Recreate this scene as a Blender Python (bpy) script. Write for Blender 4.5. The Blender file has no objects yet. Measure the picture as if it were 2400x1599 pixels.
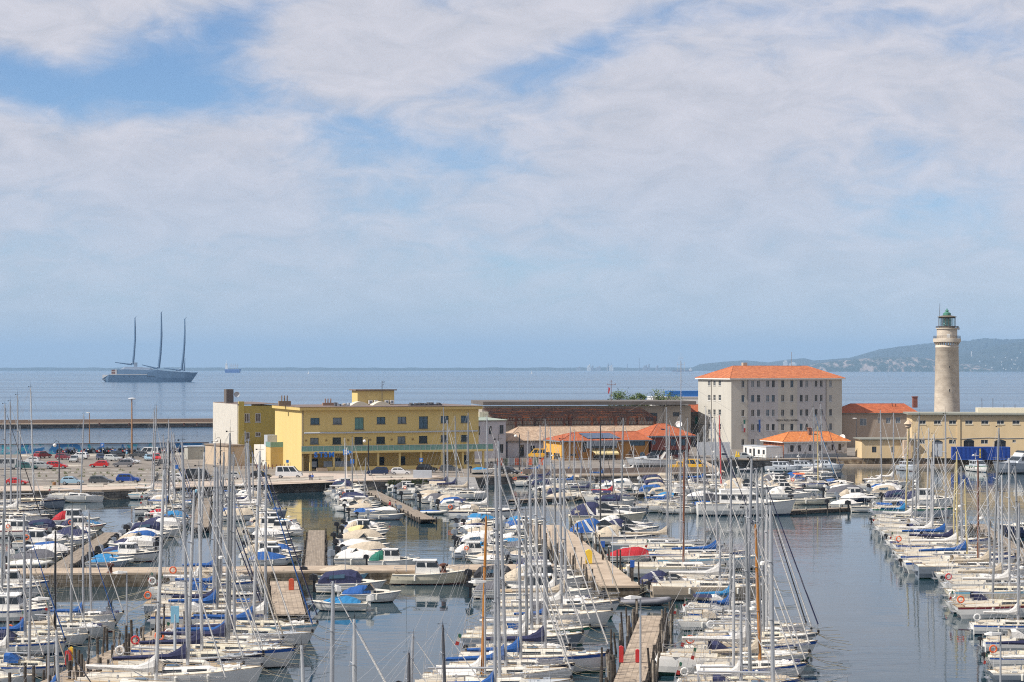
import bpy, math, random
from mathutils import Vector, Matrix
R=math.radians
sc=bpy.context.scene
# ------------------------------------------------------------------ camera
F=4667.0; HY=864.0; CX=1200.0; H=23.0
cam=bpy.data.objects.new('camera',bpy.data.cameras.new('camera'))
sc.collection.objects.link(cam); sc.camera=cam
cam.location=(0,0,H); cam.rotation_euler=(R(90),0,0)
cam.data.sensor_width=36; cam.data.lens=F/2400*36
cam.data.shift_y=(HY-799.5)/2400
cam.data.clip_start=1; cam.data.clip_end=200000
# ------------------------------------------------------------------ sun + sky
SUN_AZ=21.5; SUN_EL=46.0           # azimuth measured from -X towards the camera (-Y)
a=R(SUN_AZ); e=R(SUN_EL)
sdir=Vector((-math.cos(a)*math.cos(e),-math.sin(a)*math.cos(e),math.sin(e)))
sl=bpy.data.lights.new('sun','SUN'); so=bpy.data.objects.new('sun',sl); sc.collection.objects.link(so)
sl.energy=4.9; sl.angle=R(0.53); sl.color=(1.0,0.955,0.88)
so.rotation_euler=sdir.to_track_quat('Z','Y').to_euler()
w=bpy.data.worlds.new('World'); sc.world=w; w.use_nodes=True
wt=w.node_tree; wn=wt.nodes; wl=wt.links
for n in list(wn): wn.remove(n)
def N(t,**k):
    n=wn.new(t)
    for a_,b_ in k.items(): setattr(n,a_,b_)
    return n
sky=N('ShaderNodeTexSky',sky_type='NISHITA',sun_disc=False)
sky.sun_elevation=e; sky.sun_rotation=math.atan2(sdir.x,sdir.y)
sky.air_density=0.8; sky.dust_density=0.25; sky.ozone_density=6.0; sky.altitude=20
tc=N('ShaderNodeTexCoord')
def vmath(op,a_,b_=None):
    n=N('ShaderNodeVectorMath',operation=op); wl.new(a_,n.inputs[0])
    if b_ is not None:
        if isinstance(b_,(tuple,list)): n.inputs[1].default_value=b_
        else: wl.new(b_,n.inputs[1])
    return n.outputs[0]
def fm(op,a_,b_=None,c_=None,clamp=False):
    n=N('ShaderNodeMath',operation=op,use_clamp=clamp)
    for i,x in enumerate((a_,b_,c_)):
        if x is None: continue
        if isinstance(x,(int,float)): n.inputs[i].default_value=x
        else: wl.new(x,n.inputs[i])
    return n.outputs[0]
sep=N('ShaderNodeSeparateXYZ'); wl.new(tc.outputs['Generated'],sep.inputs[0])
dx,dy,dz=sep.outputs
ay=fm('MAXIMUM',fm('ABSOLUTE',dy),0.05)
# cloud sheet coordinates: azimuth-like and elevation-like tangents of the direction
U=fm('DIVIDE',dx,ay); V=fm('DIVIDE',dz,ay)
cmb=N('ShaderNodeCombineXYZ'); wl.new(U,cmb.inputs[0]); wl.new(V,cmb.inputs[1]); 
def mapped(sx,sy,off,rot=0):
    m=N('ShaderNodeMapping'); m.inputs['Scale'].default_value=(sx,sy,1); m.inputs['Location'].default_value=off; m.inputs['Rotation'].default_value=(0,0,R(rot))
    wl.new(cmb.outputs[0],m.inputs[0]); return m.outputs[0]
def noise(vec,scale,detail,rough,dist=0):
    n=N('ShaderNodeTexNoise'); n.inputs['Scale'].default_value=scale; n.inputs['Detail'].default_value=detail
    n.inputs['Roughness'].default_value=rough; n.inputs['Distortion'].default_value=dist; wl.new(vec,n.inputs[0]); return n.outputs[0]
n1=noise(mapped(1,2.1,(1.3,0.4,0),-14),8.0,8,0.52,0.5)
n2=noise(mapped(1,2.4,(3.1,2.2,0),-20),30.0,7,0.62,0.6)
n3=noise(mapped(1,2.0,(7.7,1.1,0),10),4.0,4,0.5,0.3)
def blob(u,v,ru,rv,rot=0):
    m=N('ShaderNodeMapping',vector_type='TEXTURE'); m.inputs['Location'].default_value=(u,v,0); m.inputs['Scale'].default_value=(ru,rv,1); m.inputs['Rotation'].default_value=(0,0,R(rot))
    wl.new(cmb.outputs[0],m.inputs[0])
    g=N('ShaderNodeTexGradient',gradient_type='SPHERICAL'); wl.new(m.outputs[0],g.inputs[0])
    return fm('POWER',g.outputs[1],1.0)
def UV(px,py): return ((px-CX)/F,(HY-py)/F)
cov=fm('ADD',fm('MULTIPLY',fm('SUBTRACT',n1,0.5),2.3),fm('MULTIPLY',fm('SUBTRACT',n2,0.5),1.35))
cov=fm('ADD',cov,fm('MULTIPLY',fm('SUBTRACT',n3,0.5),0.9))
cov=fm('ADD',cov,1.05)
for (px,py,rx,ry,rot,amt) in [(350,215,470,150,-6,-1.45),(60,190,300,100,-14,-0.9),(640,15,380,90,25,-1.1),(1390,110,260,80,20,-0.75),(1620,20,260,70,0,-0.7),(1130,250,300,150,0,-0.5),(1010,355,260,80,-8,-0.8),
      (790,300,200,130,0,-0.35),(1000,450,330,110,10,-0.5),(2330,60,300,160,0,-0.35),(870,120,480,170,-25,0.7),(1150,70,420,110,18,0.45),(480,300,260,80,-5,0.55),(1800,200,700,260,15,0.35),(60,60,330,110,-20,0.5),(1500,330,600,110,14,0.25)]:
    u,v=UV(px,py); cov=fm('ADD',cov,fm('MULTIPLY',blob(u,v,rx/F,ry/F,rot),amt*(.78 if amt<0 and px>500 else 1)))
# thins towards the horizon
lowf=fm('MULTIPLY',fm('SUBTRACT',V,0.018),10.0,clamp=True)
mask=fm('ADD',fm('MULTIPLY',cov,0.62),0.16,clamp=True)
ss=N('ShaderNodeMapRange',interpolation_type='SMOOTHERSTEP'); wl.new(mask,ss.inputs[0]); ss.inputs[1].default_value=0.0; ss.inputs[2].default_value=1.0
lo=fm('ADD',fm('MULTIPLY',lowf,0.36),0.60)
mask=fm('MULTIPLY',ss.outputs[0],lo)
mixc=N('ShaderNodeMix',data_type='RGBA'); wl.new(mask,mixc.inputs[0])
wl.new(sky.outputs[0],mixc.inputs[6])
ccol=N('ShaderNodeMix',data_type='RGBA'); wl.new(n2,ccol.inputs[0]); ccol.inputs[6].default_value=(3.75,3.9,4.4,1); ccol.inputs[7].default_value=(7.0,6.65,7.05,1)
wl.new(ccol.outputs[2],mixc.inputs[7])
bg=N('ShaderNodeBackground'); bg.inputs[1].default_value=0.10; wl.new(mixc.outputs[2],bg.inputs[0])
out=N('ShaderNodeOutputWorld'); wl.new(bg.outputs[0],out.inputs[0])
vs=sc.view_settings; vs.view_transform='Standard'; vs.look='None'; vs.exposure=0.30; vs.gamma=1.0
sc.cycles.max_bounces=6; sc.cycles.volume_bounces=0; sc.cycles.use_denoising=False; sc.cycles.filter_width=1.1
# ------------------------------------------------------------------ helpers
rnd=random.Random(7)
def tag(o,label=None,cat=None,group=None,kind=None):
    if label: o['label']=label
    if cat: o['category']=cat
    if group: o['group']=group
    if kind: o['kind']=kind
    return o
MATS={}
def mat(name,col,rough=0.6,metal=0.0,var=0.12,scale=2.0,bump=0.0,spec=None,kind='noise',sc2=(1,1,1),col2=None,mix=(0.42,0.62)):
    if name in MATS: return MATS[name]
    m=bpy.data.materials.new(name); m.use_nodes=True; MATS[name]=m
    t=m.node_tree; nn=t.nodes; ll=t.links; b=nn['Principled BSDF']
    b.inputs['Roughness'].default_value=rough; b.inputs['Metallic'].default_value=metal
    if spec is not None: b.inputs['Specular IOR Level'].default_value=spec
    c=nn.new('ShaderNodeTexCoord'); mp=nn.new('ShaderNodeMapping'); mp.inputs['Scale'].default_value=sc2
    ll.new(c.outputs['Object'],mp.inputs[0])
    nz=nn.new('ShaderNodeTexNoise'); nz.inputs['Scale'].default_value=scale; nz.inputs['Detail'].default_value=6; nz.inputs['Roughness'].default_value=0.65
    ll.new(mp.outputs[0],nz.inputs[0])
    rp=nn.new('ShaderNodeMapRange'); rp.inputs[1].default_value=mix[0]-0.1 if col2 is None else mix[0]; rp.inputs[2].default_value=mix[1]+0.1 if col2 is None else mix[1]; ll.new(nz.outputs[0],rp.inputs[0])
    mx=nn.new('ShaderNodeMix'); mx.data_type='RGBA'; ll.new(rp.outputs[0],mx.inputs[0])
    c2=col2 if col2 else tuple(min(1,x*(1+var)) for x in col); c1=col if col2 else tuple(x*(1-var) for x in col)
    mx.inputs[6].default_value=(*c1,1); mx.inputs[7].default_value=(*c2,1)
    o=mx.outputs[2]
    if kind in('brick','plank','tile'):
        br=nn.new('ShaderNodeTexBrick'); ll.new(mp.outputs[0],br.inputs[0])
        br.inputs['Scale'].default_value=1.0
        if kind=='brick': br.inputs['Brick Width'].default_value=1.1; br.inputs['Row Height'].default_value=0.42; br.inputs['Mortar Size'].default_value=0.03
        if kind=='plank': br.inputs['Brick Width'].default_value=2.6; br.inputs['Row Height'].default_value=0.2; br.inputs['Mortar Size'].default_value=0.012
        if kind=='tile': br.inputs['Brick Width'].default_value=0.3; br.inputs['Row Height'].default_value=0.45; br.inputs['Mortar Size'].default_value=0.02
        br.inputs['Color1'].default_value=(1,1,1,1); br.inputs['Color2'].default_value=(0.72,0.72,0.72,1); br.inputs['Mortar'].default_value=(*((0.62,)*3 if kind=='brick' and 'pier' in name else (0.42,)*3),1)
        m2=nn.new('ShaderNodeMix'); m2.data_type='RGBA'; m2.blend_type='MULTIPLY'; m2.inputs[0].default_value=1
        ll.new(o,m2.inputs[6]); ll.new(br.outputs[0],m2.inputs[7]); o=m2.outputs[2]
    ll.new(o,b.inputs['Base Color'])
    if bump:
        bp=nn.new('ShaderNodeBump'); bp.inputs['Strength'].default_value=bump; bp.inputs['Distance'].default_value=0.1
        ll.new(nz.outputs[0],bp.inputs['Height']); ll.new(bp.outputs[0],b.inputs['Normal'])
    return m
class MB:
    def __init__(s): s.v=[]; s.f=[]; s.m=[]
    def add(s,vs,fs,mi=0):
        o=len(s.v); s.v+= [tuple(p) for p in vs]
        for f in fs: s.f.append(tuple(i+o for i in f)); s.m.append(mi)
        return s
    def box(s,x0,x1,y0,y1,z0,z1,mi=0):
        return s.add([(x0,y0,z0),(x1,y0,z0),(x1,y1,z0),(x0,y1,z0),(x0,y0,z1),(x1,y0,z1),(x1,y1,z1),(x0,y1,z1)],
              [(0,3,2,1),(4,5,6,7),(0,1,5,4),(1,2,6,5),(2,3,7,6),(3,0,4,7)],mi)
    def tube(s,p,q,r,r2=None,n=6,mi=0):
        p=Vector(p); q=Vector(q); r2=r if r2 is None else r2
        d=(q-p)
        if d.length<1e-6: return s
        d.normalize(); u=d.orthogonal().normalized(); v=d.cross(u)
        vs=[p+(u*math.cos(2*math.pi*i/n)+v*math.sin(2*math.pi*i/n))*r for i in range(n)]+[q+(u*math.cos(2*math.pi*i/n)+v*math.sin(2*math.pi*i/n))*r2 for i in range(n)]
        return s.add(vs,[(i,(i+1)%n,n+(i+1)%n,n+i) for i in range(n)]+[tuple(range(n-1,-1,-1)),tuple(range(n,2*n))],mi)
    def path(s,pts,r,n=5,mi=0):
        for a_,b_ in zip(pts[:-1],pts[1:]): s.tube(a_,b_,r,None,n,mi)
        return s
    def loft(s,rings,mi=0,closed=True,cap=True,mis=None):
        n=len(rings[0]); o=len(s.v)
        for r in rings: s.v+=[tuple(p) for p in r]
        k=n if closed else n-1
        for j in range(len(rings)-1):
            for i in range(k):
                s.f.append((o+j*n+i,o+j*n+(i+1)%n,o+(j+1)*n+(i+1)%n,o+(j+1)*n+i)); s.m.append(mis[i] if mis else mi)
        if cap:
            s.f.append(tuple(o+i for i in range(n-1,-1,-1))); s.m.append(mi)
            e_=o+(len(rings)-1)*n; s.f.append(tuple(e_+i for i in range(n))); s.m.append(mi)
        return s
    def lathe(s,prof,n=24,c=(0,0),mi=0):
        rings=[[(c[0]+r*math.cos(2*math.pi*i/n),c[1]+r*math.sin(2*math.pi*i/n),z) for i in range(n)] for r,z in prof]
        return s.loft(rings,mi)
    def ring(s,c,r,t,axis='y',n=14,k=6,mi=0):
        rr=[]
        for i in range(n):
            A=2*math.pi*i/n; row=[]
            for j in range(k):
                B=2*math.pi*j/k; q=r+t*math.cos(B); h=t*math.sin(B)
                if axis=='y': row.append((c[0]+q*math.cos(A),c[1]+h,c[2]+q*math.sin(A)))
                elif axis=='x': row.append((c[0]+h,c[1]+q*math.cos(A),c[2]+q*math.sin(A)))
                else: row.append((c[0]+q*math.cos(A),c[1]+q*math.sin(A),c[2]+h))
            rr.append(row)
        rr.append(rr[0]); return s.loft(rr,mi,cap=False)
    def prism(s,poly,z0,z1,mi=0,mis=None):
        n=len(poly); o=len(s.v)
        s.v+=[(x,y,z0) for x,y in poly]+[(x,y,z1) for x,y in poly]
        s.f.append(tuple(o+i for i in range(n-1,-1,-1))); s.m.append(mi)
        s.f.append(tuple(o+n+i for i in range(n))); s.m.append(mi)
        for i in range(n): s.f.append((o+i,o+(i+1)%n,o+n+(i+1)%n,o+n+i)); s.m.append(mi if mis is None else mis)
        return s
    def xprism(s,prof,y0,y1,mi=0):      # profile in x-z extruded along y
        n=len(prof); o=len(s.v)
        s.v+=[(x,y0,z) for x,z in prof]+[(x,y1,z) for x,z in prof]
        s.f.append(tuple(o+i for i in range(n))); s.m.append(mi)
        s.f.append(tuple(o+n+i for i in range(n-1,-1,-1))); s.m.append(mi)
        for i in range(n): s.f.append((o+i,o+n+i,o+n+(i+1)%n,o+(i+1)%n)); s.m.append(mi)
        return s
    def mesh(s,name,mats,smooth=False):
        me=bpy.data.meshes.new(name); me.from_pydata(s.v,[],s.f)
        for m in mats: me.materials.append(m)
        if len(mats)>1: me.polygons.foreach_set('material_index',s.m)
        if smooth: me.polygons.foreach_set('use_smooth',[True]*len(s.f))
        me.validate(); me.update()
        return me
    def build(s,name,mats,parent=None,loc=None,smooth=False):
        if not isinstance(mats,(list,tuple)): mats=[mats]
        o=bpy.data.objects.new(name,s.mesh(name,mats,smooth)); sc.collection.objects.link(o)
        if parent: o.parent=parent
        if loc: o.location=loc
        return o
def empty(name,loc=(0,0,0),rz=0,label=None,cat=None,group=None):
    o=bpy.data.objects.new(name,None); sc.collection.objects.link(o); o.location=loc; o.rotation_euler=(0,0,rz)
    return tag(o,label,cat,group)
def W(px,py,z=0.0):
    D=F*(H-z)/(py-HY); return Vector(((px-CX)*D/F,D,z))
def Wd(px,D,z=0.0): return Vector(((px-CX)*D/F,D,z))
def Zat(py,D): return H-(py-HY)*D/F
def text_mesh(name,body,size,mat_,parent,loc,rot=(R(90),0,0),extr=0.02,bold=0.0,align='LEFT'):
    cu=bpy.data.curves.new(name,'FONT'); cu.body=body; cu.size=size; cu.extrude=extr; cu.offset=bold; cu.align_x=align; cu.resolution_u=3
    tmp=bpy.data.objects.new('tmp',cu); sc.collection.objects.link(tmp)
    dg=bpy.context.evaluated_depsgraph_get(); me=bpy.data.meshes.new_from_object(tmp.evaluated_get(dg))
    sc.collection.objects.unlink(tmp); bpy.data.objects.remove(tmp)
    me.materials.clear(); me.materials.append(mat_)
    o=bpy.data.objects.new(name,me); sc.collection.objects.link(o); o.parent=parent; o.location=loc; o.rotation_euler=rot
    return o
# crop coordinate converters (zoomed view -> 2400-wide photo pixel)
c1=lambda x,y:(x/4.612,900+y/4.612)
c2=lambda x,y:(450+x/4.28,880+y/4.28)
c3=lambda x,y:(950+x/4.28,880+y/4.28)
c4=lambda x,y:(1450+x/4.28,840+y/4.28)
c5=lambda x,y:(1900+x/3.408,680+y/3.408)
# ------------------------------------------------------------------ palette
ORD='first second third fourth fifth sixth seventh eighth ninth tenth eleventh twelfth thirteenth fourteenth fifteenth sixteenth seventeenth eighteenth nineteenth twentieth'.split()
for T_ in ('twenty','thirty','forty','fifty'): ORD+=([T_[:-1]+'ieth'] if T_!='twenty' else [])+[T_+'-'+o for o in ORD[:9]]
M=dict(
 white=mat('white paint',(0.75,0.73,0.69),0.35,var=0.07,scale=1.5), gel=mat('aged white gelcoat',(0.71,0.665,0.57),0.4,var=0.10,scale=1.2),
 cream=mat('cream paint',(0.66,0.60,0.46),0.45,var=0.08), beige=mat('beige paint',(0.45,0.37,0.28),0.45,var=0.08),
 grey=mat('grey paint',(0.20,0.23,0.27),0.4,var=0.08), lgrey=mat('light grey paint',(0.42,0.45,0.49),0.4,var=0.07),
 navy=mat('navy paint',(0.015,0.022,0.06),0.35), blue=mat('blue paint',(0.02,0.09,0.35),0.4), lblue=mat('pale blue paint',(0.20,0.42,0.56),0.45),
 red=mat('red paint',(0.50,0.03,0.03),0.4), maroon=mat('maroon paint',(0.16,0.02,0.03),0.4), green=mat('green paint',(0.01,0.16,0.10),0.45),
 black=mat('black plastic',(0.015,0.015,0.018),0.35), yellow=mat('yellow paint',(0.75,0.50,0.04),0.5), orange=mat('orange plastic',(0.75,0.13,0.03),0.45),
 cnavy=mat('navy canvas',(0.018,0.022,0.07),0.85,bump=0.6,scale=5,var=.3), cblue=mat('blue canvas',(0.008,0.075,0.27),0.8,bump=0.6,scale=5,var=.25), clblue=mat('sky blue canvas',(0.015,0.17,0.37),0.8,bump=0.6,scale=5,var=.2),
 cbeige=mat('beige canvas',(0.46,0.39,0.30),0.9,bump=0.6,scale=5,var=.2), cwhite=mat('white canvas',(0.62,0.60,0.57),0.85,bump=0.6,scale=5,var=.12), cgrey=mat('grey canvas',(0.10,0.10,0.115),0.9,bump=0.6,scale=5,var=.2),
 cred=mat('red canvas',(0.36,0.012,0.02),0.85,bump=0.6,scale=5,var=.2), cgreen=mat('green canvas',(0.01,0.13,0.09),0.85,bump=0.5,scale=5), cblack=mat('black canvas',(0.02,0.02,0.025),0.85,bump=0.5,scale=5), cyellow=mat('yellow canvas',(0.62,0.50,0.25),0.85,bump=0.5,scale=5),
 alu=mat('mast aluminium',(0.40,0.41,0.43),0.38,0.35,var=0.08,scale=.8), alu2=mat('bright mast aluminium',(0.55,0.55,0.55),0.35,0.3,var=0.08,scale=.8), alu3=mat('dull mast aluminium',(0.28,0.29,0.30),0.45,0.3,var=0.12,scale=.8), alud=mat('dark aluminium',(0.10,0.10,0.11),0.4,0.3), blackm=mat('black carbon',(0.02,0.02,0.022),0.4), wood=mat('varnished wood',(0.42,0.17,0.03),0.4,var=.2,scale=6,sc2=(4,4,.6)), brownm=mat('dark varnished wood',(0.17,0.06,0.025),0.4,var=.2), yellm=mat('yellow spar paint',(0.50,0.40,0.16),0.5), redm=mat('red spar paint',(0.5,0.03,0.03),0.4), whitem=mat('white spar paint',(0.70,0.70,0.70),0.4),
 steel=mat('stainless steel',(0.55,0.55,0.56),0.25,0.8), wire=mat('rigging wire',(0.30,0.30,0.31),0.4,0.3), rope=mat('mooring rope',(0.30,0.27,0.20),0.9),
 teak=mat('weathered teak',(0.36,0.27,0.17),0.8,var=.2,scale=4,sc2=(1,8,1)), deck=mat('deck non slip',(0.64,0.585,0.49),0.7,var=.12,scale=3), deckg=mat('grey deck paint',(0.38,0.40,0.42),0.7,var=.1),
 glass=mat('dark window glass',(0.02,0.028,0.035),0.08,var=.3,scale=.7), bglass=mat('blue tinted glass',(0.05,0.10,0.15),0.08,var=.3), rub=mat('rubber',(0.02,0.02,0.02),0.8), tubeg=mat('grey hypalon',(0.20,0.20,0.22),0.7), tubew=mat('pale hypalon',(0.58,0.56,0.50),0.7),
 fend=mat('fender vinyl',(0.62,0.60,0.54),0.5), antired=mat('red antifouling',(0.14,0.03,0.02),0.8), antiblue=mat('blue antifouling',(0.02,0.05,0.10),0.8), antigreen=mat('green antifouling',(0.02,0.10,0.06),0.8), antiblack=mat('dark antifouling',(0.02,0.025,0.025),0.8),
)
# ------------------------------------------------------------------ setting: water, land, moles
def struct(o): o['kind']='structure'; return o
def water():
    m=bpy.data.materials.new('sea water'); m.use_nodes=True; t=m.node_tree; nn=t.nodes; ll=t.links; b=nn['Principled BSDF']
    b.inputs['Base Color'].default_value=(0.012,0.034,0.04,1); b.inputs['IOR'].default_value=1.33; b.inputs['Roughness'].default_value=0.04
    g=nn.new('ShaderNodeNewGeometry'); sp=nn.new('ShaderNodeSeparateXYZ'); ll.new(g.outputs['Position'],sp.inputs[0])
    def nz(sx,sy,scale,det,rough=.55,rot=0):
        mp=nn.new('ShaderNodeMapping'); mp.inputs['Scale'].default_value=(sx,sy,1); mp.inputs['Rotation'].default_value=(0,0,R(rot)); ll.new(g.outputs['Position'],mp.inputs[0])
        n=nn.new('ShaderNodeTexNoise'); n.inputs['Scale'].default_value=scale; n.inputs['Detail'].default_value=det; n.inputs['Roughness'].default_value=rough; ll.new(mp.outputs[0],n.inputs[0]); return n.outputs[0]
    def ma(op,a_,b_,clamp=False):
        n=nn.new('ShaderNodeMath'); n.operation=op; n.use_clamp=clamp
        for i,x in enumerate((a_,b_)):
            if isinstance(x,(int,float)): n.inputs[i].default_value=x
            else: ll.new(x,n.inputs[i])
        return n.outputs[0]
    rip=nz(0.5,1.3,1.1,3,.5,8)           # harbour ripples
    sw=nz(0.35,1,0.22,2,.5,-5)
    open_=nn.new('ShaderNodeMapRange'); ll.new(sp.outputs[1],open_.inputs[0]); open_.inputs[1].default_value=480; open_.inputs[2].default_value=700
    patch=nz(0.25,1,0.03,3,.55)           # calm and ruffled patches inside the harbour
    pm=nn.new('ShaderNodeMapRange'); ll.new(patch,pm.inputs[0]); pm.inputs[1].default_value=.40; pm.inputs[2].default_value=.62; pm.inputs[3].default_value=.18; pm.inputs[4].default_value=1.25
    h=ma('ADD',ma('MULTIPLY',rip,ma('MULTIPLY',pm.outputs[0],0.016)),ma('MULTIPLY',sw,0.034))
    chop=nz(0.35,1.0,0.9,4,.6,12)
    # long streaks of slick and ruffled water on the open sea
    bands=nz(0.0009,0.0085,1,3,.5,1.5); bands2=nz(0.00022,0.0016,1,3,.5,-1)
    bd=nn.new('ShaderNodeMapRange'); ll.new(ma('ADD',ma('MULTIPLY',bands,.6),ma('MULTIPLY',bands2,.4)),bd.inputs[0]); bd.inputs[1].default_value=.40; bd.inputs[2].default_value=.60; bd.inputs[3].default_value=.38; bd.inputs[4].default_value=1.0
    hs=ma('MULTIPLY',chop,ma('MULTIPLY',bd.outputs[0],0.22))
    hm=nn.new('ShaderNodeMix'); hm.data_type='FLOAT'; ll.new(open_.outputs[0],hm.inputs[0]); ll.new(h,hm.inputs[2]); ll.new(hs,hm.inputs[3])
    bp=nn.new('ShaderNodeBump'); bp.inputs['Strength'].default_value=1.0; bp.inputs['Distance'].default_value=1.0; ll.new(hm.outputs[0],bp.inputs['Height']); ll.new(bp.outputs[0],b.inputs['Normal'])
    rm=nn.new('ShaderNodeMix'); rm.data_type='FLOAT'; ll.new(open_.outputs[0],rm.inputs[0]); rm.inputs[2].default_value=.03; ll.new(ma('MULTIPLY',bd.outputs[0],.22),rm.inputs[3]); ll.new(rm.outputs[0],b.inputs['Roughness'])
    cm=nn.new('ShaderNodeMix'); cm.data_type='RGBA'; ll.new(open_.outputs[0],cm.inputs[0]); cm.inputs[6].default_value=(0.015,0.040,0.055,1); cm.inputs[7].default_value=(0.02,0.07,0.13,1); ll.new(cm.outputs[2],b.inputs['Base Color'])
    mb=MB(); mb.add([(-30000,-200,0),(30000,-200,0),(30000,45000,0),(-30000,45000,0)],[(0,1,2,3)]); return struct(mb.build('water',m))
water()
asph=mat('worn asphalt',(0.115,0.10,0.085),0.9,col2=(0.26,0.225,0.19),scale=.15,bump=.2,mix=(.3,.7))
conc=mat('pale quay concrete',(0.30,0.23,0.165),0.9,col2=(0.47,0.375,0.28),scale=.5,mix=(.3,.7))
stone=mat('quay stone blocks',(0.10,0.09,0.075),0.9,col2=(0.24,0.22,0.19),scale=.7,kind='brick',bump=.6,sc2=(1,1,1))
ZQ=1.7
def pt(px,py,z=0): v=W(px,py,z); return (v.x,v.y)
# wall textures run along x and z, so give side faces their own coordinates by rotating the brick into x-z
def stone_wall_mat(name,c1_,c2_):
    m=mat(name,c1_,.9,col2=c2_,scale=.8,kind='brick',bump=.6)
    mp=[n for n in m.node_tree.nodes if n.type=='MAPPING'][0]; mp.inputs['Rotation'].default_value=(R(90),0,0)
    return m
stw=stone_wall_mat('grey quay masonry',(0.10,0.09,0.08),(0.27,0.25,0.22))
stm=stone_wall_mat('mossy mole masonry',(0.10,0.075,0.045),(0.25,0.21,0.16))
sty=stone_wall_mat('ochre quay masonry',(0.16,0.10,0.055),(0.42,0.31,0.19))
quay=[(-190,330),pt(0,1174),pt(238,1172),pt(660,1154),(-16.4,383.8),(-12.6,391),(-6.2,392.5),(-0.4,398),(25.7,399.5),(40,408),(43.8,410),(44.5,461),(77,473.5),(230,478),(240,560),(120,640),(60,640),(20,570),(-55,560),(-78,512),(-190,498)]
g=MB(); g.prism(quay,-3,ZQ-.25,0,1); struct(g.build('ground',[asph,stw]))
def inset_strip(pts,w_,z0,z1,name,m_):
    mb=MB()
    P=[Vector(p) for p in pts]
    for i in range(len(P)-1):
        d=(P[i+1]-P[i]).normalized(); n=Vector((-d.y,d.x))
        a_,b_=P[i]-n*.12-d*.02,P[i+1]-n*.12+d*.02
        zz=z1+.003*(i%2)
        mb.prism([tuple(a_),tuple(b_),tuple(b_+n*w_),tuple(a_+n*w_)],z0,zz)
    return struct(mb.build(name,m_))
top=MB(); top.prism([(x,y) for x,y in quay],ZQ-.25,ZQ-.004,0,1); struct(top.build('quay_pavement',[asph,conc]))
inset_strip(quay[:14],1.1,ZQ-.3,ZQ+.05,'quay_kerb',conc)
# paler quay apron in front of the yellow building and on the parking edge
ap=MB(); ap.add([(*pt(238,1149,ZQ),ZQ),(*pt(660,1135,ZQ),ZQ),(*pt(1000,1122,ZQ),ZQ),(-14,396,ZQ),(*pt(700,1108,ZQ),ZQ),(*pt(600,1120,ZQ),ZQ),(*pt(300,1136,ZQ),ZQ),(*pt(0,1140,ZQ),ZQ),(*pt(0,1152,ZQ),ZQ)],[(8,0,1,7),(7,1,6),(6,1,5),(5,1,2,4),(4,2,3)])
struct(ap.build('promenade',mat('promenade paving',(0.40,0.32,0.26),.9,col2=(0.50,0.42,0.35),scale=.8,mix=(.3,.7))))
# parking lines with worn white paint
pl=MB()
for (x0,y0,x1,y1) in [(30,935,1950,930),(30,965,2000,960),(240,1000,2000,993),(30,1040,640,1037),(1500,1015,2000,1008)]:
    A=W(*c1(x0,y0),ZQ); B=W(*c1(x1,y1),ZQ); k=int((B-A).length/2.4)
    for i in range(k):
        if rnd.random()<.12: continue
        p=A.lerp(B,(i+.08)/k); q=A.lerp(B,(i+.86)/k); pl.prism([(p.x,p.y-.12),(q.x,q.y-.12),(q.x,q.y+.12),(p.x,p.y+.12)],ZQ-.01,ZQ+.09)
struct(pl.build('parking_lines',mat('worn white road paint',(0.62,0.60,0.54),.9,var=.2)))
# stone moles
def mole(name,poly,z,mw,label):
    o=MB(); o.prism(poly,-3,z-.22); b=o.build(name,mw); tag(b,label,'mole')
    c=MB(); P=[Vector(p) for p in poly]; cen=sum(P,Vector((0,0)))/len(P)
    q=[tuple(p+(p-cen).normalized()*.12) for p in P]; c.prism(q,z-.22,z,0,0)
    s_=c.build('coping',conc,b)
    return b
m1a,m1b=pt(-60,1379),pt(1300,1367)
b1=mole('stone_mole',[(m1a[0],m1a[1]),(m1b[0],m1b[1]),(m1b[0],m1b[1]+6.0),(m1a[0],m1a[1]+5.6)],1.5,stm,'long straight stone mole with paved top crossing the marina from the left edge')
mole('stone_mole',[(8.9,198.2),(12.7,198.2),(8.0,262),(6.6,275),(1.8,275),(3.0,259)],1.4,stm,'stone mole with yellow locker running back between the boats in the centre')
# breakwater
bw=MB(); A=pt(-60,1006); B=pt(640,1000.5)
bw.prism([A,B,(B[0],B[1]+7),(A[0],A[1]+7)],-3,1.5)
bwo=bw.build('breakwater',mat('weathered breakwater rock',(0.06,0.05,0.045),.95,col2=(0.17,0.14,0.12),scale=.5,bump=.8,sc2=(1,1,3))); tag(bwo,'long dark stone breakwater with raised brown parapet beyond the parking','breakwater')
c=MB(); c.prism([(A[0],A[1]-.3),(B[0],B[1]-.3),(B[0],B[1]+4),(A[0],A[1]+4)],1.5,1.9); c.build('walkway',conc,bwo)
c=MB(); c.prism([(A[0],A[1]+4.01),(B[0],B[1]+4.01),(B[0],B[1]+7),(A[0],A[1]+7)],1.5,3.3); c.build('parapet',mat('brown parapet stone',(0.25,0.19,0.15),.9,var=.2,scale=.4,sc2=(.2,1,3)),bwo)
for x in (1075,1395,1990,2130):
    p=W(*c1(x,447),1.9); b_=MB(); b_.lathe([(.35,0),(.22,.15),(.2,.55),(.42,.62),(.42,.8),(.1,.86)],10); o=b_.build('bollard',mat('rusty iron',(0.10,0.035,0.02),.8,var=.3),None,(p.x,p.y,1.9)); tag(o,f'small rusty bollard on the far breakwater, {ORD[[1075,1395,1990,2130].index(x)]} from the left','bollard','bollards on the breakwater')
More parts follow.
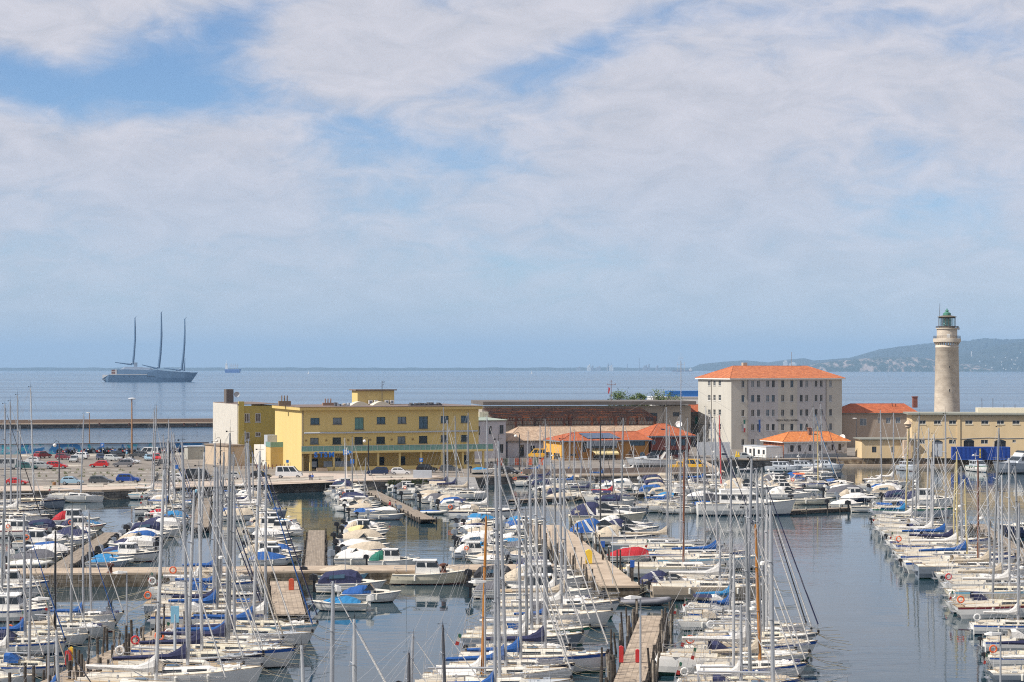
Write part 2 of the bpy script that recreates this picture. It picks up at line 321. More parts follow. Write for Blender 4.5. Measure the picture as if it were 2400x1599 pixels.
# mural wall
A=Vector(pt(-40,1066,ZQ)); B=Vector((-77,505.5))
def mural_mat():
    m=mat('mural paint',(0.22,0.33,0.46),.85,col2=(0.36,0.47,0.58),scale=.12)
    t=m.node_tree; nn=t.nodes; ll=t.links; b=nn['Principled BSDF']; src=b.inputs['Base Color'].links[0].from_socket
    c=nn.new('ShaderNodeTexCoord'); o=src
    for sc_,lo_,hi_,col in [(.16,.56,.60,(0.03,0.16,0.38)),(.33,.60,.63,(0.05,0.30,0.42)),(.7,.66,.68,(0.10,0.55,0.60)),(.9,.70,.72,(0.6,0.66,0.7))]:
        n=nn.new('ShaderNodeTexNoise'); n.inputs['Scale'].default_value=sc_; n.inputs['Detail'].default_value=4; n.inputs['Distortion'].default_value=1.2; ll.new(c.outputs['Object'],n.inputs[0])
        r=nn.new('ShaderNodeMapRange'); r.inputs[1].default_value=lo_; r.inputs[2].default_value=hi_; ll.new(n.outputs[0],r.inputs[0])
        x=nn.new('ShaderNodeMix'); x.data_type='RGBA'; ll.new(r.outputs[0],x.inputs[0]); ll.new(o,x.inputs[6]); x.inputs[7].default_value=(*col,1); o=x.outputs[2]
    ll.new(o,b.inputs['Base Color']); return m
L=(B-A).length; rz=math.atan2((B-A).y,(B-A).x)
mw=MB().box(0,L,0,.4,0,2.45).build('mural_wall',mural_mat(),None,(A.x,A.y,ZQ)); mw.rotation_euler=(0,0,rz); tag(mw,'long low wall painted with a pale blue sea mural behind the parking','wall')
MB().box(-.05,L+.05,-.08,.48,2.45,2.6).build('coping',mat('brown coping',(0.12,0.08,0.07),.8),mw)
# low land tongue beyond breakwater hidden: rocks along the mole foot
wood_deck=mat('weathered pier planks',(0.20,0.155,0.115),.9,col2=(0.34,0.28,0.215),scale=1.5,kind='plank',mix=(.3,.7))
wood_grey=mat('grey weathered timber',(0.16,0.13,0.10),.9,col2=(0.30,0.26,0.21),scale=3)
wood_dark=mat('dark wet timber',(0.03,0.024,0.02),.8,col2=(0.09,0.075,0.06),scale=3)
concp=mat('pier concrete slabs',(0.30,0.23,0.165),.9,col2=(0.48,0.385,0.29),scale=.8,kind='brick',mix=(.3,.7)); 
def post_row(par,A,B,side,n,z,seed):
    q=random.Random(seed); A=Vector(A); B=Vector(B); d=B-A; nrm=Vector((d.y,-d.x)).normalized()*side
    for i in range(n):
        t=(i+q.random()*.8)/n; p=A+d*t+nrm*q.uniform(.15,.9); l=q.uniform(-.35,.35); h=q.choice([.4,.7,1.0,1.5,2.0])
        MB().tube((p.x,p.y,-1.2),(p.x+l*.8,p.y+q.uniform(-.3,.3),z+h),.11,.08,6).build('piling',q.choice([wood_dark,wood_dark,wood_grey]),par)
def pier(A,B,width,z,label,m_=wood_deck,piles=True,step=2.2,ph=1.2,stuff=True):
    A=Vector(A); B=Vector(B); d=B-A; L=d.length; rz=math.atan2(d.y,d.x)
    e_=empty('pier',(A.x,A.y,0),rz,label,'pier')
    h=width/2
    dk=MB().box(0,L,-h,h,z-.14,z); dk.build('decking',m_,e_)
    fr=MB().box(0,L,-h-.1,-h+.12,z-.5,z-.142).box(0,L,h-.12,h+.1,z-.5,z-.142)
    k=int(L/1.6)
    for i in range(k): x=(i+.5)*L/k; fr.box(x-.1,x+.1,-h+.12,h-.12,z-.45,z-.142)
    fr.build('frame',wood_dark,e_)
    if piles:
        n=int(L/step)
        for i in range(n+1):
            for s in (-1,1):
                if rnd.random()<.35: continue
                x=.15+i*(L-.3)/max(n,1)+rnd.uniform(-.3,.3); y=s*(h+.22); t=rnd.uniform(-.08,.08)
                MB().tube((x,y,-1.5),(x+t*3,y+rnd.uniform(-.1,.1),z+rnd.uniform(.1,ph)),.13,.11,7).build('piling',wood_dark,e_)
    return e_
# ------------------------------------------------------------------ buildings
class Bld:
    def __init__(s,name,label,cat,px,D,ang,z0=ZQ,depth=10):
        p=Wd(px,D); s.o=Vector((p.x,p.y)); s.a=R(ang); s.z0=z0
        s.ux=Vector((math.cos(s.a),math.sin(s.a))); s.vx=Vector((-math.sin(s.a),math.cos(s.a)))
        s.root=empty(name,(p.x,p.y,0),s.a,label,cat); s.depth=depth
    def u(s,px,v=0.0):            # local u on plane v=const for a photo column
        k=(px-CX)/F; o=s.o+s.vx*v
        return (k*o.y-o.x)/(s.ux.x-k*s.ux.y)
    def uz(s,px,py,v=0.0):
        u=s.u(px,v); D=(s.o+s.vx*v+s.ux*u).y; return u,Zat(py,D)
    def v(s,px,u=0.0):            # local v on side plane u=const
        k=(px-CX)/F; o=s.o+s.ux*u
        return (k*o.y-o.x)/(s.vx.x-k*s.vx.y)
    def vz(s,px,py,u=0.0):
        v=s.v(px,u); D=(s.o+s.vx*v+s.ux*u).y; return v,Zat(py,D)
def wallgrid(mb,u0,u1,z0,z1,ops,fn,depth=.22,mi=0):
    us=sorted({u0,u1,*[min(max(o[0],u0),u1) for o in ops],*[min(max(o[1],u0),u1) for o in ops]}); zs=sorted({z0,z1,*[min(max(o[2],z0),z1) for o in ops],*[min(max(o[3],z0),z1) for o in ops]})
    for i in range(len(us)-1):
        for j in range(len(zs)-1):
            cu,cz=(us[i]+us[i+1])/2,(zs[j]+zs[j+1])/2
            if any(o[0]<cu<o[1] and o[2]<cz<o[3] for o in ops): continue
            mb.add([fn(us[i],0,zs[j]),fn(us[i+1],0,zs[j]),fn(us[i+1],0,zs[j+1]),fn(us[i],0,zs[j+1])],[(0,1,2,3)],mi)
    for a_,b_,c_,d_ in [o[:4] for o in ops]:
        mb.add([fn(a_,0,c_),fn(b_,0,c_),fn(b_,0,d_),fn(a_,0,d_),fn(a_,depth,c_),fn(b_,depth,c_),fn(b_,depth,d_),fn(a_,depth,d_)],[(0,4,5,1),(1,5,6,2),(2,6,7,3),(3,7,4,0)],mi)
def window(par,fn,a_,b_,c_,d_,fm_,gm,mull=1,depth=.18,sill=None,name='window',t=.07,hm=0):
    mb=MB()
    def bx(x0,x1,z0,z1,y0=depth-.07,y1=depth+.02):
        P=[fn(x0,y0,z0),fn(x1,y0,z0),fn(x1,y1,z0),fn(x0,y1,z0),fn(x0,y0,z1),fn(x1,y0,z1),fn(x1,y1,z1),fn(x0,y1,z1)]
        mb.add(P,[(0,3,2,1),(4,5,6,7),(0,1,5,4),(1,2,6,5),(2,3,7,6),(3,0,4,7)])
    e2=.004
    bx(a_+e2,a_+t,c_+e2,d_-e2); bx(b_-t,b_-e2,c_+e2,d_-e2); bx(a_+t,b_-t,c_+e2,c_+t); bx(a_+t,b_-t,d_-t,d_-e2)
    for i in range(mull):
        x=a_+(b_-a_)*(i+1)/(mull+1); bx(x-t*.45,x+t*.45,c_+t,d_-t)
    for i in range(hm):
        z=c_+(d_-c_)*(i+1)/(hm+1); bx(a_+t,b_-t,z-t*.4,z+t*.4,depth-.06,depth+.01)
    o=mb.build(name,fm_,par)
    g=MB().add([fn(a_+e2,depth,c_+e2),fn(b_-e2,depth,c_+e2),fn(b_-e2,depth,d_-e2),fn(a_+e2,depth,d_-e2)],[(0,1,2,3)]); g.build('pane',gm,o)
    if sill:
        s_=MB()
        P=[fn(a_-.1,-.1,c_-.12),fn(b_+.1,-.1,c_-.12),fn(b_+.1,.05,c_-.12),fn(a_-.1,.05,c_-.12),fn(a_-.1,-.1,c_-.003),fn(b_+.1,-.1,c_-.003),fn(b_+.1,.05,c_-.003),fn(a_-.1,.05,c_-.003)]
        s_.add(P,[(0,3,2,1),(4,5,6,7),(0,1,5,4),(1,2,6,5),(2,3,7,6),(3,0,4,7)]); s_.build('sill',sill,o)
    return o
FR=lambda v0=0:(lambda u,d,z:(u,v0+d,z))           # front facing camera
LF=lambda u0=0:(lambda v,d,z:(u0+d,v,z))           # left side
def stucco(name,col,stain=.88):
    stain-=.06; return mat(name,tuple(x*stain for x in col),.92,col2=col,scale=.5,bump=.08,mix=(.25,.6),sc2=(1,1,.16))
tile=mat('orange clay roof tiles',(0.38,0.10,0.035),.85,col2=(0.60,0.20,0.075),scale=.9,kind='tile',mix=(.32,.68),bump=.2)
tiled=mat('red clay roof tiles',(0.35,0.08,0.026),.85,col2=(0.52,0.135,0.045),scale=.8,kind='tile',mix=(.32,.68),bump=.2)
tilep=mat('pale clay roof tiles',(0.40,0.27,0.18),.9,col2=(0.55,0.41,0.29),scale=1.6,kind='tile',mix=(.35,.65),bump=.2)
wfr=mat('dark teal window frame',(0.02,0.06,0.06),.5); wfw=mat('white window frame',(0.55,0.54,0.52),.6); wfg=mat('grey window frame',(0.16,0.15,0.15),.6)
curt=mat('curtained window glass',(0.16,0.19,0.22),.12,var=.35,scale=.4); glt=mat('green tinted glass',(0.10,0.22,0.20),.15,var=.2,scale=.5)
glg=mat('balcony green glass',(0.16,0.30,0.25),.2,var=.15)
drain=mat('grey drain pipe',(0.16,0.14,0.12),.6); dkroof=mat('bitumen roof',(0.12,0.10,0.09),.9,col2=(0.22,0.15,0.13),scale=.4)
def hip(par,u0,u1,v0,v1,ze,zr,ra,rb,m_,over=.5,fascia=M['lgrey'],fh=.22,name='roof'):
    u0-=over;u1+=over;v0-=over;v1+=over; vm=(v0+v1)/2
    mb=MB().add([(u0,v0,ze),(u1,v0,ze),(u1,v1,ze),(u0,v1,ze),(ra,vm,zr),(rb,vm,zr)],[(0,1,5,4),(1,2,5),(2,3,4,5),(3,0,4),(3,2,1,0)])
    o=mb.build(name,m_,par)
    MB().box(u0+.04,u1-.04,v0+.04,v1-.04,ze-fh,ze-.004).build('eaves',fascia,o)
    rd=MB(); 
    for p,q in (((u0,v0,ze),(ra,vm,zr)),((u1,v0,ze),(rb,vm,zr)),((ra,vm,zr),(rb,vm,zr)),((u0,v1,ze),(ra,vm,zr)),((u1,v1,ze),(rb,vm,zr))): rd.tube(p,q,.09,None,6)
    rd.build('ridge_tiles',m_,o)
    return o
def gutter_pipe(B,px,z0,z1,v=0,side=False):
    if side: q=B.v(px); MB().tube((-.1,q,z0),(-.1,q,z1),.07).build('drain_pipe',drain,B.root)
    else: q=B.u(px,v); MB().tube((q,v-.1,z0),(q,v-.1,z1),.07).build('drain_pipe',drain,B.root)

# ---- barracks (large pale building)
def barracks():
    B=Bld('barracks_building','tall pale five storey building with hipped orange roof and rows of small windows','building',1714,525,17.5)
    wm=stucco('barracks render',(0.50,0.475,0.42),.93); pmat=stucco('barracks lilac panel',(0.455,0.44,0.44),.95)
    U1=B.u(1973.4); V1=22.4; ze=20.3; zt=ZQ
    cols=[(1232,1262),(1330,1360),(1388,1418),(1481,1510),(1537,1566),(1631,1661),(1723,1753),(1817,1846),(1873,1901),(1967,1995),(2020,2047),(2113,2139)]
    rows=[(223,290),(370,438),(517,583),(663,728),(812,875)]
    D0=525; zr=[(Zat(c4(0,b)[1],D0),Zat(c4(0,a_)[1],D0)) for a_,b in rows]
    ops=[(B.u(c4(x0,0)[0]),B.u(c4(x1,0)[0]),z0,z1) for x0,x1 in cols for z0,z1 in zr]
    mb=MB(); wallgrid(mb,0,U1,zt,ze,ops,FR())
    lc=[(895,921),(948,972),(1001,1027)]; lr=[(222,276),(368,423),(514,568),(657,715),(805,862)]
    lops=[]
    for x0,x1 in lc:
        for a_,b in lr:
            v1,_=B.vz(c4(x0,0)[0],0); v0,_=B.vz(c4(x1,0)[0],0); Dm=525+.95*(v0+v1)/2
            lops.append((v0,v1,Zat(c4(0,b)[1],Dm),Zat(c4(0,a_)[1],Dm)))
    wallgrid(mb,0,V1,zt,ze,lops,LF())
    mb.add([(U1,0,zt),(U1,V1,zt),(U1,V1,ze),(U1,0,ze)],[(0,1,2,3)]); mb.add([(0,V1,zt),(U1,V1,zt),(U1,V1,ze),(0,V1,ze)],[(3,2,1,0)])
    mb.build('wall',wm,B.root)
    # proud colour panels between window bays (lilac render)
    for x0,x1 in ((1290,1448),(1452,1600),(1790,1940),(1945,2080)):
        a_,b=B.u(c4(x0,0)[0]),B.u(c4(x1,0)[0]); pm=MB(); o2=[q for q in ops if a_<q[0]<b]
        wallgrid(pm,a_,b,zt+2,ze-.02,o2,lambda u,d,z:(u,-.012+d*.05,z)); pm.build('render_panel',pmat,B.root)
    rr=random.Random(3)
    for i,(a_,b,c_,d_) in enumerate(ops):
        window(B.root,FR(),a_,b,c_,d_,wfw if rr.random()<.5 else wfg,rr.choice([M['glass'],curt,M['glass'],M['glass'],M['bglass'],M['lgrey'] if rr.random()<.3 else curt]),1,.16,sill=M['lgrey'] if i%1==0 else None)
    for (a_,b,c_,d_) in lops:
        window(B.root,LF(),a_,b,c_,d_,wfw,M['glass'],1,.16,sill=M['white'],hm=1)
    ra,_=B.uz(1719,850,11); rb=B.u(1892,11)
    r=hip(B.root,0,U1,0,V1,ze+.15,23.7,ra,rb,tile,.7,M['white'],.35)
    MB().box(B.u(1752,11)-.8,B.u(1752,11)+.4,12,13.2,22.5,24.6).build('chimney',M['beige'],r)
    for px in (1752.6,1936): gutter_pipe(B,px,zt,ze)
    gutter_pipe(B,1668,zt,ze,side=True)
    u,z=B.uz(*c4(1577,632)); s=(B.u(c4(1803,0)[0])-u)
    t=text_mesh('lettering','CASERMA FRATELLI BANDIERA',.62,mat('dark bronze lettering',(0.06,0.05,0.045),.6),B.root,(u,-.06,z)); bb=max(v.co.x for v in t.data.vertices); t.scale=(s/bb,1.15,1)
    # flags on brackets
    for px,cols_ in ((c4(1246,0)[0],[M['green'],M['white'],M['red']]),(c4(1397,0)[0],[M['blue'],M['blue'],M['blue']])):
        u=B.u(px); f=MB().tube((u,-.1,8.2),(u,-1.3,9.9),.04).build('flag_pole',M['alu'],B.root)
        for k,mm in enumerate(cols_):
            MB().add([(u+.05*math.sin(i+k),-1.2+.04*i,9.6-.0-k*.0-i*.0) for i in range(0)],[]) 
        fb=MB()
        zz=[9.5,8.4,7.3,6.2]
        for k in range(3):
            fb.add([(u-.35+.05*k,-1.1,zz[k]),(u+.3,-.95,zz[k]),(u+.25+.1*(k%2),-1.0,zz[k+1]),(u-.3+.1*(k%2),-1.15,zz[k+1])],[(0,1,2,3)],k)
        fb.build('flag',cols_,f)
    MB().tube((B.u(1855,11),11,23.6),(B.u(1855,11),11,27.5),.06).build('roof_antenna',M['wire'],r)
    return B
barracks()

# ---- yellow harbour building
def yellow():
    B=Bld('yellow_harbour_building','long three storey yellow building with flat roof, green glass balcony and blue letters','building',707,414,19)
    ym=stucco('yellow render',(0.60,0.46,0.18),.98); 
    U1=B.u(1121.7); V1=26; zt=14.3; zb=5.75; RV=2.8
    def q(cv,x0,x1,y0,y1,v=0):
        a_,z1=B.uz(*cv(x0,y0),v); b,z0=B.uz(*cv(x1,y1),v); return (a_,b,z0,z1)
    tops=[q(c2,1188,1280,427,493),q(c2,1413,1503,424,490),q(c2,1633,1723,422,543),q(c2,1853,1940,418,486),q(c2,2063,2150,415,482),q(c3,137,227,412,533),q(c3,355,435,408,476),q(c3,558,640,404,474)]
    mids=[q(c2,1186,1271,627,690),q(c2,1410,1495,623,690),q(c2,1630,1714,618,693),q(c2,1850,1936,615,687),q(c2,2062,2142,612,685),q(c3,137,222,607,680),q(c3,355,433,600,668),q(c3,557,635,598,664)]
    mb=MB(); wallgrid(mb,0,U1,zb,zt,tops+mids,FR(),.35)
    mb.add([(0,0,ZQ),(0,V1,ZQ),(0,V1,zt),(0,0,zt)],[(3,2,1,0)]); mb.add([(U1,0,zb),(U1,V1,zb),(U1,V1,zt),(U1,0,zt)],[(0,1,2,3)])
    mb.add([(0,V1,ZQ),(U1,V1,ZQ),(U1,V1,zt),(0,V1,zt)],[(3,2,1,0)]); mb.add([(0,0,zb),(U1,0,zb),(U1,RV,zb),(0,RV,zb)],[(3,2,1,0)])
    mb.box(.01,.5,.01,RV+.1,ZQ,zb-.01)
    gops=[q(c2,1195,1265,835,960,RV),q(c2,1432,1492,828,905,RV),q(c2,1875,1930,818,945,RV),q(c2,2068,2140,812,935,RV),q(c3,385,410,800,935,RV),q(c3,585,640,800,915,RV)]
    gops=[(a_,b,max(c_,ZQ+.3),min(d_,zb-.1)) for a_,b,c_,d_ in gops]
    wallgrid(mb,.5,U1,ZQ,zb,gops,FR(RV),.2)
    mb.add([(U1,RV,ZQ),(U1,V1,ZQ),(U1,V1,zb),(U1,RV,zb)],[(0,1,2,3)])
    mb.build('wall',ym,B.root)
    rr=random.Random(5)
    for i,w_ in enumerate(tops): window(B.root,FR(),*w_,wfr,glt if i in(2,) else rr.choice([M['glass'],curt,M['bglass']]),1,.28,sill=drain)
    for w_ in mids: window(B.root,FR(),*w_,wfr,rr.choice([M['glass'],M['glass'],curt]),1,.28,sill=drain)
    for i,w_ in enumerate(gops): window(B.root,FR(RV),*w_,M['navy'] if i in(0,1,2) else wfr,M['glass'],0 if i else 1,.15,name='door' if i in(0,2,3,5) else 'window')
    # flat roof with overhanging fascia
    rf=MB().box(-.6,U1+.6,-.9,V1+.4,zt,zt+.62).build('fascia',stucco('yellow fascia',(0.57,0.42,0.15),.95),B.root)
    MB().box(-.66,U1+.66,-.96,V1+.46,zt+.62,zt+.74).build('roof',dkroof,B.root)
    zr=zt+.74
    tk=MB().box(0,0,0,0,0,0)
    for (px,py0,w_,h_,m_) in [(668,300,2.6,1.7,mat('brown roof vent',(0.20,0.14,0.10),.8)),(770,300,2.4,1.0,mat('brown roof vent2',(0.28,0.17,0.12),.8))]:
        u=B.u(px,12); v=MB().box(u-w_/2,u+w_/2,12,13,zr,zr+h_*.6); 
        for k in range(3): v.tube((u-.6+k*.6,12.5,zr+h_*.5),(u-.6+k*.6,12.5,zr+h_+.5),.13)
        v.build('roof_vent',m_,B.root)
    for a_,b in ((820,864),(871,914)):
        u0,u1=B.u(a_,12),B.u(b,12); pr=[(u0+(u1-u0)*i/8,zr+.85*math.sin(math.pi*i/8)) for i in range(9)]
        MB().xprism(pr[::-1],11,14).build('skylight',M['cream'],B.root)
    P=Wd(833,450)
    u0,u1=B.u(833,28.5),B.u(927,28.5)
    u0=B.u(838,20); u1=B.u(924,20)
    ph=MB().box(u0-.0,u1,20,25,zr,zr+3.1).build('penthouse',ym,B.root)
    MB().box(u0-.5,u1+.5,19.5,25.5,zr+3.1,zr+3.35).build('roof',dkroof,ph)
    for px in (868,881,906,918):
        u=B.u(px,19.6); o=MB().box(u-.42,u+.42,19.2,19.9,zr+.15,zr+1.0).build('air_conditioner',M['white'],B.root); MB().lathe([(.28,-.02),(.28,.02)],12).build('fan_grille',M['grey'],o,(u,19.18,zr+.57)).rotation_euler=(R(90),0,0)
    an=MB(); u=B.u(894,19); an.tube((u,18.5,zr),(u,18.5,zr+5.2),.07).tube((u-.3,18.5,zr+4),(u+.5,18.5,zr+4.6),.04).ring((u+.35,18.5,zr+5),.2,.03); an.build('antenna',M['alud'],B.root)
    for k in range(26):       # roof clutter along the right part
        u=B.u(960+k*2.9,5); MB().box(u-.08,u+.12,4,6,zr,zr+rr.uniform(.2,.7)).build('roof_fitting',M['alud'],B.root)
    for k in range(10):
        u=B.u(785+k*3.4,6); MB().box(u-.15,u+.2,5,6.4,zr,zr+rr.uniform(.15,.8)).build('roof_fitting',rr.choice([M['alud'],M['lgrey'],M['beige']]),B.root)
    # balcony slab, glass panels, pillars
    ub0=-.4; ub1=B.u(c3(880,0)[0],-1.5)
    sl_=MB().box(ub0,ub1,-1.7,0,zb-.42,zb-.004).build('balcony',ym,B.root)
    n=36
    for i in range(n):
        a_=ub0+(ub1-ub0)*i/n; b=ub0+(ub1-ub0)*(i+1)/n
        MB().box(a_+.04,b-.04,-1.66,-1.63,zb+.02,zb+1.12).build('glass_panel',glg,sl_)
    rl=MB().box(ub0,ub1,-1.68,-1.6,zb+1.125,zb+1.17)
    for i in range(n+1): x=ub0+(ub1-ub0)*i/n; rl.box(x-.025,x+.025,-1.675,-1.61,zb,zb+1.12)
    rl.build('railing',M['lgrey'],sl_)
    for cv,x in ((c2,1188),(c2,1421),(c2,1646),(c2,1866),(c2,2082),(c2,2296),(c3,365),(c3,575),(c3,781)):
        u=B.u(cv(x,0)[0],-1.2); MB().box(u-.21,u+.21,-1.4,-.98,ZQ,zb-.43).build('pillar',ym,B.root)
    aw=MB(); 
    for x0,x1 in ((1122,1350),(1352,2005),(2010,2300)): aw.tube((B.u(c2(x0,0)[0]),-.3,9.55),(B.u(c2(x1,0)[0]),-.3,9.6),.17)
    aw.tube((B.u(c2(2300,0)[0]),-.3,9.6),(B.u(c3(720,0)[0]),-.3,9.65),.17); aw.build('awning_roll',M['lgrey'],B.root)
    for x in (1145,1345,1567,1788,2003,2214): u=B.u(c2(x,0)[0]); MB().box(u-.2,u+.2,-.12,0,7.85,8.2).build('wall_lamp',mat('brass',(0.25,0.16,0.05),.5),B.root)
    for cv,x in ((c2,1100),(c2,1095)): u=.15
    MB().tube((.25,-.1,ZQ),(.25,-.1,zt),.09).build('drain_pipe',drain,B.root)
    # blue letters S T S M
    bl=mat('bright blue letters',(0.01,0.16,0.60),.5)
    for ch,x in (('S',1226),('T',1275),('S',1325),('M',1372)):
        u=B.u(c2(x,0)[0],-1.75); t=text_mesh('letter',ch,1.45,bl,B.root,(u,-1.78,zb-1.15),extr=.05,bold=.05); t.scale=(1.05,1,1)
    # steps and terrace screens
    st=MB(); u=B.u(c2(1240,0)[0],-1); u2=B.u(c2(1345,0)[0],-1)
    for k in range(5): st.box(u,u2,-1.6-.3*k,-1.6+.0,ZQ+.0,ZQ+.75-.15*k)
    st.build('steps',conc,B.root)
    te=MB().box(u2,U1,-1.4,RV-.01,ZQ,ZQ+.8); te.build('terrace',ym,B.root)
    for x0,x1 in ((1200,1250),(1320,1405),(1432,1520),(1525,1620)):
        MB().box(B.u(c2(x0,0)[0],-1.3),B.u(c2(x1,0)[0],-1.3),-1.35,-1.3,ZQ+.82,ZQ+2.0).build('glass_screen',curt,B.root)
    return B
YB=yellow()
# ---- wing behind it
def wing():
    B=Bld('yellow_white_wing','olive yellow wing with bright white side wall left of the long yellow building','building',559.5,448,19)
    wm=mat('white corrugated cladding',(0.66,0.63,0.57),.7,var=.05,scale=.6); om=stucco('olive yellow render',(0.42,0.33,0.085),.93); zt=14.6; U1=9; V1=30
    def q(x0,x1,y0,y1):
        a_,z1=B.uz(*c2(x0,y0)); b,z0=B.uz(*c2(x1,y1)); return (a_,b,z0,z1)
    ops=[q(527,582,382,468),q(635,690,380,468),q(527,580,570,650),q(635,688,570,612)]
    mb=MB(); wallgrid(mb,0,U1,ZQ,zt,ops,FR()); mb.add([(U1,0,ZQ),(U1,V1,ZQ),(U1,V1,zt),(U1,0,zt)],[(0,1,2,3)]); mb.build('front_wall',om,B.root)
    sd=MB().box(-.3,0,0.02,V1,ZQ,zt+.3)
    for k in range(60): sd.box(-.34,-.3,.1+k*.5,.22+k*.5,5.5,zt+.28)
    sd.build('side_wall',wm,B.root)
    for w_ in ops: window(B.root,FR(),*w_,wfw,mat('brown shutter glass',(0.07,0.045,0.035),.3),2,.1,sill=M['lgrey'],t=.12)
    MB().box(-.3,U1+.3,-.25,V1,zt+.3,zt+.45).build('roof',dkroof,B.root)
    MB().box(-.0,1.2,-.3,.5,5,zt+1.0).build('corner_pier',om,B.root)
    ch=MB().box(-3,0,0,0,0,0); v=14
    u=B.u(c2(345,0)[0],v); u2=B.u(c2(417,0)[0],v); cb=MB().box(max(u,-.2),u2,v,v+3,zt+.4,zt+3.6).build('chimney',mat('dark brown chimney',(0.12,0.10,0.09),.9),B.root)
    ds=MB().lathe([(.05,-.2),(.35,-.12),(.7,.08),(.66,.1),(.3,-.08)],14); o=ds.build('satellite_dish',M['lgrey'],cb,(u2+.8,v,zt+2.4)); o.rotation_euler=(R(100),0,R(-20))
    # low annex with flat terrace
    A=Bld('low_white_annex','low annex with white side wall and rooftop unit between wing and yellow building','building',634,430,19)
    mb=MB().box(0,2.8,5,17.5,ZQ,6.0); mb.build('white_wall',wm,A.root); MB().box(.02,2.8,0,5,ZQ,5.98).build('yellow_wall',stucco('annex yellow render',(0.56,0.40,0.15),.93),A.root)
    MB().box(.6,2.7,6,9.5,6.02,8.4).build('cooling_unit',M['lgrey'],A.root); MB().box(-.05,-.01,0,4.8,6.0,7.1).build('glass_balustrade',glg,A.root)
    MB().box(0.05,2.8,-.05,-.01,6.0,7.1).build('glass_balustrade',glg,A.root)
wing()
def simple_block(name,label,px,D,ang,w_,d_,z,m_,roofm=dkroof,wins=(),cat='building',over=.25,fr=wfg,gl=M['glass'],rh=.25,conv=c2,sill=None,lw=()):
    B=Bld(name,label,cat,px,D,ang); ops=[]
    for x0,x1,y0,y1 in wins:
        a_,z1=B.uz(*conv(x0,y0)); b,z0=B.uz(*conv(x1,y1)); ops.append((a_,b,max(z0,ZQ+.05),z1))
    mb=MB(); wallgrid(mb,0,w_,ZQ,z,ops,FR(),.15)
    lops=[]
    for x0,x1,y0,y1 in lw:
        v1,_=B.vz(conv(x0,0)[0],0); v0,_=B.vz(conv(x1,0)[0],0); Dm=D+(v0+v1)/2; lops.append((v0,v1,max(ZQ+.05,Zat(conv(0,y1)[1],Dm)),Zat(conv(0,y0)[1],Dm)))
    wallgrid(mb,0,d_,ZQ,z,lops,LF(),.15)
    mb.add([(w_,0,ZQ),(w_,d_,ZQ),(w_,d_,z),(w_,0,z)],[(0,1,2,3)]).add([(0,d_,ZQ),(w_,d_,ZQ),(w_,d_,z),(0,d_,z)],[(3,2,1,0)]); mb.build('wall',m_,B.root)
    for o in ops: window(B.root,FR(),*o,fr,gl,1,.12,sill=sill,name='window' if o[2]>ZQ+.3 else 'door')
    for o in lops: window(B.root,LF(),*o,fr,gl,1,.12,sill=sill)
    if roofm: MB().box(-over,w_+over,-over,d_+over,z,z+rh).build('roof',roofm,B.root)
    return B
pinkb=stucco('pinkish beige render',(0.47,0.37,0.27),.93)
simple_block('transformer_kiosk','small windowless beige kiosk with flat roof on the parking beside the white wall',534.6,434.8,33,4.0,12,6.0,pinkb,mat('kiosk slab',(0.22,0.17,0.13),.9),[(382,433,790,905)],fr=M['lgrey'],gl=M['lgrey'])
simple_block('guard_hut','tiny grey guard hut at the right end of the parking behind a fence',*(c1(2030,0)[0],466),25,4,3,4.6,stucco('grey hut render',(0.36,0.35,0.31)),M['lgrey'])
# ---- white-grey house right of yellow
gw=stucco('bluish white render',(0.46,0.46,0.50),.94)
def greyhouse():
    B=simple_block('grey_white_house','plain bluish white two storey house with dark windows just right of the yellow building',1098,470,19,9.3,12,10.7,gw,None,[(728,750,510,598),(838,866,508,592),(945,985,498,586),(946,984,690,780)],conv=c3,sill=M['lgrey'])
    hip(B.root,0,9.3,0,12,10.75,11.3,3,6,mat('greenish roof sheet',(0.28,0.33,0.28),.8),.3,drain,.2)
    for px in (1129,1140): u=B.u(px,6); MB().box(u-.6,u+.5,6,7.2,11,12.6).build('chimney',M['cream'],B.root)
greyhouse()
def lowhip():
    B=simple_block('low_pale_roofed_building','low grey walled building with broad pale beige tiled roof behind the ochre building',1190,476,17,44,11,5.7,gw,None,[(1255,1300,705,775),(1150,1190,695,830)],conv=c3,fr=wfg)
    hip(B.root,0,44,0,11,5.75,8.9,4.5,39,tilep,.6,drain,.3)
    u=4.6; 
lowhip()
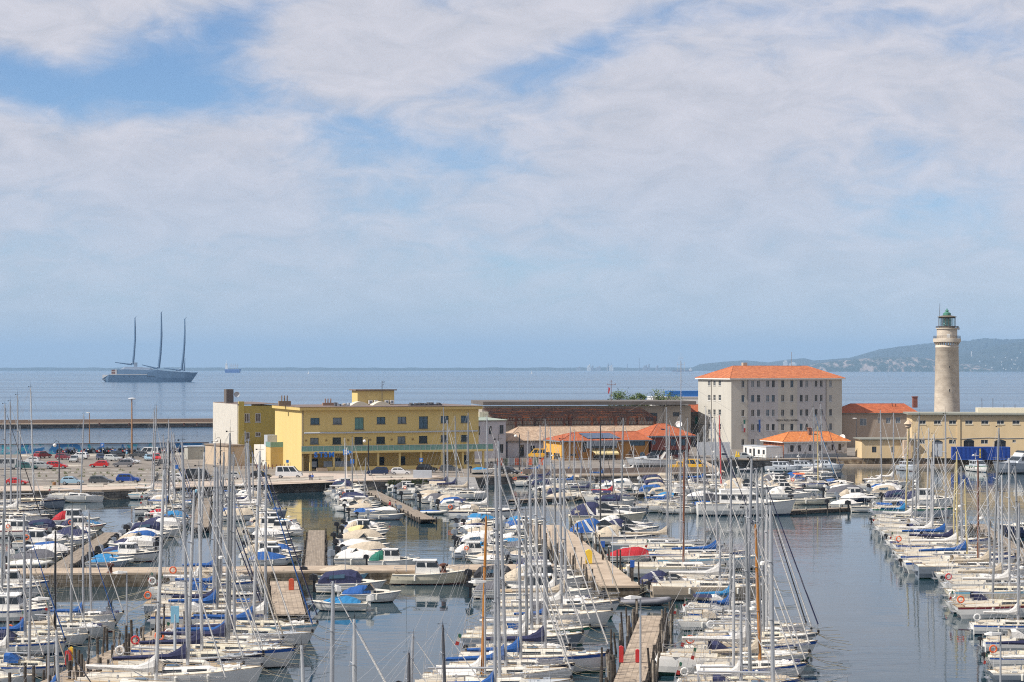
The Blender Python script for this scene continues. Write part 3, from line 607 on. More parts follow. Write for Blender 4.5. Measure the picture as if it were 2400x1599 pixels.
# ---- hangar with rusty canopy
def hangar():
    B=Bld('hangar','long grey concrete hangar with flat roof slab and rusty steel canopy in front','building',1130,531,8)
    cm=stucco('grey beige concrete',(0.36,0.32,0.27),.9); U1=B.u(1619); zt=13.0
    def q(x0,x1,y0,y1):
        a_,z1=B.uz(*c4(x0,y0)); b,z0=B.uz(*c4(x1,y1)); return (a_,b,z0,z1)
    ops=[q(270,388,547,633),q(545,610,540,584)]
    mb=MB(); wallgrid(mb,0,U1,ZQ,zt,ops,FR()); mb.add([(0,0,ZQ),(0,25,ZQ),(0,25,zt),(0,0,zt)],[(3,2,1,0)]).add([(U1,0,ZQ),(U1,25,ZQ),(U1,25,zt),(U1,0,zt)],[(0,1,2,3)])
    mb.build('wall',cm,B.root)
    window(B.root,FR(),*ops[0],wfg,M['glass'],5,.15); window(B.root,FR(),*ops[1],wfg,M['glass'],3,.15)
    MB().box(0,U1+1,-2.2,25,zt+.25,zt+1.2).build('roof_slab',mat('grey roof slab',(0.13,0.115,0.105),.9,var=.25,scale=.15,sc2=(1,1,3)),B.root)
    for k in range(14):
        u=4+k*3.8
        if any(a_-1<u<b+1 for a_,b,_,_ in ops): continue
        MB().box(u-.2,u+.2,-.25,.0,ZQ,zt).build('pilaster',cm,B.root)
    # rusty lattice canopy
    rust=mat('rusty steel',(0.05,0.016,0.01),.9,col2=(0.24,0.07,0.018),scale=.35,mix=(.46,.64)); rustd=mat('dark rusty steel',(0.02,0.01,0.008),.9,col2=(0.08,0.028,0.015),scale=.5)
    C=empty('steel_canopy',B.root.location,B.root.rotation_euler.z,'long rusty steel lattice canopy frame standing in front of the grey hangar','canopy')
    UC=B.u(1504,-3); rr=random.Random(9)
    y0,y1=-20,-2.4; z0,z1=10.4,12.3
    lat=MB()
    n=30
    for i in range(n+1):
        u=UC*i/n; lat.tube((u,y0,z0),(u,y1,z1),.07,None,4,rr.randint(0,1))
        if i<n:
            for k in range(4):
                a_=k/4; b=(k+1)/4; y_a=y0+(y1-y0)*a_; y_b=y0+(y1-y0)*b; za=z0+(z1-z0)*a_; zb_=z0+(z1-z0)*b
                s=rr.random()<.5; p=(u,y_a,za-.1) if s else (u+UC/n,y_a,za-.1); q_=(u+UC/n,y_b,zb_) if s else (u,y_b,zb_)
                lat.tube(p,q_,.055,None,4,rr.randint(0,1))
    for k in range(11):
        a_=k/10; lat.tube((0,y0+(y1-y0)*a_,z0+(z1-z0)*a_+.12),(UC,y0+(y1-y0)*a_,z0+(z1-z0)*a_+.12),.10,None,4,k%2)
    o=lat.build('lattice',[rust,rustd],C)
    ft=MB()
    for (ya,za) in ((y0,z0),(y0+8,z0+.9)):
        ft.box(0,UC,ya-.1,ya+.1,za-.1,za+.12,0).box(0,UC,ya-.1,ya+.1,za-2.0,za-1.8,1)
        for i in range(60):
            u=UC*i/60; s=UC/60; ft.tube((u,ya,za-1.9),(u+s/2,ya,za),.06,None,4,i%2).tube((u+s/2,ya,za),(u+s,ya,za-1.9),.06,None,4,0)
    ft.build('truss',[rust,rustd],C)
    for x in (1110,1300,1592,1660,1872,1942,2112,2230): 
        u=B.u(c3(x,0)[0],y0); MB().box(u-.3,u+.3,y0-.3,y0+.3,ZQ,z0-.1).build('column',rustd if x in(1300,) else rust,C)
    u=UC; MB().box(u-.4,u+.3,y0-.3,y0+.3,ZQ,z0+.2).build('column',rust,C)
    for k in range(7): u=UC*(k+.5)/7; MB().box(u-.2,u+.2,y0+8,y0+8.4,ZQ,z0+.5).build('column',rustd,C)
hangar()
# ---- ochre and red-brown building
def ochre():
    B=Bld('ochre_clubhouse','low ochre building with orange tiled hip roof, solar panel and yellow awning','building',1316,460.6,19)
    om=stucco('ochre render',(0.37,0.18,0.045),.90); bm=stucco('red brown render',(0.20,0.06,0.042),.92); bright=stucco('bright ochre render',(0.68,0.36,0.06),.95)  # side wall gets a lighter ochre copy, sunlight painted into its colour
    UR=B.u(1520); V=10; ze=6.2
    def q(x0,x1,y0,y1,cv=c4):
        a_,z1=B.uz(*cv(x0,y0)); b,z0=B.uz(*cv(x1,y1)); return (a_,b,max(z0,ZQ+.1),z1)
    ops=[q(115,265,830,876),q(1885,2110,800,852,c3),q(1650,1715,787,808,c3),q(1780,1812,668,770,c3)]
    mb=MB(); wallgrid(mb,0,UR,ZQ,ze,ops,FR()); 
    mb.add([(UR,0,ZQ),(UR,V,ZQ),(UR,V,ze),(UR,0,ze)],[(0,1,2,3)]).add([(0,V,ZQ),(UR,V,ZQ),(UR,V,ze),(0,V,ze)],[(3,2,1,0)]); mb.build('wall',om,B.root)
    # left gable wall with openings
    mb=MB(); vv=lambda x:B.v(c3(x,0)[0]); lo=[(vv(1472),vv(1408),ZQ+.05,3.3),(vv(1550),vv(1488),ZQ+.05,3.3)]; lo=[(min(a_,b),max(a_,b),c_,d_) for a_,b,c_,d_ in lo]
    wallgrid(mb,0,max(V,vv(1388)),ZQ,ze,lo,LF()); mb.build('side_wall',bright,B.root)
    for o in lo: window(B.root,LF(),*o,wfg,M['glass'],1,.15,name='door')
    window(B.root,FR(),*ops[0],wfr,M['bglass'],2,.15); window(B.root,FR(),*ops[1],wfg,M['glass'],3,.15,name='door'); window(B.root,FR(),*ops[2],wfg,M['glass'],0,.1); window(B.root,FR(),*ops[3],wfg,M['glass'],0,.1)
    r=hip(B.root,0,UR,0,V,ze+.1,8.1,5.0,UR-1,tiled,.7,M['grey'],.3)
    # solar panel lying on the roof slope
    u0,u1=B.u(c3(1705,0)[0],2),B.u(c3(2130,0)[0],2); s=(8.1-6.3)/(5.7)
    zz=lambda v:6.3+s*(v+.7)+.12
    MB().add([(u0+1.5,3.8,zz(3.8)),(u1-1.4,3.8,zz(3.8)),(u1,.2,zz(.2)),(u0+2.4,.2,zz(.2))],[(0,1,2,3)]).add([(u0+1.5,3.8,zz(3.8)+.06),(u1-1.4,3.8,zz(3.8)+.06),(u1,.2,zz(.2)+.06),(u0+2.4,.2,zz(.2)+.06)],[(3,2,1,0)]).build('solar_panel',mat('solar glass',(0.05,0.08,0.14),.2),r)
    a_,b=B.u(c3(1830,0)[0],-1.2),B.u(c3(2125,0)[0],-1.2)
    MB().box(a_,b,-1.2,0,4.5,6.05).build('bay',M['grey'],B.root); MB().box(a_+.8,b-.3,-1.24,-1.2,4.55,5.0).build('bay_window',M['glass'],B.root)
    aw=MB().add([(a_+.8,-.05,4.35),(b+.1,-.05,4.35),(b+.1,-2.2,3.3),(a_+1.5,-2.2,3.3),(a_+1.5,-2.2,2.95),(b+.1,-2.2,2.95)],[(0,3,2,1),(3,4,5,2)]); aw.build('awning',M['cyellow'],B.root)
    # ship wheel emblem: ring with spokes
    u,z=B.uz(*c4(137,953)); wh=MB().ring((u,-.12,z),.78,.07).ring((u,-.12,z),.3,.07)
    for k in range(8): A=math.pi*k/4; wh.tube((u,-.12,z),(u+1.0*math.cos(A),-.12,z+1.0*math.sin(A)),.05)
    wh.build('ship_wheel_emblem',mat('dark emblem',(0.10,0.05,0.02),.7),B.root)
    def roundwin(px,py,r_,v0):
        u,z=B.uz(px,py,v0); o=MB().ring((u,v0-.03,z),r_,.07).build('round_window',M['grey'],B.root)
        g=MB(); n=20; g.add([(u+r_*math.cos(2*math.pi*i/n),v0-.02,z+r_*math.sin(2*math.pi*i/n)) for i in range(n)],[tuple(range(n))]); g.build('pane',M['bglass'],o)
    roundwin(*c4(237,968),.62,0)
    # red brown block
    C=Bld('red_brown_block','red brown block with orange hip roof and round window beside the ochre building','building',1522,470,19)
    U1=C.u(1615); W_=10; zt=7.1; zm=3.8
    def qq(x0,x1,y0,y1):
        a_,z1=C.uz(*c4(x0,y0),-1); b,z0=C.uz(*c4(x1,y1),-1); return (a_,b,z0,z1)
    ops=[qq(522,577,808,877),qq(618,672,808,875)]
    mb=MB(); wallgrid(mb,0,U1,zm,zt,ops,FR(-1)); mb.add([(0,-1,zm),(U1,-1,zm),(U1,0,zm),(0,0,zm)],[(0,1,2,3)]).add([(0,-1,zm),(0,W_,zm),(0,W_,zt),(0,-1,zt)],[(3,2,1,0)]).add([(U1,-1,zm),(U1,W_,zm),(U1,W_,zt),(U1,-1,zt)],[(0,1,2,3)])
    mb.box(.4,U1,0,W_,ZQ,zm); mb.build('wall',bm,C.root)
    MB().box(.35,U1-.2,-.05,0,2.6,3.6).build('window_band',M['glass'],C.root)
    for o in ops: window(C.root,FR(-1),*o,wfr,M['bglass'],1,.15)
    u,z=C.uz(*c4(350,845),-1); o=MB().ring((u,-1.03,z),.5,.07).build('round_window',M['grey'],C.root); g=MB(); g.add([(u+.5*math.cos(math.pi*i/10),-1.02,z+.5*math.sin(math.pi*i/10)) for i in range(20)],[tuple(range(20))]); g.build('pane',M['bglass'],o)
    r=hip(C.root,0,U1,-1,W_,zt+.05,9.8,4.0,6.0,tiled,.9,M['grey'],.35)
    u=C.u(c4(440,0)[0],1.5); MB().box(u-.4,u+.4,1.2,2.2,8.2,8.72).build('skylight',M['navy'],r)
    ds=MB().lathe([(.05,-.2),(.4,-.12),(.8,.1),(.75,.12),(.3,-.06)],14); o=ds.build('satellite_dish',M['white'],r,(C.u(c4(605,0)[0],6),6,9.6)); o.rotation_euler=(R(70),0,R(-30))
ochre()
# ---- small orange roofed building with peeling wall
def small_orange():
    B=Bld('peeling_white_house','single storey house with bright orange hip roof and peeling white front','building',1837.4,474,17.5)
    wm=mat('peeling white render',(0.50,0.49,0.50),.9,col2=(0.24,0.22,0.20),scale=.30,mix=(.54,.57),bump=.2); bk=mat('orange brick wall',(0.36,0.11,0.04),.9,col2=(0.48,0.17,0.07),scale=2,kind='brick')
    U1=B.u(1985); V=11.6; ze=5.5
    def q(x0,x1,y0,y1):
        a_,z1=B.uz(*c4(x0,y0)); b,z0=B.uz(*c4(x1,y1)); return (a_,b,z0,z1)
    ops=[q(1722,1755,872,938),q(1800,1830,872,935),q(1905,1935,868,930),q(2012,2040,866,928),q(2135,2155,863,925),q(2203,2233,860,922)]
    mb=MB(); wallgrid(mb,0,U1,ZQ,ze,ops,FR()); mb.add([(U1,0,ZQ),(U1,V,ZQ),(U1,V,ze),(U1,0,ze)],[(0,1,2,3)]).add([(0,V,ZQ),(U1,V,ZQ),(U1,V,ze),(0,V,ze)],[(3,2,1,0)]); mb.build('front_wall',wm,B.root)
    MB().box(-.02,.0,.01,V,ZQ,ze).build('brick_side_wall',bk,B.root)
    MB().box(.0,U1,-.03,0.0,ZQ,ZQ+.9).build('plinth',M['grey'],B.root)
    for o in ops: window(B.root,FR(),*o,mat('brown frame',(0.12,0.07,0.05),.6),M['glass'],1,.12)
    r=hip(B.root,0,U1,0,V,ze+.1,7.7,B.u(1848,6),B.u(1939,6),mat('bright orange roof tiles',(0.48,0.13,0.028),.85,col2=(0.70,0.245,0.06),scale=1.6,kind='tile',mix=(.35,.65),bump=.2),.7,M['white'],.25)
    u=B.u(c4(1915,0)[0],4); MB().box(u-.45,u+.45,3.5,4.3,7,8.6).box(u-.6,u+.6,3.4,4.4,8.6,8.75).build('chimney',mat('brown chimney brick',(0.22,0.11,0.07),.9),r)
    ds=MB().lathe([(.05,-.2),(.4,-.12),(.8,.1),(.75,.12),(.3,-.06)],14); o=ds.build('satellite_dish',M['white'],r,(U1+.3,3,6.3)); o.rotation_euler=(R(70),0,R(-50))
small_orange()
# ---- warehouse right
beigew=stucco('sandy yellow render',(0.66,0.50,0.29),.93)
def warehouse():
    B=Bld('sandy_warehouse','long sandy yellow two storey warehouse with arched doors behind the blue containers','building',2137,474,-7)
    U1=36; zt=12.0; V=16
    def q(x0,x1,y0,y1):
        a_,z1=B.uz(*c5(x0,y0)); b,z0=B.uz(*c5(x1,y1)); return (a_,b,max(z0,ZQ+.02),z1)
    ups=[q(x,x+58,1041,1072) for x in (862,984,1105,1235,1363,1488,1612)]
    los=[q(868,915,1195,1230),q(968,1055,1212,1332),q(1105,1162,1194,1230),q(1222,1307,1205,1300),q(1360,1418,1196,1230),q(1467,1560,1208,1300),q(1612,1640,1196,1220)]
    mb=MB(); wallgrid(mb,0,U1,ZQ,zt,ups+los,FR()); mb.add([(0,0,ZQ),(0,V,ZQ),(0,V,zt),(0,0,zt)],[(3,2,1,0)]); mb.build('wall',beigew,B.root)
    for o in ups: window(B.root,FR(),*o,wfw,M['glass'],1,.14,sill=M['cream'],t=.09)
    for i,o in enumerate(los):
        if i in(1,3,5):
            w_=window(B.root,FR(),*o,wfg,M['lgrey'] if i==1 else M['black'],1,.2,name='door')
            a_,b,c_,d_=o; MB().add([(a_+(b-a_)*k/8,-.03,d_+.45*math.sin(math.pi*k/8)) for k in range(9)],[tuple(range(8,-1,-1))]).build('arch_window',M['glass'],w_)
        else: window(B.root,FR(),*o,wfw,M['glass'],1,.14,t=.09)
    MB().box(-.9,U1,-.75,V+.4,zt,zt+.38).build('roof',mat('grey green roof edge',(0.24,0.24,0.20),.9),B.root)
    u=B.u(c5(1182,0)[0]); MB().box(u-.35,u+.35,-.22,0,ZQ,zt).build('pilaster',beigew,B.root)
    gt=MB(); rr=random.Random(2); pts=[(B.u(c5(x,0)[0]),-.06,Zat(c5(0,y)[1],471)) for x,y in ((805,1192),(1060,1190),(1100,1180),(1200,1192),(1300,1186),(1420,1180),(1560,1186),(1700,1182))]
    gt.path(pts,.06).build('cable',M['grey'],B.root)
    # rooftop parapet block
    uu=B.u(c5(1345,0)[0],6); rb=MB().box(uu,U1,8,14,zt+.38,zt+1.5).build('roof_block',M['cream'],B.root)
    for k in range(7): MB().tube((uu+1+k*2.6,9,zt+1.4),(uu+1+k*2.6,9,zt+2.3+rr.random()*1.6),.06).build('roof_post',M['alud'],B.root)
    A=simple_block('sandy_annex','low sandy yellow annex with flat roof joined to the left end of the warehouse',2020,473,0,12.2,9,6.1,beigew,mat('annex roof edge',(0.20,0.20,0.17),.9),[(490,526,1250,1298),(645,670,1250,1298),(733,768,1250,1298)],conv=c5,over=.5)
    C=simple_block('brown_house','brown rendered house with long red tiled roof behind the sandy annex',1973,537,4,20.5,12,11.0,stucco('brown render',(0.33,0.26,0.20),.93),None,[(393,447,1026,1083),(540,558,1018,1065),(602,638,1018,1066),(680,717,1015,1064)],conv=c5,fr=wfw,gl=curt)
    r=hip(C.root,0,20.5,0,12,11.05,13.4,3.8,18.6,tiled,.5,drain,.25)
    u=C.u(c5(837,0)[0],6); MB().box(u-.6,u+.6,6,7.2,12.3,15.1).box(u-.75,u+.75,5.9,7.3,15.1,15.4).build('chimney',mat('dark red chimney',(0.20,0.07,0.05),.9),r)
    u=C.u(c5(655,0)[0],4); MB().tube((u,4,12),(u-.2,4,13.6),.12).tube((u+.6,4,12),(u+.8,4,13.4),.12).build('roof_vent',M['brownm'],r)
    # small bartizan chimney tower between
    T=Wd(c5(780,0)[0],470); o=MB().box(-1.0,.6,0,2,ZQ,6).lathe([(.35,6),(.3,9.0),(.7,9.2),(.7,9.8),(1.1,9.9),(.25,10.8)],8).build('plaster_turret',stucco('pale turret render',(0.56,0.42,0.30)),None,(T.x,T.y,0)); tag(o,'narrow pale plastered turret at the left corner of the sandy warehouse','turret')
warehouse()
# far white and blue building, stone house
def farb():
    B=simple_block('white_warehouse','white flat building with bright blue upper box behind the trees',1530,600,3,16,14,14.3,mat('bright white cladding',(0.66,0.64,0.60),.7),None,())
    MB().box(-.2,16.2,-.2,14.2,14.3,14.5).build('roof',M['white'],B.root)
    o=MB().box(B.u(1569,1),16,1,12,14.5,16.2).build('blue_roof_box',mat('bright blue cladding',(0.01,0.10,0.33),.6),B.root)
    C=simple_block('stone_house','rough stone house with green shutter squeezed left of the pale barracks',1609,549,10,7,8,11.0,stone_wall_mat('rubble stone',(0.16,0.14,0.11),(0.34,0.29,0.22)),None,[(768,792,585,658)],conv=c4,fr=M['green'],gl=M['green'])
    hip(C.root,0,7,0,8,11.05,13.0,2,5,tiled,.4,drain,.2)
farb()
# ---- lighthouse
def lighthouse():
    c=Wd(2219.5,503); e_=empty('lighthouse',(c.x,c.y,0),0,'tall round pale stone lighthouse with green cupola and corbelled gallery','lighthouse')
    k=503/F; r=lambda px:px*k; z=lambda y:Zat(c5(0,y)[1],503)
    sm=mat('lighthouse stone',(0.40,0.34,0.275),.9,col2=(0.62,0.54,0.44),scale=.45,mix=(.3,.68),bump=.3,sc2=(1,1,1.6))
    t=sm.node_tree; b=t.nodes['Principled BSDF']; src=b.inputs['Base Color'].links[0].from_socket
    g=t.nodes.new('ShaderNodeTexCoord'); s_=t.nodes.new('ShaderNodeSeparateXYZ'); t.links.new(g.outputs['Object'],s_.inputs[0]); 
    m1=t.nodes.new('ShaderNodeMath'); m1.operation='FRACT'; m0=t.nodes.new('ShaderNodeMath'); m0.operation='MULTIPLY'; m0.inputs[1].default_value=1.6; t.links.new(s_.outputs[2],m0.inputs[0]); t.links.new(m0.outputs[0],m1.inputs[0])
    m2=t.nodes.new('ShaderNodeMapRange'); m2.inputs[1].default_value=0; m2.inputs[2].default_value=.12; m2.inputs[3].default_value=.78; t.links.new(m1.outputs[0],m2.inputs[0])
    mx=t.nodes.new('ShaderNodeMix'); mx.data_type='RGBA'; mx.blend_type='MULTIPLY'; mx.inputs[0].default_value=1; t.links.new(src,mx.inputs[6]); t.links.new(m2.outputs[0],mx.inputs[7]); t.links.new(mx.outputs[2],b.inputs['Base Color'])
    R0,R1=r(29.6),r(26.3)
    MB().lathe([(R0+.9,ZQ),(R0+.5,5),(R0+.12,9),(R0,z(978)),(R1+.02,z(462)),(R1+.1,z(460)),(R1+.1,z(452)),(R1,z(450)),(R1,z(440))],56).build('tower',sm,e_,smooth=True)
    G=r(32)
    MB().lathe([(G-.35,z(420)),(G,z(415)),(G,z(388)),(G-.15,z(387)),(.5,z(387)-.0)],56).build('gallery',sm,e_,smooth=False)
    for i in range(28):
        A=2*math.pi*i/28; co=MB(); ca,sa=math.cos(A),math.sin(A)
        def P(rr,w_,zz): return (ca*rr-sa*w_,sa*rr+ca*w_,zz)
        co.add([P(R1-.1,-.16,z(445)),P(R1-.1,.16,z(445)),P(G-.25,.16,z(421)),P(G-.25,-.16,z(421)),P(R1-.1,-.16,z(419)),P(R1-.1,.16,z(419)),P(G-.25,.16,z(419)),P(G-.25,-.16,z(419))],[(0,3,2,1),(4,5,6,7),(0,1,5,4),(1,2,6,5),(2,3,7,6),(3,0,4,7)])
        co.build('corbel',sm,e_)
    def rail(rr,za,zb,n,name='railing'):
        m_=MB()
        for q_ in (zb,(za+zb)/2): m_.ring((0,0,q_),rr,.045,'z',40,4)
        for i in range(n): A=2*math.pi*i/n; m_.tube((rr*math.cos(A),rr*math.sin(A),za),(rr*math.cos(A),rr*math.sin(A),zb),.03,None,4)
        m_.build(name,M['alud'],e_)
    rail(G-.12,z(387),z(368),44)
    DR=r(23.6); MB().lathe([(DR,z(388)),(DR,z(312)),(DR+.25,z(311)),(DR+.25,z(303)),(1,z(303))],44).build('upper_drum',sm,e_,smooth=False)
    rail(DR+.2,z(303),z(290),32)
    LR=r(19.2)
    MB().lathe([(LR,z(303)),(LR,z(292)),(LR-.1,z(292))],16).build('lantern_base',mat('dark lantern metal',(0.10,0.08,0.06),.6),e_)
    ln=MB(); n=16
    for i in range(n):
        A=2*math.pi*i/n; x,y=LR*math.cos(A),LR*math.sin(A); ln.tube((x,y,z(295)),(x,y,z(216)),.07,None,5)
    ln.ring((0,0,z(222)),LR,.08,'z',16,5).ring((0,0,z(292)),LR,.08,'z',16,5); lo=ln.build('lantern_frame',mat('dark lantern metal',(0.1,.08,.06)),e_)
    gm=bpy.data.materials.new('lantern glass'); gm.use_nodes=True; b=gm.node_tree.nodes['Principled BSDF']; b.inputs['Base Color'].default_value=(.75,.85,.85,1); b.inputs['Roughness'].default_value=.05; b.inputs['Transmission Weight'].default_value=1; b.inputs['IOR'].default_value=1.05
    MB().lathe([(LR-.1,z(292)),(LR-.1,z(216))],16).build('lantern_glass',gm,lo)
    MB().lathe([(.9,z(292)),(1.0,z(285)),(1.0,z(222)),(.8,z(218))],16).build('lens',mat('lens glass',(0.25,0.42,0.40),.15),lo)
    MB().lathe([(LR+.35,z(217)),(LR+.3,z(213)),(LR*.6,z(204)),(1.1,z(203))],24).build('lantern_roof',mat('weathered copper brown',(0.12,0.10,0.07),.7),e_,smooth=False)
    cg=mat('green copper',(0.06,0.20,0.14),.5,var=.25)
    MB().lathe([(.98,z(204)),(.98,z(186)),(.85,z(184)),(.55,z(176)),(.38,z(175)),(.38,z(168)),(.5,z(166)),(.28,z(158)),(.1,z(154)),(.13,z(150)),(.02,z(145))],16).build('cupola',cg,e_)
    MB().tube((-r(18),0,z(215)),(-r(16.5),0,z(105)),.05).build('whip_antenna',M['alud'],e_)
    ds=MB().lathe([(.05,-.15),(.35,-.1),(.55,.05),(.2,-.05)],12); o=ds.build('satellite_dish',M['lgrey'],e_,(r(25),-.6,z(305))); o.rotation_euler=(R(80),0,R(40))
    for y0,y1 in ((608,655),(790,835)):
        rr_=R1+(R0-R1)*((y0-460)/520); MB().box(-.12,.12,-rr_-.02,-rr_+.25,z(y1),z(y0)).build('slit_window',M['black'],e_)
    MB().box(-.55,.25,-DR-.03,-DR+.1,z(385),z(352)).build('door',M['white'],e_)
lighthouse()
# trees behind the hangar
leaf1=mat('leaves light',(0.10,0.14,0.03),.8,var=.3,scale=2); leaf2=mat('leaves dark',(0.035,0.08,0.015),.8,var=.3,scale=2); bark=mat('bark',(0.10,0.07,0.045),.9,var=.3)
def tree(px,D,h,rad,label,seed):
    p=Wd(px,D); rr=random.Random(seed); e_=empty('tree',(p.x,p.y,ZQ),0,label,'tree','trees behind the hangar')
    t=MB(); t.tube((0,0,0),(.2,0,h*.45),.35,.22,8)
    tips=[]
    for i in range(14):
        A=rr.uniform(0,6.28); q=Vector((math.cos(A)*rad*rr.uniform(.3,.95),math.sin(A)*rad*.8*rr.uniform(.3,.9),h*rr.uniform(.55,.93))); t.tube((.2,0,h*rr.uniform(.3,.45)),q,.12,.04,5); tips.append(q)
    t.build('trunk',bark,e_)
    c=MB()
    for k in range(2300):
        b=rr.choice(tips); q=b+Vector((rr.gauss(0,1),rr.gauss(0,1),rr.gauss(0,.7)))*rad*.22; s=rr.uniform(.12,.28)
        u=Vector((rr.gauss(0,1),rr.gauss(0,1),rr.gauss(0,1))).normalized(); v=u.orthogonal().normalized()*s*.6; u=u*s
        c.add([q-u,q+v,q+u,q-v],[(0,1,2,3)],rr.random()<.35)
    c.build('crown',[leaf1,leaf2],e_)
tree(1455,565,15.6,4.2,'leafy light green tree rising over the hangar roof beside the crossed pole',1)
tree(1500,568,14.6,2.2,'small thin green tree over the hangar roof right of the pole tree',2)
tree(1553,560,15.4,4.6,'broad green tree in front of the white and blue building',3)
# ------------------------------------------------------------------ distance: coast, hills, ships, haze
def ridge(name,label,D,pts,base,m_,depth,seed,kind=True,zb=-5):
    rr=random.Random(seed); mb=MB(); rows=[]
    P=[]
    for i in range(len(pts)-1):
        (x0,y0),(x1,y1)=pts[i],pts[i+1]; k=max(2,int(abs(x1-x0)/6))
        for j in range(k): t=j/k; P.append((x0+(x1-x0)*t,y0+(y1-y0)*t))
    P.append(pts[-1]); n=7
    for r_ in range(n+1):
        t=r_/n; row=[]
        for (px,py) in P:
            h=max(H-(py-HY)*D/F,2); d=D+depth*t
            z=h*(math.sin(t*math.pi/2)**.75); z*= 1+rr.uniform(-.045,.045)*(1 if 0<t<1 else .3)
            X=(px-CX)*(D+depth)/F if t==1 else (px-CX)*(D+depth*t)/F
            # perspective: keep the skyline height for the back row
            if t>0: z*=1+ (depth*t/D)*(1 if h>60 else .4)
            row.append((X,d,zb if r_==0 else z))
        rows.append(row)
    mb.loft(rows,0,closed=False,cap=False); o=mb.build(name,m_,None,smooth=False); return struct(o)
forest=mat('distant forest',(0.014,0.026,0.016),.95,col2=(0.035,0.045,0.035),scale=.006,mix=(.4,.6))
cliff=mat('limestone cliff and scrub',(0.025,0.04,0.025),.95,col2=(0.30,0.24,0.21),scale=.011,mix=(.50,.62),sc2=(1.6,1,.45))
ridge('far_hill','',17500,[(1880,868),(1905,846),(1990,840),(2060,820),(2120,812),(2200,803),(2260,800),(2310,794),(2370,797),(2420,792)],868,forest,2500,1)
ridge('near_hill','',15500,[(2040,868),(2200,836),(2290,824),(2350,808),(2420,800)],868,mat('hill with villages',(0.014,0.026,0.016),.95,col2=(0.038,0.048,0.036),scale=.008,mix=(.4,.6)),1500,2)
ridge('cliff','',15000,[(1880,866),(1910,853),(1960,846),(2060,838),(2150,838),(2230,848),(2300,858),(2330,866)],868,cliff,300,3)
ridge('middle_hill','',19500,[(1610,867),(1640,854),(1700,848),(1745,845),(1800,850),(1850,843),(1885,840),(1925,850),(1960,866)],868,forest,1200,4)
rr=random.Random(12)
fl=[(-40,864.5)]; x=-40
while x<1640: x+=rr.randint(12,34); fl.append((x,863.2-rr.random()*2.2))
ridge('far_coast','',21000,fl+[(1700,864)],868,forest,800,5)
# mountains fading on the left behind the coast
vm=mat('far white building paint',(0.62,0.60,0.56),.8)
def far_box(px,py0,py1,w_,D,name,label,group=None,m_=vm,cat='building'):
    z1=H-(py0-HY)*D/F; z0=max(H-(py1-HY)*D/F,0); p=Wd(px,D); ww=w_*D/F
    mb=MB().box(-ww/2,ww/2,-ww*.3,ww*.3,z0,z1)
    if w_>3: mb.box(-ww*.2,ww*.3,-ww*.2,ww*.25,z1,z1+(z1-z0)*.35)
    tag(mb.build(name,m_,None,(p.x,D,0)),label,cat,group)
hs=random.Random(5)
for i,px in enumerate(sorted(hs.uniform(2210,2395) for _ in range(34))):
    t_=hs.uniform(.03,.45)**1.3; D=15500+1500*t_; hp_=max(2,H-((836 if px<2290 else 824-(px-2290)*.25)+(max(0,2260-px)*.3)-HY)*15500/F)*math.sin(t_*math.pi/2)**.75*(1+1500*t_/15500); y_=HY-(hp_-H)*F/D; far_box(px,y_-1.6,y_+1.6,hs.uniform(1.0,2.6),D-20,'far_house',f'tiny pale far house on the wooded hillside, {ORD[i]} from the left','far houses on the right hillside')
far_box(2277,823,836,2.4,16300,'far_tower','slim white tower high on the far hill right of the lighthouse',cat='tower')
for (px,a_,b,w_,l) in [(1841,848,856,9,'pale far castle block on the low hill above the barracks roof ridge'),(1858,852,858,16,'low pale far castle wing right of the castle block above the barracks roof')]: far_box(px,a_,b+3,w_,19400,'far_castle',l,cat='castle')
ind=mat('hazy steel',(0.25,0.25,0.27),.8)
for k,(px,h_,w_) in enumerate([(1380,10,8),(1388,7,5),(1425,12,3),(1432,14,2),(1470,11,2),(1498,26,1.6),(1512,9,10),(1520,11,4),(1540,8,5),(1430,8,14),(1402,6,12),(1356,5,9),(1556,5,7)]):
    D=20500; p=Wd(px,D); z1=H+(h_)*D/F-0; o=MB()
    ww=w_*D/F
    if w_<2.5: o.tube((0,0,0),(0,0,z1),ww*.6,ww*.4,8)
    else:
        o.box(-ww/2,ww/2,-40,40,0,z1*.6); o.box(-ww*.3,ww*.1,-30,30,z1*.6,z1*.85); o.tube((ww*.3,0,z1*.5),(ww*.3,0,z1),8,6,6)
    tag(o.build('far_chimney' if w_<2.5 else 'far_plant',vm if k in(0,9) else ind,None,(p.x,D,0)),['tall far power station chimney over the low coast',f'hazy far industrial plant on the low coast, {ORD[k]} in a jumble left of the barracks'][0 if k==5 else 1],'chimney' if k==5 else 'plant',None if k==5 else 'far industry along the coast')
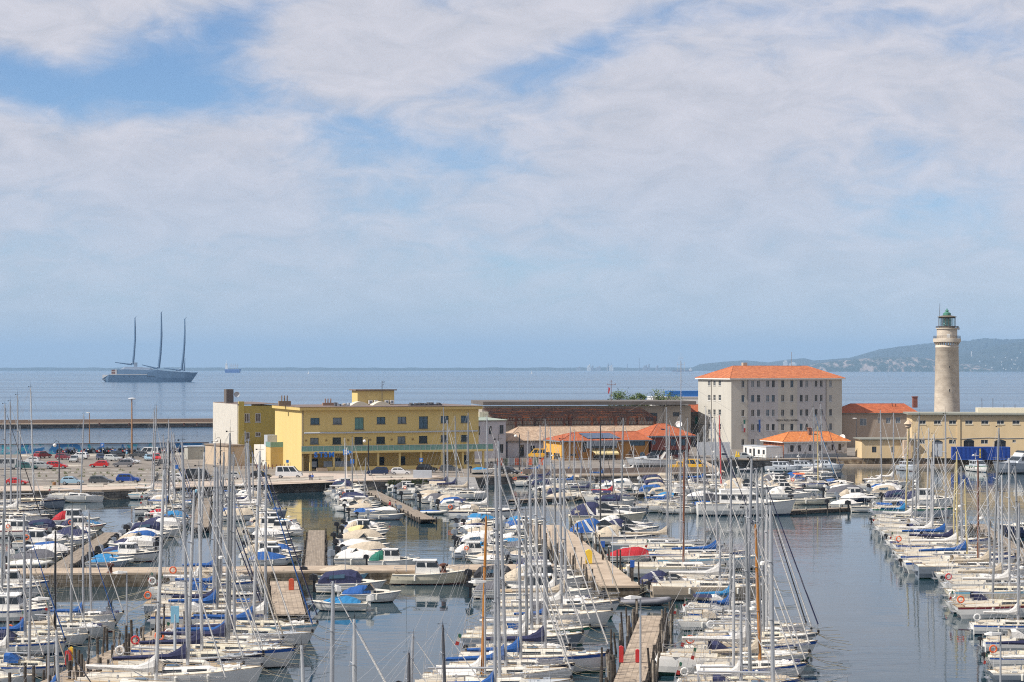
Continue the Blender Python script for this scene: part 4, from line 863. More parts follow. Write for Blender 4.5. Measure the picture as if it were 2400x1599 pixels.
# three masted sailing superyacht
def superyacht():
    D=F*23/31.0; p=Wd(353,D); e_=empty('sailing_superyacht',(p.x,D,0),R(0),'huge grey blue sailing yacht with three tall curved masts anchored offshore','superyacht')
    k=D/F; X=lambda zx:(200+zx/5.885-353)*k; Z=lambda zy:(H-((700+zy/5.885)-HY)*k)
    hm=mat('superyacht silver blue hull',(0.09,0.155,0.25),.35,var=.05,scale=.02); sm=mat('superyacht pale superstructure',(0.22,0.27,0.35),.35,var=.05,scale=.02); ml=mat('superyacht white stern',(0.60,0.57,0.54),.4)
    hull=MB(); st=[(240,.6,1110,.7),(345,1.0,1048,1),(500,1,1045,1),(800,1,1040,1),(1000,.97,985,1),(1200,.8,1003,.9),(1380,.5,1012,.8),(1480,.22,1020,.5),(1552,.02,1018,.1)]
    bm=11.0; rings=[]
    wl={240:290,345:325,500:480,800:800,1000:1000,1200:1200,1380:1370,1480:1430,1552:1455}
    for x,b,zt,wb in st:
        rings.append([(X(x),-bm*b,Z(zt)),(X((x+wl[x])/2),-bm*b*.95,Z(1090)),(X(wl[x]),-bm*b*wb*.85,-1),(X(wl[x]),bm*b*wb*.85,-1),(X((x+wl[x])/2),bm*b*.95,Z(1090)),(X(x),bm*b,Z(zt))])
    hull.loft(rings); hull.build('hull',hm,e_,smooth=False)
    up=MB(); r2=[]
    for x,b,zt in ((430,.86,978),(560,.9,975),(800,.9,985),(1000,.85,982),(1100,.6,995)): r2.append([(X(x),-bm*b,Z(1046)),(X(x)+ (2 if x==430 else 0),-bm*b*.9,Z(zt)),(X(x)+(2 if x==430 else 0),bm*b*.9,Z(zt)),(X(x),bm*b,Z(1046))])
    up.loft(r2); up.build('upper_deck',hm,e_)
    MB().loft([[(X(x),-bm*b,Z(980)),(X(x)+2,-bm*b*.85,Z(zt)),(X(x)+2,bm*b*.85,Z(zt)),(X(x),bm*b,Z(980))] for x,b,zt in ((470,.5,975),(540,.6,940),(760,.6,945),(890,.5,962),(935,.3,985))]).build('deckhouse',sm,e_)
    MB().box(X(245),X(340),-bm*.55,bm*.55,Z(1125),Z(1052)).build('stern_platform',ml,e_)
    MB().box(X(375),X(440),-bm*.86,bm*.86,Z(1040),Z(980)).build('aft_terrace',M['brownm'],e_)
    MB().box(X(360),X(450),-bm*.87,bm*.87,Z(1046),Z(1038)).box(X(365),X(450),-bm*.87,bm*.87,Z(1014),Z(1006)).box(X(430),X(446),-bm*.88,bm*.88,Z(1046),Z(978)).build('terrace_frame',ml,e_)
    MB().box(X(675),X(712),-4,4,Z(940),Z(882)).build('funnel',sm,e_)
    wb=MB()
    for x in (400,540,615,690,870,900,930,960): wb.box(X(x)-1,X(x)+1.6,-bm*.99,-bm*.9,Z(1073),Z(1066))
    wb.build('portholes',M['glass'],e_)
    MB().box(X(350),X(870),-bm*1.0-.15,-bm*.98,Z(1050),Z(1044)).build('white_stripe',ml,e_)
    for xb,zb,curve,top,bx,bz in ((655,910,[(655,910,17),(672,760,15),(686,560,13),(686,400,11),(684,265,7),(706,240,2)],None,410,880),(1010,965,[(1010,965,19),(1035,760,17),(1050,520,15),(1050,350,11),(1046,190,7),(1068,165,2)],None,780,914),(1325,990,[(1325,990,18),(1352,800,16),(1368,600,14),(1372,430,10),(1371,280,7),(1400,252,2)],None,1085,958)):
        m_=MB(); m_.loft([[(X(x)-w_*k/5.885,0,Z(y)),(X(x),-w_*k/8,Z(y)),(X(x)+w_*k/5.885,0,Z(y)),(X(x),w_*k/8,Z(y))] for x,y,w_ in curve]); mo=m_.build('mast',hm,e_)
        MB().tube((X(xb-10),0,Z(zb)),(X(bx),0,Z(bz)),1.6,.7).tube((X(xb),0,Z(zb-25)),(X(xb-70),0,Z(zb+5)),1.2,.7).build('boom',hm,mo)
    MB().tube((X(1362),0,Z(1000)),(X(1375),0,Z(820)),1.8,.5).build('radar_mast',hm,e_)
superyacht()
def ship(px,py,L,label,hc,sc_,x_house,D,name='cargo_ship',h=19,hh=42,cr=True):
    p=Wd(px,D); e_=empty(name,(p.x,D,0),0,label,'ship')
    MB().loft([[(-L/2,-8,h),(-L/2+4,-7,-1),(-L/2+4,7,-1),(-L/2,8,h)],[(L*.38,-9,h),(L*.38,-8,-1),(L*.38,8,-1),(L*.38,9,h)],[(L/2,-.5,h*1.15),(L/2-6,-.3,-1),(L/2-6,.3,-1),(L/2,.5,h*1.15)]]).build('hull',hc,e_)
    MB().box(x_house,x_house+L*.14,-7,7,h,h+hh*.6).box(x_house+2,x_house+L*.11,-8,8,h+hh*.6,h+hh*.8).tube((x_house+L*.06,0,h+hh*.8),(x_house+L*.06,0,h+hh*1.25),1.2,.6).build('bridge',sc_,e_)
    if cr:
        m_=MB()
        for k in range(5): x=-L*.18+k*L*.11; m_.tube((x,0,h),(x,0,h+hh*.75),.9).tube((x,0,h+hh*.25),(x+L*.08,0,h+hh*.6),.6).tube((x,0,h+hh*.7),(x+L*.07,0,h+hh*.35),.4)
        m_.build('cranes',mat('ship crane buff',(0.45,0.35,0.28),.7),e_)
ship(546,871,92,'small far blue cargo ship with white bridge on the horizon right of the superyacht',M['blue'],M['white'],-42,11000)
ship(1600,867,170,'far low dark red tanker on the horizon beside the barracks',mat('dark red hull',(0.12,0.03,0.04),.6),M['white'],50,15500,'tanker',7,18,False)
for px in (1245,722): 
    p=Wd(px,9000); e_=empty('far_sailboat',(p.x,9000,0),0,f'tiny far white sail on the open sea {"over the yellow building" if px<1000 else "over the middle of the hangar"}','sailboat','tiny far sails'); MB().add([(0,0,1),(5,0,1.5),(0,0,16)],[(0,1,2)]).add([(0,.2,1),(5,.2,1.5),(0,.2,16)],[(2,1,0)]).build('sail',M['white'],e_); MB().box(-6,6,-1.5,1.5,0,1.4).build('hull',M['white'],e_)
# haze
hz=bpy.data.materials.new('haze'); hz.use_nodes=True; t=hz.node_tree; [t.nodes.remove(n) for n in list(t.nodes) if n.type=='BSDF_PRINCIPLED']
v=t.nodes.new('ShaderNodeVolumePrincipled'); v.inputs['Color'].default_value=(0.41,0.66,0.98,1); v.inputs['Density'].default_value=4.8e-5; v.inputs['Anisotropy'].default_value=0.0
t.links.new(v.outputs[0],[n for n in t.nodes if n.type=='OUTPUT_MATERIAL'][0].inputs['Volume'])
hb=MB().box(-31000,31000,-250,46000,-6,560).build('haze',hz); hb['kind']='stuff'
# ------------------------------------------------------------------ vehicles
pcol={k:mat('car paint '+k,c,.25,var=.03) for k,c in dict(white=(.62,.62,.62),silver=(.36,.37,.37),grey=(.16,.16,.17),darkgrey=(.07,.075,.08),black=(.012,.012,.014),red=(.50,.02,.02),darkred=(.20,.015,.02),maroon=(.14,.02,.03),blue=(.01,.05,.25),lightblue=(.28,.42,.52),darkblue=(.012,.025,.07),yellow=(.75,.42,.02),teal=(.03,.10,.10)).items()}
def car_meshes(kind):
    P=dict(hatch=(4.0,1.72,1.5,[(-2,.35),(-2,.85),(-1.9,1.0),(-1.0,1.0),(.75,.95),(1.8,.72),(2,.55),(2,.35)],[(-1.9,1.0),(-1.6,1.42),(-1.2,1.5),(.1,1.5),(.95,.96)]),
       wagon=(4.5,1.76,1.55,[(-2.2,.35),(-2.2,.9),(-2.15,1.02),(1.0,.98),(2.05,.75),(2.25,.55),(2.25,.35)],[(-2.12,1.0),(-1.9,1.48),(-1.4,1.56),(.2,1.54),(1.15,.97)]),
       suv=(4.4,1.82,1.68,[(-2.15,.42),(-2.15,1.0),(-2.1,1.12),(1.0,1.08),(2.0,.9),(2.2,.65),(2.2,.42)],[(-2.05,1.1),(-1.8,1.6),(-1.4,1.7),(.3,1.68),(1.1,1.08)]),
       van=(5.2,2.0,2.3,[(-2.6,.4),(-2.6,1.2),(1.5,1.2),(2.4,1.0),(2.6,.6),(2.6,.4)],[(-2.58,1.2),(-2.5,2.25),(-2.2,2.32),(.9,2.3),(1.9,1.18)]),
       pickup=(5.2,1.85,1.75,[(-2.6,.5),(-2.6,1.1),(-.6,1.1),(1.3,1.1),(2.3,.95),(2.6,.65),(2.6,.5)],[(-.7,1.1),(-.6,1.7),(-.3,1.76),(.6,1.75),(1.35,1.1)]),
       coupe=(4.2,1.75,1.3,[(-2.05,.3),(-2.1,.8),(-1.9,.88),(.8,.82),(1.9,.62),(2.1,.45),(2.1,.3)],[(-1.7,.86),(-1.0,1.25),(-.5,1.3),(.1,1.28),(1.0,.82)]))[kind]
    L,Wd_,Hh,body,cab=P
    b=MB()
    def shell(mb,prof,w0,w1,zt):
        n=len(prof); vs=[]
        for s in (-1,1):
            for x,z in prof:
                t=min(1,max(0,(z-.8)/(zt-.8))) if zt>.8 else 0; wdt=(w0+(w1-w0)*t)/2; vs.append((x,s*wdt,z))
        mb.add(vs,[tuple(range(n)),tuple(range(2*n-1,n-1,-1))]+[(i,n+i,n+(i+1)%n,(i+1)%n) for i in range(n)])
    shell(b,body,Wd_,Wd_*.97,1.2); cab_=MB(); shell(cab_,cab,Wd_*.94,Wd_*.74,Hh)
    b.add(cab_.v,cab_.f)
    ms={'body':b}
    gl=MB(); zc=cab[0][1]; inset=lambda z:(Wd_*.94+(Wd_*.74-Wd_*.94)*min(1,max(0,(z-.8)/(Hh-.8))))/2+.012
    x0,x1=cab[0][0]+.25,cab[-1][0]-.28; t0,t1=cab[1][0]+.22,cab[-2][0]-.02; z0,z1=zc+.08,Hh-.14
    nd=3 if kind in('wagon','van','suv') else 2
    if kind=='pickup': nd=1
    for s in (-1,1):
        for i in range(nd):
            a_,c_=i/nd+.02,(i+1)/nd-.02; q=[(x0+(x1-x0)*a_,z0),(x0+(x1-x0)*c_,z0),(t0+(t1-t0)*c_,z1),(t0+(t1-t0)*a_,z1)]
            vs=[(x,s*inset(z),z) for x,z in q]; gl.add(vs,[(0,1,2,3)] if s<0 else [(3,2,1,0)])
    # windscreens
    (fx1,fz1),(fx0,fz0)=cab[-2],cab[-1]; k=lambda t:(fx0+(fx1-fx0)*t+.02,fz0+(fz1-fz0)*t+.015)
    (ax,az),(bx_,bz)=k(.1),k(.92); gl.add([(ax,-.7,az),(ax,.7,az),(bx_,.62,bz),(bx_,-.62,bz)],[(0,1,2,3)])
    (rx0,rz0),(rx1,rz1)=cab[0],cab[1]; k=lambda t:(rx0+(rx1-rx0)*t-.02,rz0+(rz1-rz0)*t+.01); (ax,az),(bx_,bz)=k(.25),k(.95); gl.add([(ax,.66,az),(ax,-.66,az),(bx_,-.6,bz),(bx_,.6,bz)],[(0,1,2,3)])
    ms['window']=gl
    ms['L']=L; ms['W']=Wd_; ms['prof']=body
    return ms
wheel_me=None; CARM={}
def put(name,me,par,loc=(0,0,0),rot=(0,0,0),scl=None):
    o=bpy.data.objects.new(name,me); sc.collection.objects.link(o); o.parent=par; o.location=loc; o.rotation_euler=rot
    if scl: o.scale=scl
    return o
tyre=MB().lathe([(.2,-.1),(.31,-.1),(.33,-.06),(.33,.06),(.31,.1),(.2,.1)],16).mesh('tyre',[M['rub']])
rim=MB().lathe([(.02,-.115),(.2,-.105),(.2,.105),(.02,.115)],10).mesh('rim',[mat('alloy rim',(.45,.45,.46),.35,.6)])
hl=mat('headlight lens',(.65,.66,.66),.1); tl=mat('tail light lens',(.35,.01,.01),.2); plm=mat('number plate',(.6,.6,.6),.5)
hlm=MB().box(-.04,.02,-.18,.18,-.07,.07).mesh('headlight',[hl]); tlm=MB().box(-.03,.03,-.1,.1,-.14,.14).mesh('tail_light',[tl])
def car(px,py,ln,col,kind,label,yaw=0,z=ZQ,cv=None,group=None,cat='car'):
    if cv: px,py=cv(px,py); ln=ln/ (4.612 if cv is c1 else 4.28)
    if kind not in CARM:
        m_=car_meshes(kind); CARM[kind]=(m_['body'],m_['window'].mesh('window',[M['glass']]),m_['L'],m_['W'])
    b,g,L,W_=CARM[kind]; p=W(px,py,z); e_=empty({'van':'van','pickup':'pickup_truck'}.get(kind,'parked_car'),(p.x,p.y+W_/2,z),R(yaw),label,cat,group)
    s=1.0
    key=(kind,col)
    if key not in CARM: CARM[key]=b.mesh('body',[pcol[col]])
    bo=put('body',CARM[key],e_); put('windows',g,e_)
    for x in (-L*.31,L*.33):
        for y in (-W_/2+.1,W_/2-.1): w_=put('wheel',tyre,e_,(x,y,.33),(R(90),0,0)); put('rim',rim,w_)
    for y in (-W_/2+.3,W_/2-.3): put('headlight',hlm,e_,(L/2-.09,y,.68)); put('tail_light',tlm,e_,(-L/2,y,.85))
    return e_
G='cars parked on the quay'
cars=[(452,805,120,'darkred','suv','dark red small suv alone near the mural at the left parking edge',60),(690,822,145,'maroon','wagon','maroon people carrier parked among the back row of the parking',-25),(790,847,95,'silver','hatch','small silver car facing the camera behind the red wagon',-85),(850,817,165,'white','suv','white suv parked beside the maroon people carrier',170),(1080,822,120,'darkblue','hatch','dark blue small car behind the bright red hatchback',-70),(1215,835,130,'silver','wagon','silver car with sloping nose behind the bright red hatchback',-35),(1262,802,120,'black','suv','black suv by the mural behind the silver sloping car',-50),(605,917,205,'red','wagon','red estate car parked left of the bright red hatchback',0),(1065,905,230,'red','hatch','bright red hatchback in the middle row of the parking',180),(1325,902,250,'grey','suv','grey crossover parked right of the bright red hatchback',180),(1405,862,150,'white','coupe','white low coupe behind the grey crossover',-10),(1485,803,110,'darkgrey','suv','dark grey suv next to the rusty lamp post',180),(1605,832,85,'lightblue','hatch','pale blue small car in the back row near the red one',-70),(1682,832,90,'red','suv','red small suv in the back row right of the pale blue car',-75),(1755,888,195,'black','hatch','black rounded hatchback at the right end of the middle row',170),(40,927,120,'silver','van','silver van cut by the left photo edge',180),(118,905,90,'darkgrey','wagon','dark grey estate second from the left photo edge',180),(322,862,130,'white','hatch','white hatchback partly hidden behind the silver estate',180),(278,927,130,'teal','wagon','dark teal car left of the silver estate',0),(445,922,200,'silver','wagon','silver estate car left of the red estate',0),(770,1093,260,'lightblue','hatch','pale blue hatchback parked on the front row by the quay edge',0),(1085,1087,270,'darkgrey','wagon','dark grey estate in the front row beside the pale blue hatchback',0),(1378,1073,260,'blue','suv','bright blue car in the front row near the quay edge',0),(1855,1057,190,'white','hatch','white hatchback at the right end of the front row',180),(2150,1052,240,'black','van','black van at the right end of the parking front',0),(165,1092,240,'red','coupe','low red sports car near the left photo edge',0)]
for x,y,l,c_,k,lab,yw_ in cars: car(x,y,l,c_,k,lab,yw_,cv=c1,group=G,cat='van' if k=='van' else 'car')
car(1590,790,170,'white','van','white van parked by the scooters behind the tall lamp post',180,cv=c1,group=G,cat='van')
for x,y,l,c_,k,lab,yw_ in [(375,1047,195,'silver','hatch','silver hatchback just left of the white minibus',180),(690,1037,130,'black','hatch','black hatchback between the silver hatchback and the white minibus',0),(970,1032,290,'white','van','white minibus with dark windows in front of the yellow building',0),(1860,1007,220,'darkblue','suv','dark blue suv in front of the yellow building arcade',180),(2090,1002,220,'white','hatch','white hatchback in front of the yellow building arcade',0)]: car(x,y,l,c_,k,lab,yw_,cv=c2,group=G,cat='van' if k=='van' else 'car')
for x,y,l,c_,k,lab,yw_ in [(215,975,230,'black','suv','black suv behind the concrete block by the arcade',0),(450,975,230,'darkgrey','wagon','dark grey estate behind the sailboat masts by the arcade',0),(1045,995,140,'black','hatch','black small car facing us at the ramp right of the yellow building',-40)]: car(x,y,l,c_,k,lab,yw_,cv=c3,group=G)
car(1255,1022,220,'silver','pickup','silver pickup with red and yellow gear on its bed beside the cabins',0,cv=c4,group=G,cat='pickup'); car(1050,1022,130,'silver','pickup','silver pickup left of the loaded one in front of the barracks',0,cv=c4,group=G,cat='pickup')
pk=W(*c4(1200,990),ZQ+1.2); o=MB().box(-.5,.5,-.5,.5,0,.5).tube((-.3,0,.5),(-.2,0,1.3),.12).tube((.3,0,.5),(.2,0,1.1),.12,None,6).build('rescue_gear',M['yellow'],None,(pk.x,pk.y+1.5,ZQ+1.15)); tag(o,'yellow and red rescue gear heaped on the pickup bed','gear')
car(1330,835,180,'yellow','van','orange yellow van behind the fence left of the ochre building',180,cv=c3,group=G,cat='van')
for x,l in ((610,150),(765,170)): car(x,1122,l,'yellow','pickup' if x<700 else 'van',['yellow pickup on the boatyard apron behind the fence','yellow van on the boatyard apron right of the yellow pickup'][x>700],0,cv=c4,group=G,cat='pickup' if x<700 else 'van')
# scooters
def scooter_meshes(col):
    f=MB().loft([[(-.75,-.12,.75),(-.75,-.1,.5),(-.75,.1,.5),(-.75,.12,.75)],[(-.2,-.16,.8),(-.2,-.16,.3),(-.2,.16,.3),(-.2,.16,.8)],[(.15,-.15,.38),(.15,-.15,.25),(.15,.15,.25),(.15,.15,.38)],[(.45,-.2,.7),(.4,-.2,.28),(.4,.2,.28),(.45,.2,.7)],[(.5,-.18,1.0),(.6,-.15,.5),(.6,.15,.5),(.5,.18,1.0)]])
    return f
scn=['black','dark grey','red','white','blue','black']
scol=[M['black'],M['grey'],M['red'],M['white'],M['blue'],M['black']]
fr_me=[scooter_meshes(0).mesh('frame',[m_]) for m_ in scol]
wh_me=MB().ring((0,0,0),.2,.07,'y',14,6).mesh('wheel',[M['rub']]); st_me=MB().loft([[(-.7,-.1,.8),(-.7,.1,.8),(-.7,.1,.86),(-.7,-.1,.86)],[(-.1,-.15,.78),(-.1,.15,.78),(-.1,.15,.86),(-.1,-.15,.86)]]).mesh('seat',[M['rub']])
hb_me=MB().tube((.45,-.3,1.08),(.45,.3,1.08),.03).tube((.6,0,.3),(.45,0,1.1),.04).tube((.5,-.25,1.1),(.45,-.35,1.3),.02).mesh('handlebar',[M['black']]); sh_me=MB().add([(.5,-.2,1.0),(.5,.2,1.0),(.35,.15,1.45),(.35,-.15,1.45)],[(0,1,2,3),(3,2,1,0)]).mesh('windshield',[curt])
tb_me=MB().box(-1.0,-.65,-.18,.18,.85,1.15).mesh('top_box',[M['black']])
def scooter(p,rz,label,i):
    e_=empty('scooter',tuple(p),rz,label,'scooter','scooters and motorbikes along the mural wall')
    e_.scale=(1.25,)*3; put('frame',fr_me[i%6],e_)
    for x in (-.55,.68): put('wheel',wh_me,e_,(x,0,.27))
    put('seat',st_me,e_); put('handlebar',hb_me,e_)
    if i%3==0: put('windshield',sh_me,e_)
    if i%4==1: put('top_box',tb_me,e_)
rr=random.Random(21); xs=[640,655,700,715,735,750,790,815,900,935,950,968,985,1045,1062,1095,1108,1125,1150,1172,1188,1205,1225,1290,1308,1322,1340,1362,1395,1410,1470,1495,1650,1668,1690,1715,1730,1745,1765,1800,1822,1840,1862,1880,1895,1912,1925,1945,1962,1985,2005]
for i,x in enumerate(xs):
    px,_=c1(x,0); fr_=(px-0)/487; D=492+ (505.5-492)*((px+40)/540)-3.2; p=Wd(px,D,ZQ); scooter((p.x,p.y,ZQ),R(rr.uniform(55,80)),f'{scn[i%6]} scooter against the mural wall, {ORD[i]} from the left',i)
p=W(*c1(1690,1062),ZQ); scooter((p.x,p.y,ZQ),R(80),'lone motorbike parked between the front row cars',0)
# lamp posts, masts and signs
rustp=mat('rusty lamp post',(0.30,0.17,0.09),.8,var=.3,scale=1)
def lamp(px,py,ytop,label,style=0,z=ZQ,m_=None,group='lamp posts on the quay',r_=.13):
    p=W(px,py,z); h=Zat(ytop,p.y)-z; e_=empty('street_lamp',(p.x,p.y,z),0,label,'street lamp',group)
    MB().tube((0,0,0),(0,0,h-.1),r_*1.3,r_*.7,8).build('post',m_ or M['alu'],e_)
    if style==0: MB().lathe([(.1,h-.1),(.85,h-.05),(.95,h+.1),(.7,h+.3),(.1,h+.4)],16).build('lamp_head',M['lgrey'],e_)
    elif style==1: 
        MB().tube((0,0,h-.1),(-.2,0,h+.1),.06).lathe([(.01,-.0),(.01,.0)],6).build('arm',M['alu'],e_); o=MB().loft([[(-.9,-.16,.02),(-.9,.16,.02),(-.9,.16,.1),(-.9,-.16,.1)],[(-.45,-.22,-.04),(-.45,.22,-.04),(-.45,.18,.18),(-.45,-.18,.18)],[(.1,-.1,0),(.1,.1,0),(.1,.1,.12),(.1,-.1,.12)]]).build('lamp_head',M['white'],e_,(0,0,h+.02))
    else:
        MB().path([(0,0,h-.1),(-.15,0,h+.3),(-.55,0,h+.45),(-.8,0,h+.2),(-.8,0,h-.2)],.04,6).build('arm',M['black'],e_); MB().lathe([(.05,-.3),(.28,-.15),(.33,.02),(.28,.2),(.1,.32)],14).build('globe',M['white'],e_,(-.8,0,h-.4))
    return e_
lamp(*c1(1425,795),c1(0,165)[1],'tall rusty lamp post with wide disc head in the parking',0,m_=rustp,r_=.2)
lamp(*c1(967,720),c1(0,315)[1],'slim tall lamp post at the mural wall left of the rusty one',1,m_=rustp)
lamp(*c2(285,935),c2(0,640)[1],'lamp post with hanging globe beside the white cladding',2,m_=M['black'])
lamp(*c2(1770,990),c2(0,640)[1],'lamp post with hanging globe in front of the yellow building',2,m_=M['black'])
lamp(*c3(1145,950),c3(0,590)[1],'lamp post with hanging globe left of the ochre building',2,m_=M['black'])
lamp(2007,1068,c4(0,605)[1],'thin dark lamp post beside the right corner of the barracks',1,m_=M['alud'])
lamp(*c1(640,1125),c1(0,640)[1],'lamp post with pale globe in front of the parking front row',2,m_=M['alud'])
# lattice radio mast and crossed pole
p=Wd(1596,500); e_=empty('radio_mast',(p.x,p.y,ZQ),0,'tall thin lattice radio mast rising left of the barracks','antenna mast'); h=Zat(845,500)-ZQ; m_=MB()
for i in range(3):
    A=i*2.09; m_.tube((.28*math.cos(A),.28*math.sin(A),0),(.2*math.cos(A),.2*math.sin(A),h),.035,None,4)
k=int(h/.7)
for i in range(k):
    for j in range(3): A,B_=j*2.09,(j+1)*2.09; m_.tube((.26*math.cos(A),.26*math.sin(A),i*.7),(.26*math.cos(B_),.26*math.sin(B_),i*.7+.7),.022,None,4)
m_.build('lattice',M['lgrey'],e_); m2=MB().tube((0,0,h),(0,0,h+2),.03)
for zz,w_ in ((h-1.0,.9),(h-2.2,.9),(h+.6,.5)): m2.tube((-w_,0,zz),(w_,0,zz),.03).tube((-w_,0,zz-.6),(-w_,0,zz+.6),.03).tube((w_,0,zz-.6),(w_,0,zz+.6),.03)
m2.build('aerial',M['lgrey'],e_)
g_=MB(); [g_.tube((0,0,h-5),(s*13,2,10.5),.02,None,3) for s in (-1,1)]; g_.build('guy_wires',M['wire'],e_)
p=Wd(c3(2065,0)[0],545); z1=Zat(c3(0,45)[1],545); e_=empty('signal_pole',(p.x,p.y,ZQ),0,'dark crossed signal pole with a small flag standing behind the hangar','pole'); zc=Zat(c3(0,95)[1],545)-ZQ
MB().tube((0,0,0),(0,0,z1-ZQ),.12,.07).tube((-1.2,0,zc),(1.3,0,zc),.06).tube((-.5,0,zc+.8),(.5,0,zc+.8),.04).tube((-1.1,0,zc),(-1.1,0,zc+.5),.04).tube((1.2,0,zc),(1.2,0,zc+.5),.04).build('pole',M['brownm'],e_)
MB().add([(-.75,0,zc-.6),(-.25,0,zc-.9),(-.6,.05,zc-2.5),(-.85,0,zc-2.3)],[(0,1,2,3)]).build('flag',M['red'],e_)
# parking signs and flagpole
def sign(px,py,ytop,label,txt='P',cv=c2,sz=.75):
    px,py=cv(px,py); p=W(px,py,ZQ); h=Zat(cv(0,ytop)[1],p.y)-ZQ; e_=empty('traffic_sign',(p.x,p.y,ZQ),0,label,'traffic sign')
    MB().tube((0,0,0),(0,0,h),.04).build('post',M['lgrey'],e_); b=MB().box(-sz/2,sz/2,-.07,-.04,h-sz*1.1,h).build('panel',mat('sign blue',(.01,.12,.45),.4),e_)
    if txt: text_mesh('letter',txt,sz*.95,M['white'],b,(0,-.08,h-sz*.9),extr=.005,bold=.015,align='CENTER')
sign(2300,960,828,'blue parking sign with white P in front of the arcade pillars'); sign(958,935,848,'narrow blue sign behind the white minibus',None,sz=.55); sign(1607,1000,840,'blue sign beside the blue club pennant',None,sz=.8)
sign(1910,930,875,'blue pedestrian sign at the parking row end',None,c1); sign(1107,770,640,'blue parking sign in front of the mural wall','P',c1,.9)
p=W(*c2(1552,1115),0); z1=Zat(c2(0,725)[1],p.y); e_=empty('flagpole',(p.x,p.y,0),0,'white flagpole with blue and white pennant in front of the yellow building','flagpole'); MB().tube((0,0,-1),(0,0,z1),.06).build('pole',M['white'],e_)
zz=lambda y:Zat(c2(0,y)[1],p.y); fb=MB(); fb.add([(-.75,-.02,zz(740)),(-.7,-.02,zz(800)),(.1,-.02,zz(797)),(.0,-.02,zz(748)),(1.3,-.02,zz(768))],[(0,1,2,3),(3,2,4)]); f_=fb.build('pennant',mat('flag blue',(.01,.14,.45),.7),e_)
MB().add([(-.55,-.04,zz(750)),(-.5,-.04,zz(764)),(.0,-.04,zz(762)),(0,-.04,zz(752)),(-.5,-.04,zz(775)),(-.45,-.04,zz(792)),(0,-.04,zz(787)),(0,-.04,zz(776)),(.2,-.04,zz(757)),(.2,-.04,zz(785)),(.35,-.04,zz(764)),(.35,-.04,zz(778))],[(0,1,2,3),(4,5,6,7),(8,9,11,10)]).build('emblem',M['white'],f_)
# concrete barriers
bar=MB().xprism([(-.3,0),(.3,0),(.26,.18),(.1,.4),(.08,.62),(-.08,.62),(-.1,.4),(-.26,.18)],-1.45,1.45).mesh('concrete_barrier',[mat('barrier concrete',(.48,.44,.38),.9,var=.15)])
def barrier(px,py,lab,rz=90):
    p=W(px,py,ZQ); o=bpy.data.objects.new('concrete_barrier',bar); sc.collection.objects.link(o); o.location=(p.x,p.y,ZQ); o.rotation_euler=(0,0,R(rz)); tag(o,lab,'barrier','concrete barriers along the quay')
BL_=[(c2,455,1075,98),(c2,605,1070,100),(c2,905,1062,100),(c2,1050,1055,102),(c2,1195,1048,102),(c2,1345,1045,104),(c2,1915,1030,100),(c2,2030,1028,100),(c2,2160,1025,100),(c1,560,1135,92),(c1,1250,1108,94),(c1,1400,1104,94),(c1,1580,1095,94),(c1,1030,1112,94),(c2,1640,1035,102),(c2,770,1066,98)]
for i,(cv,x,y,r_) in enumerate(sorted(BL_,key=lambda q:q[0](q[1],q[2])[0])): barrier(*cv(x,y),f'pale concrete barrier, {ORD[i]} from the left along the quay edge',r_)
for x,y in ((290,785),(330,783),(980,783),(1020,781),(780,895),(830,893),(1960,768)): barrier(*c1(x,y),f'white low barrier block inside the parking, at {["the mural left","the mural second","the red hatchback back left","the red hatchback back right","the red estate right","the red estate far right","the guard hut"][[290,330,980,1020,780,830,1960].index(x)]}',92)
ph=random.Random(8)
for i in range(22):      # short bollards in front of the white annex
    px=565+i*9.2; py=1100-i*.1; p=W(px,py,ZQ); o=MB().lathe([(.09,0),(.09,.95),(.05,1.0)],8).build('bollard',M['brownm'],None,(p.x,p.y,ZQ)); tag(o,f'thin dark bollard before the white annex, {ORD[i]} from the left','bollard','bollards before the annex')
# concrete block, ramp, fences
p=W(*c3(172,1028),ZQ); o=MB().box(-1.8,1.8,0,1.2,0,1.45).build('concrete_block',M['lgrey'],None,(p.x,p.y,ZQ)); tag(o,'pale rectangular block on the quay before the black suv','block')
o=MB(); a_,b=pt(1050,1119,ZQ),pt(1113,1119,ZQ); c_,d_=pt(1063,1146,.9),pt(1124,1148,.9)
o.add([(a_[0],a_[1],ZQ+.06),(b[0],b[1],ZQ+.06),(d_[0],d_[1],.9),(c_[0],c_[1],.9),(a_[0],a_[1],-1),(b[0],b[1],-1),(d_[0],d_[1],-1),(c_[0],c_[1],-1)],[(0,3,2,1),(3,7,6,2),(2,6,5,1),(0,4,7,3),(0,1,5,4)]); o=o.build('slipway',mat('grey ramp planks',(.30,.29,.28),.9,var=.15,kind='plank',scale=1)); tag(o,'grey sloping slipway ramp running down from the quay to the water','slipway')
def fence(P,h,label,step=2.6,vs=.35,z=ZQ,name='mesh_fence'):
    P=[Vector(p) for p in P]; e_=empty(name,(P[0].x,P[0].y,z),0,label,'fence'); m_=MB(); w_=MB()
    for a_,b in zip(P[:-1],P[1:]):
        L=(b-a_).length; n=max(1,int(L/step)); 
        for i in range(n+1): q=a_.lerp(b,i/n)-P[0]; MB().tube((q.x,q.y,0),(q.x,q.y,h+.1),.05,None,5).build('post',M['lgrey'],e_)
        k=int(L/vs)
        for i in range(k): q=a_.lerp(b,i/k)-P[0]; w_.tube((q.x,q.y,.05),(q.x,q.y,h),.012,None,3)
        for zz in (.05,h*.33,h*.66,h): w_.tube((a_.x-P[0].x,a_.y-P[0].y,zz),(b.x-P[0].x,b.y-P[0].y,zz),.03 if zz in(h,) else .015,None,3)
    w_.build('mesh',M['alu'],e_)
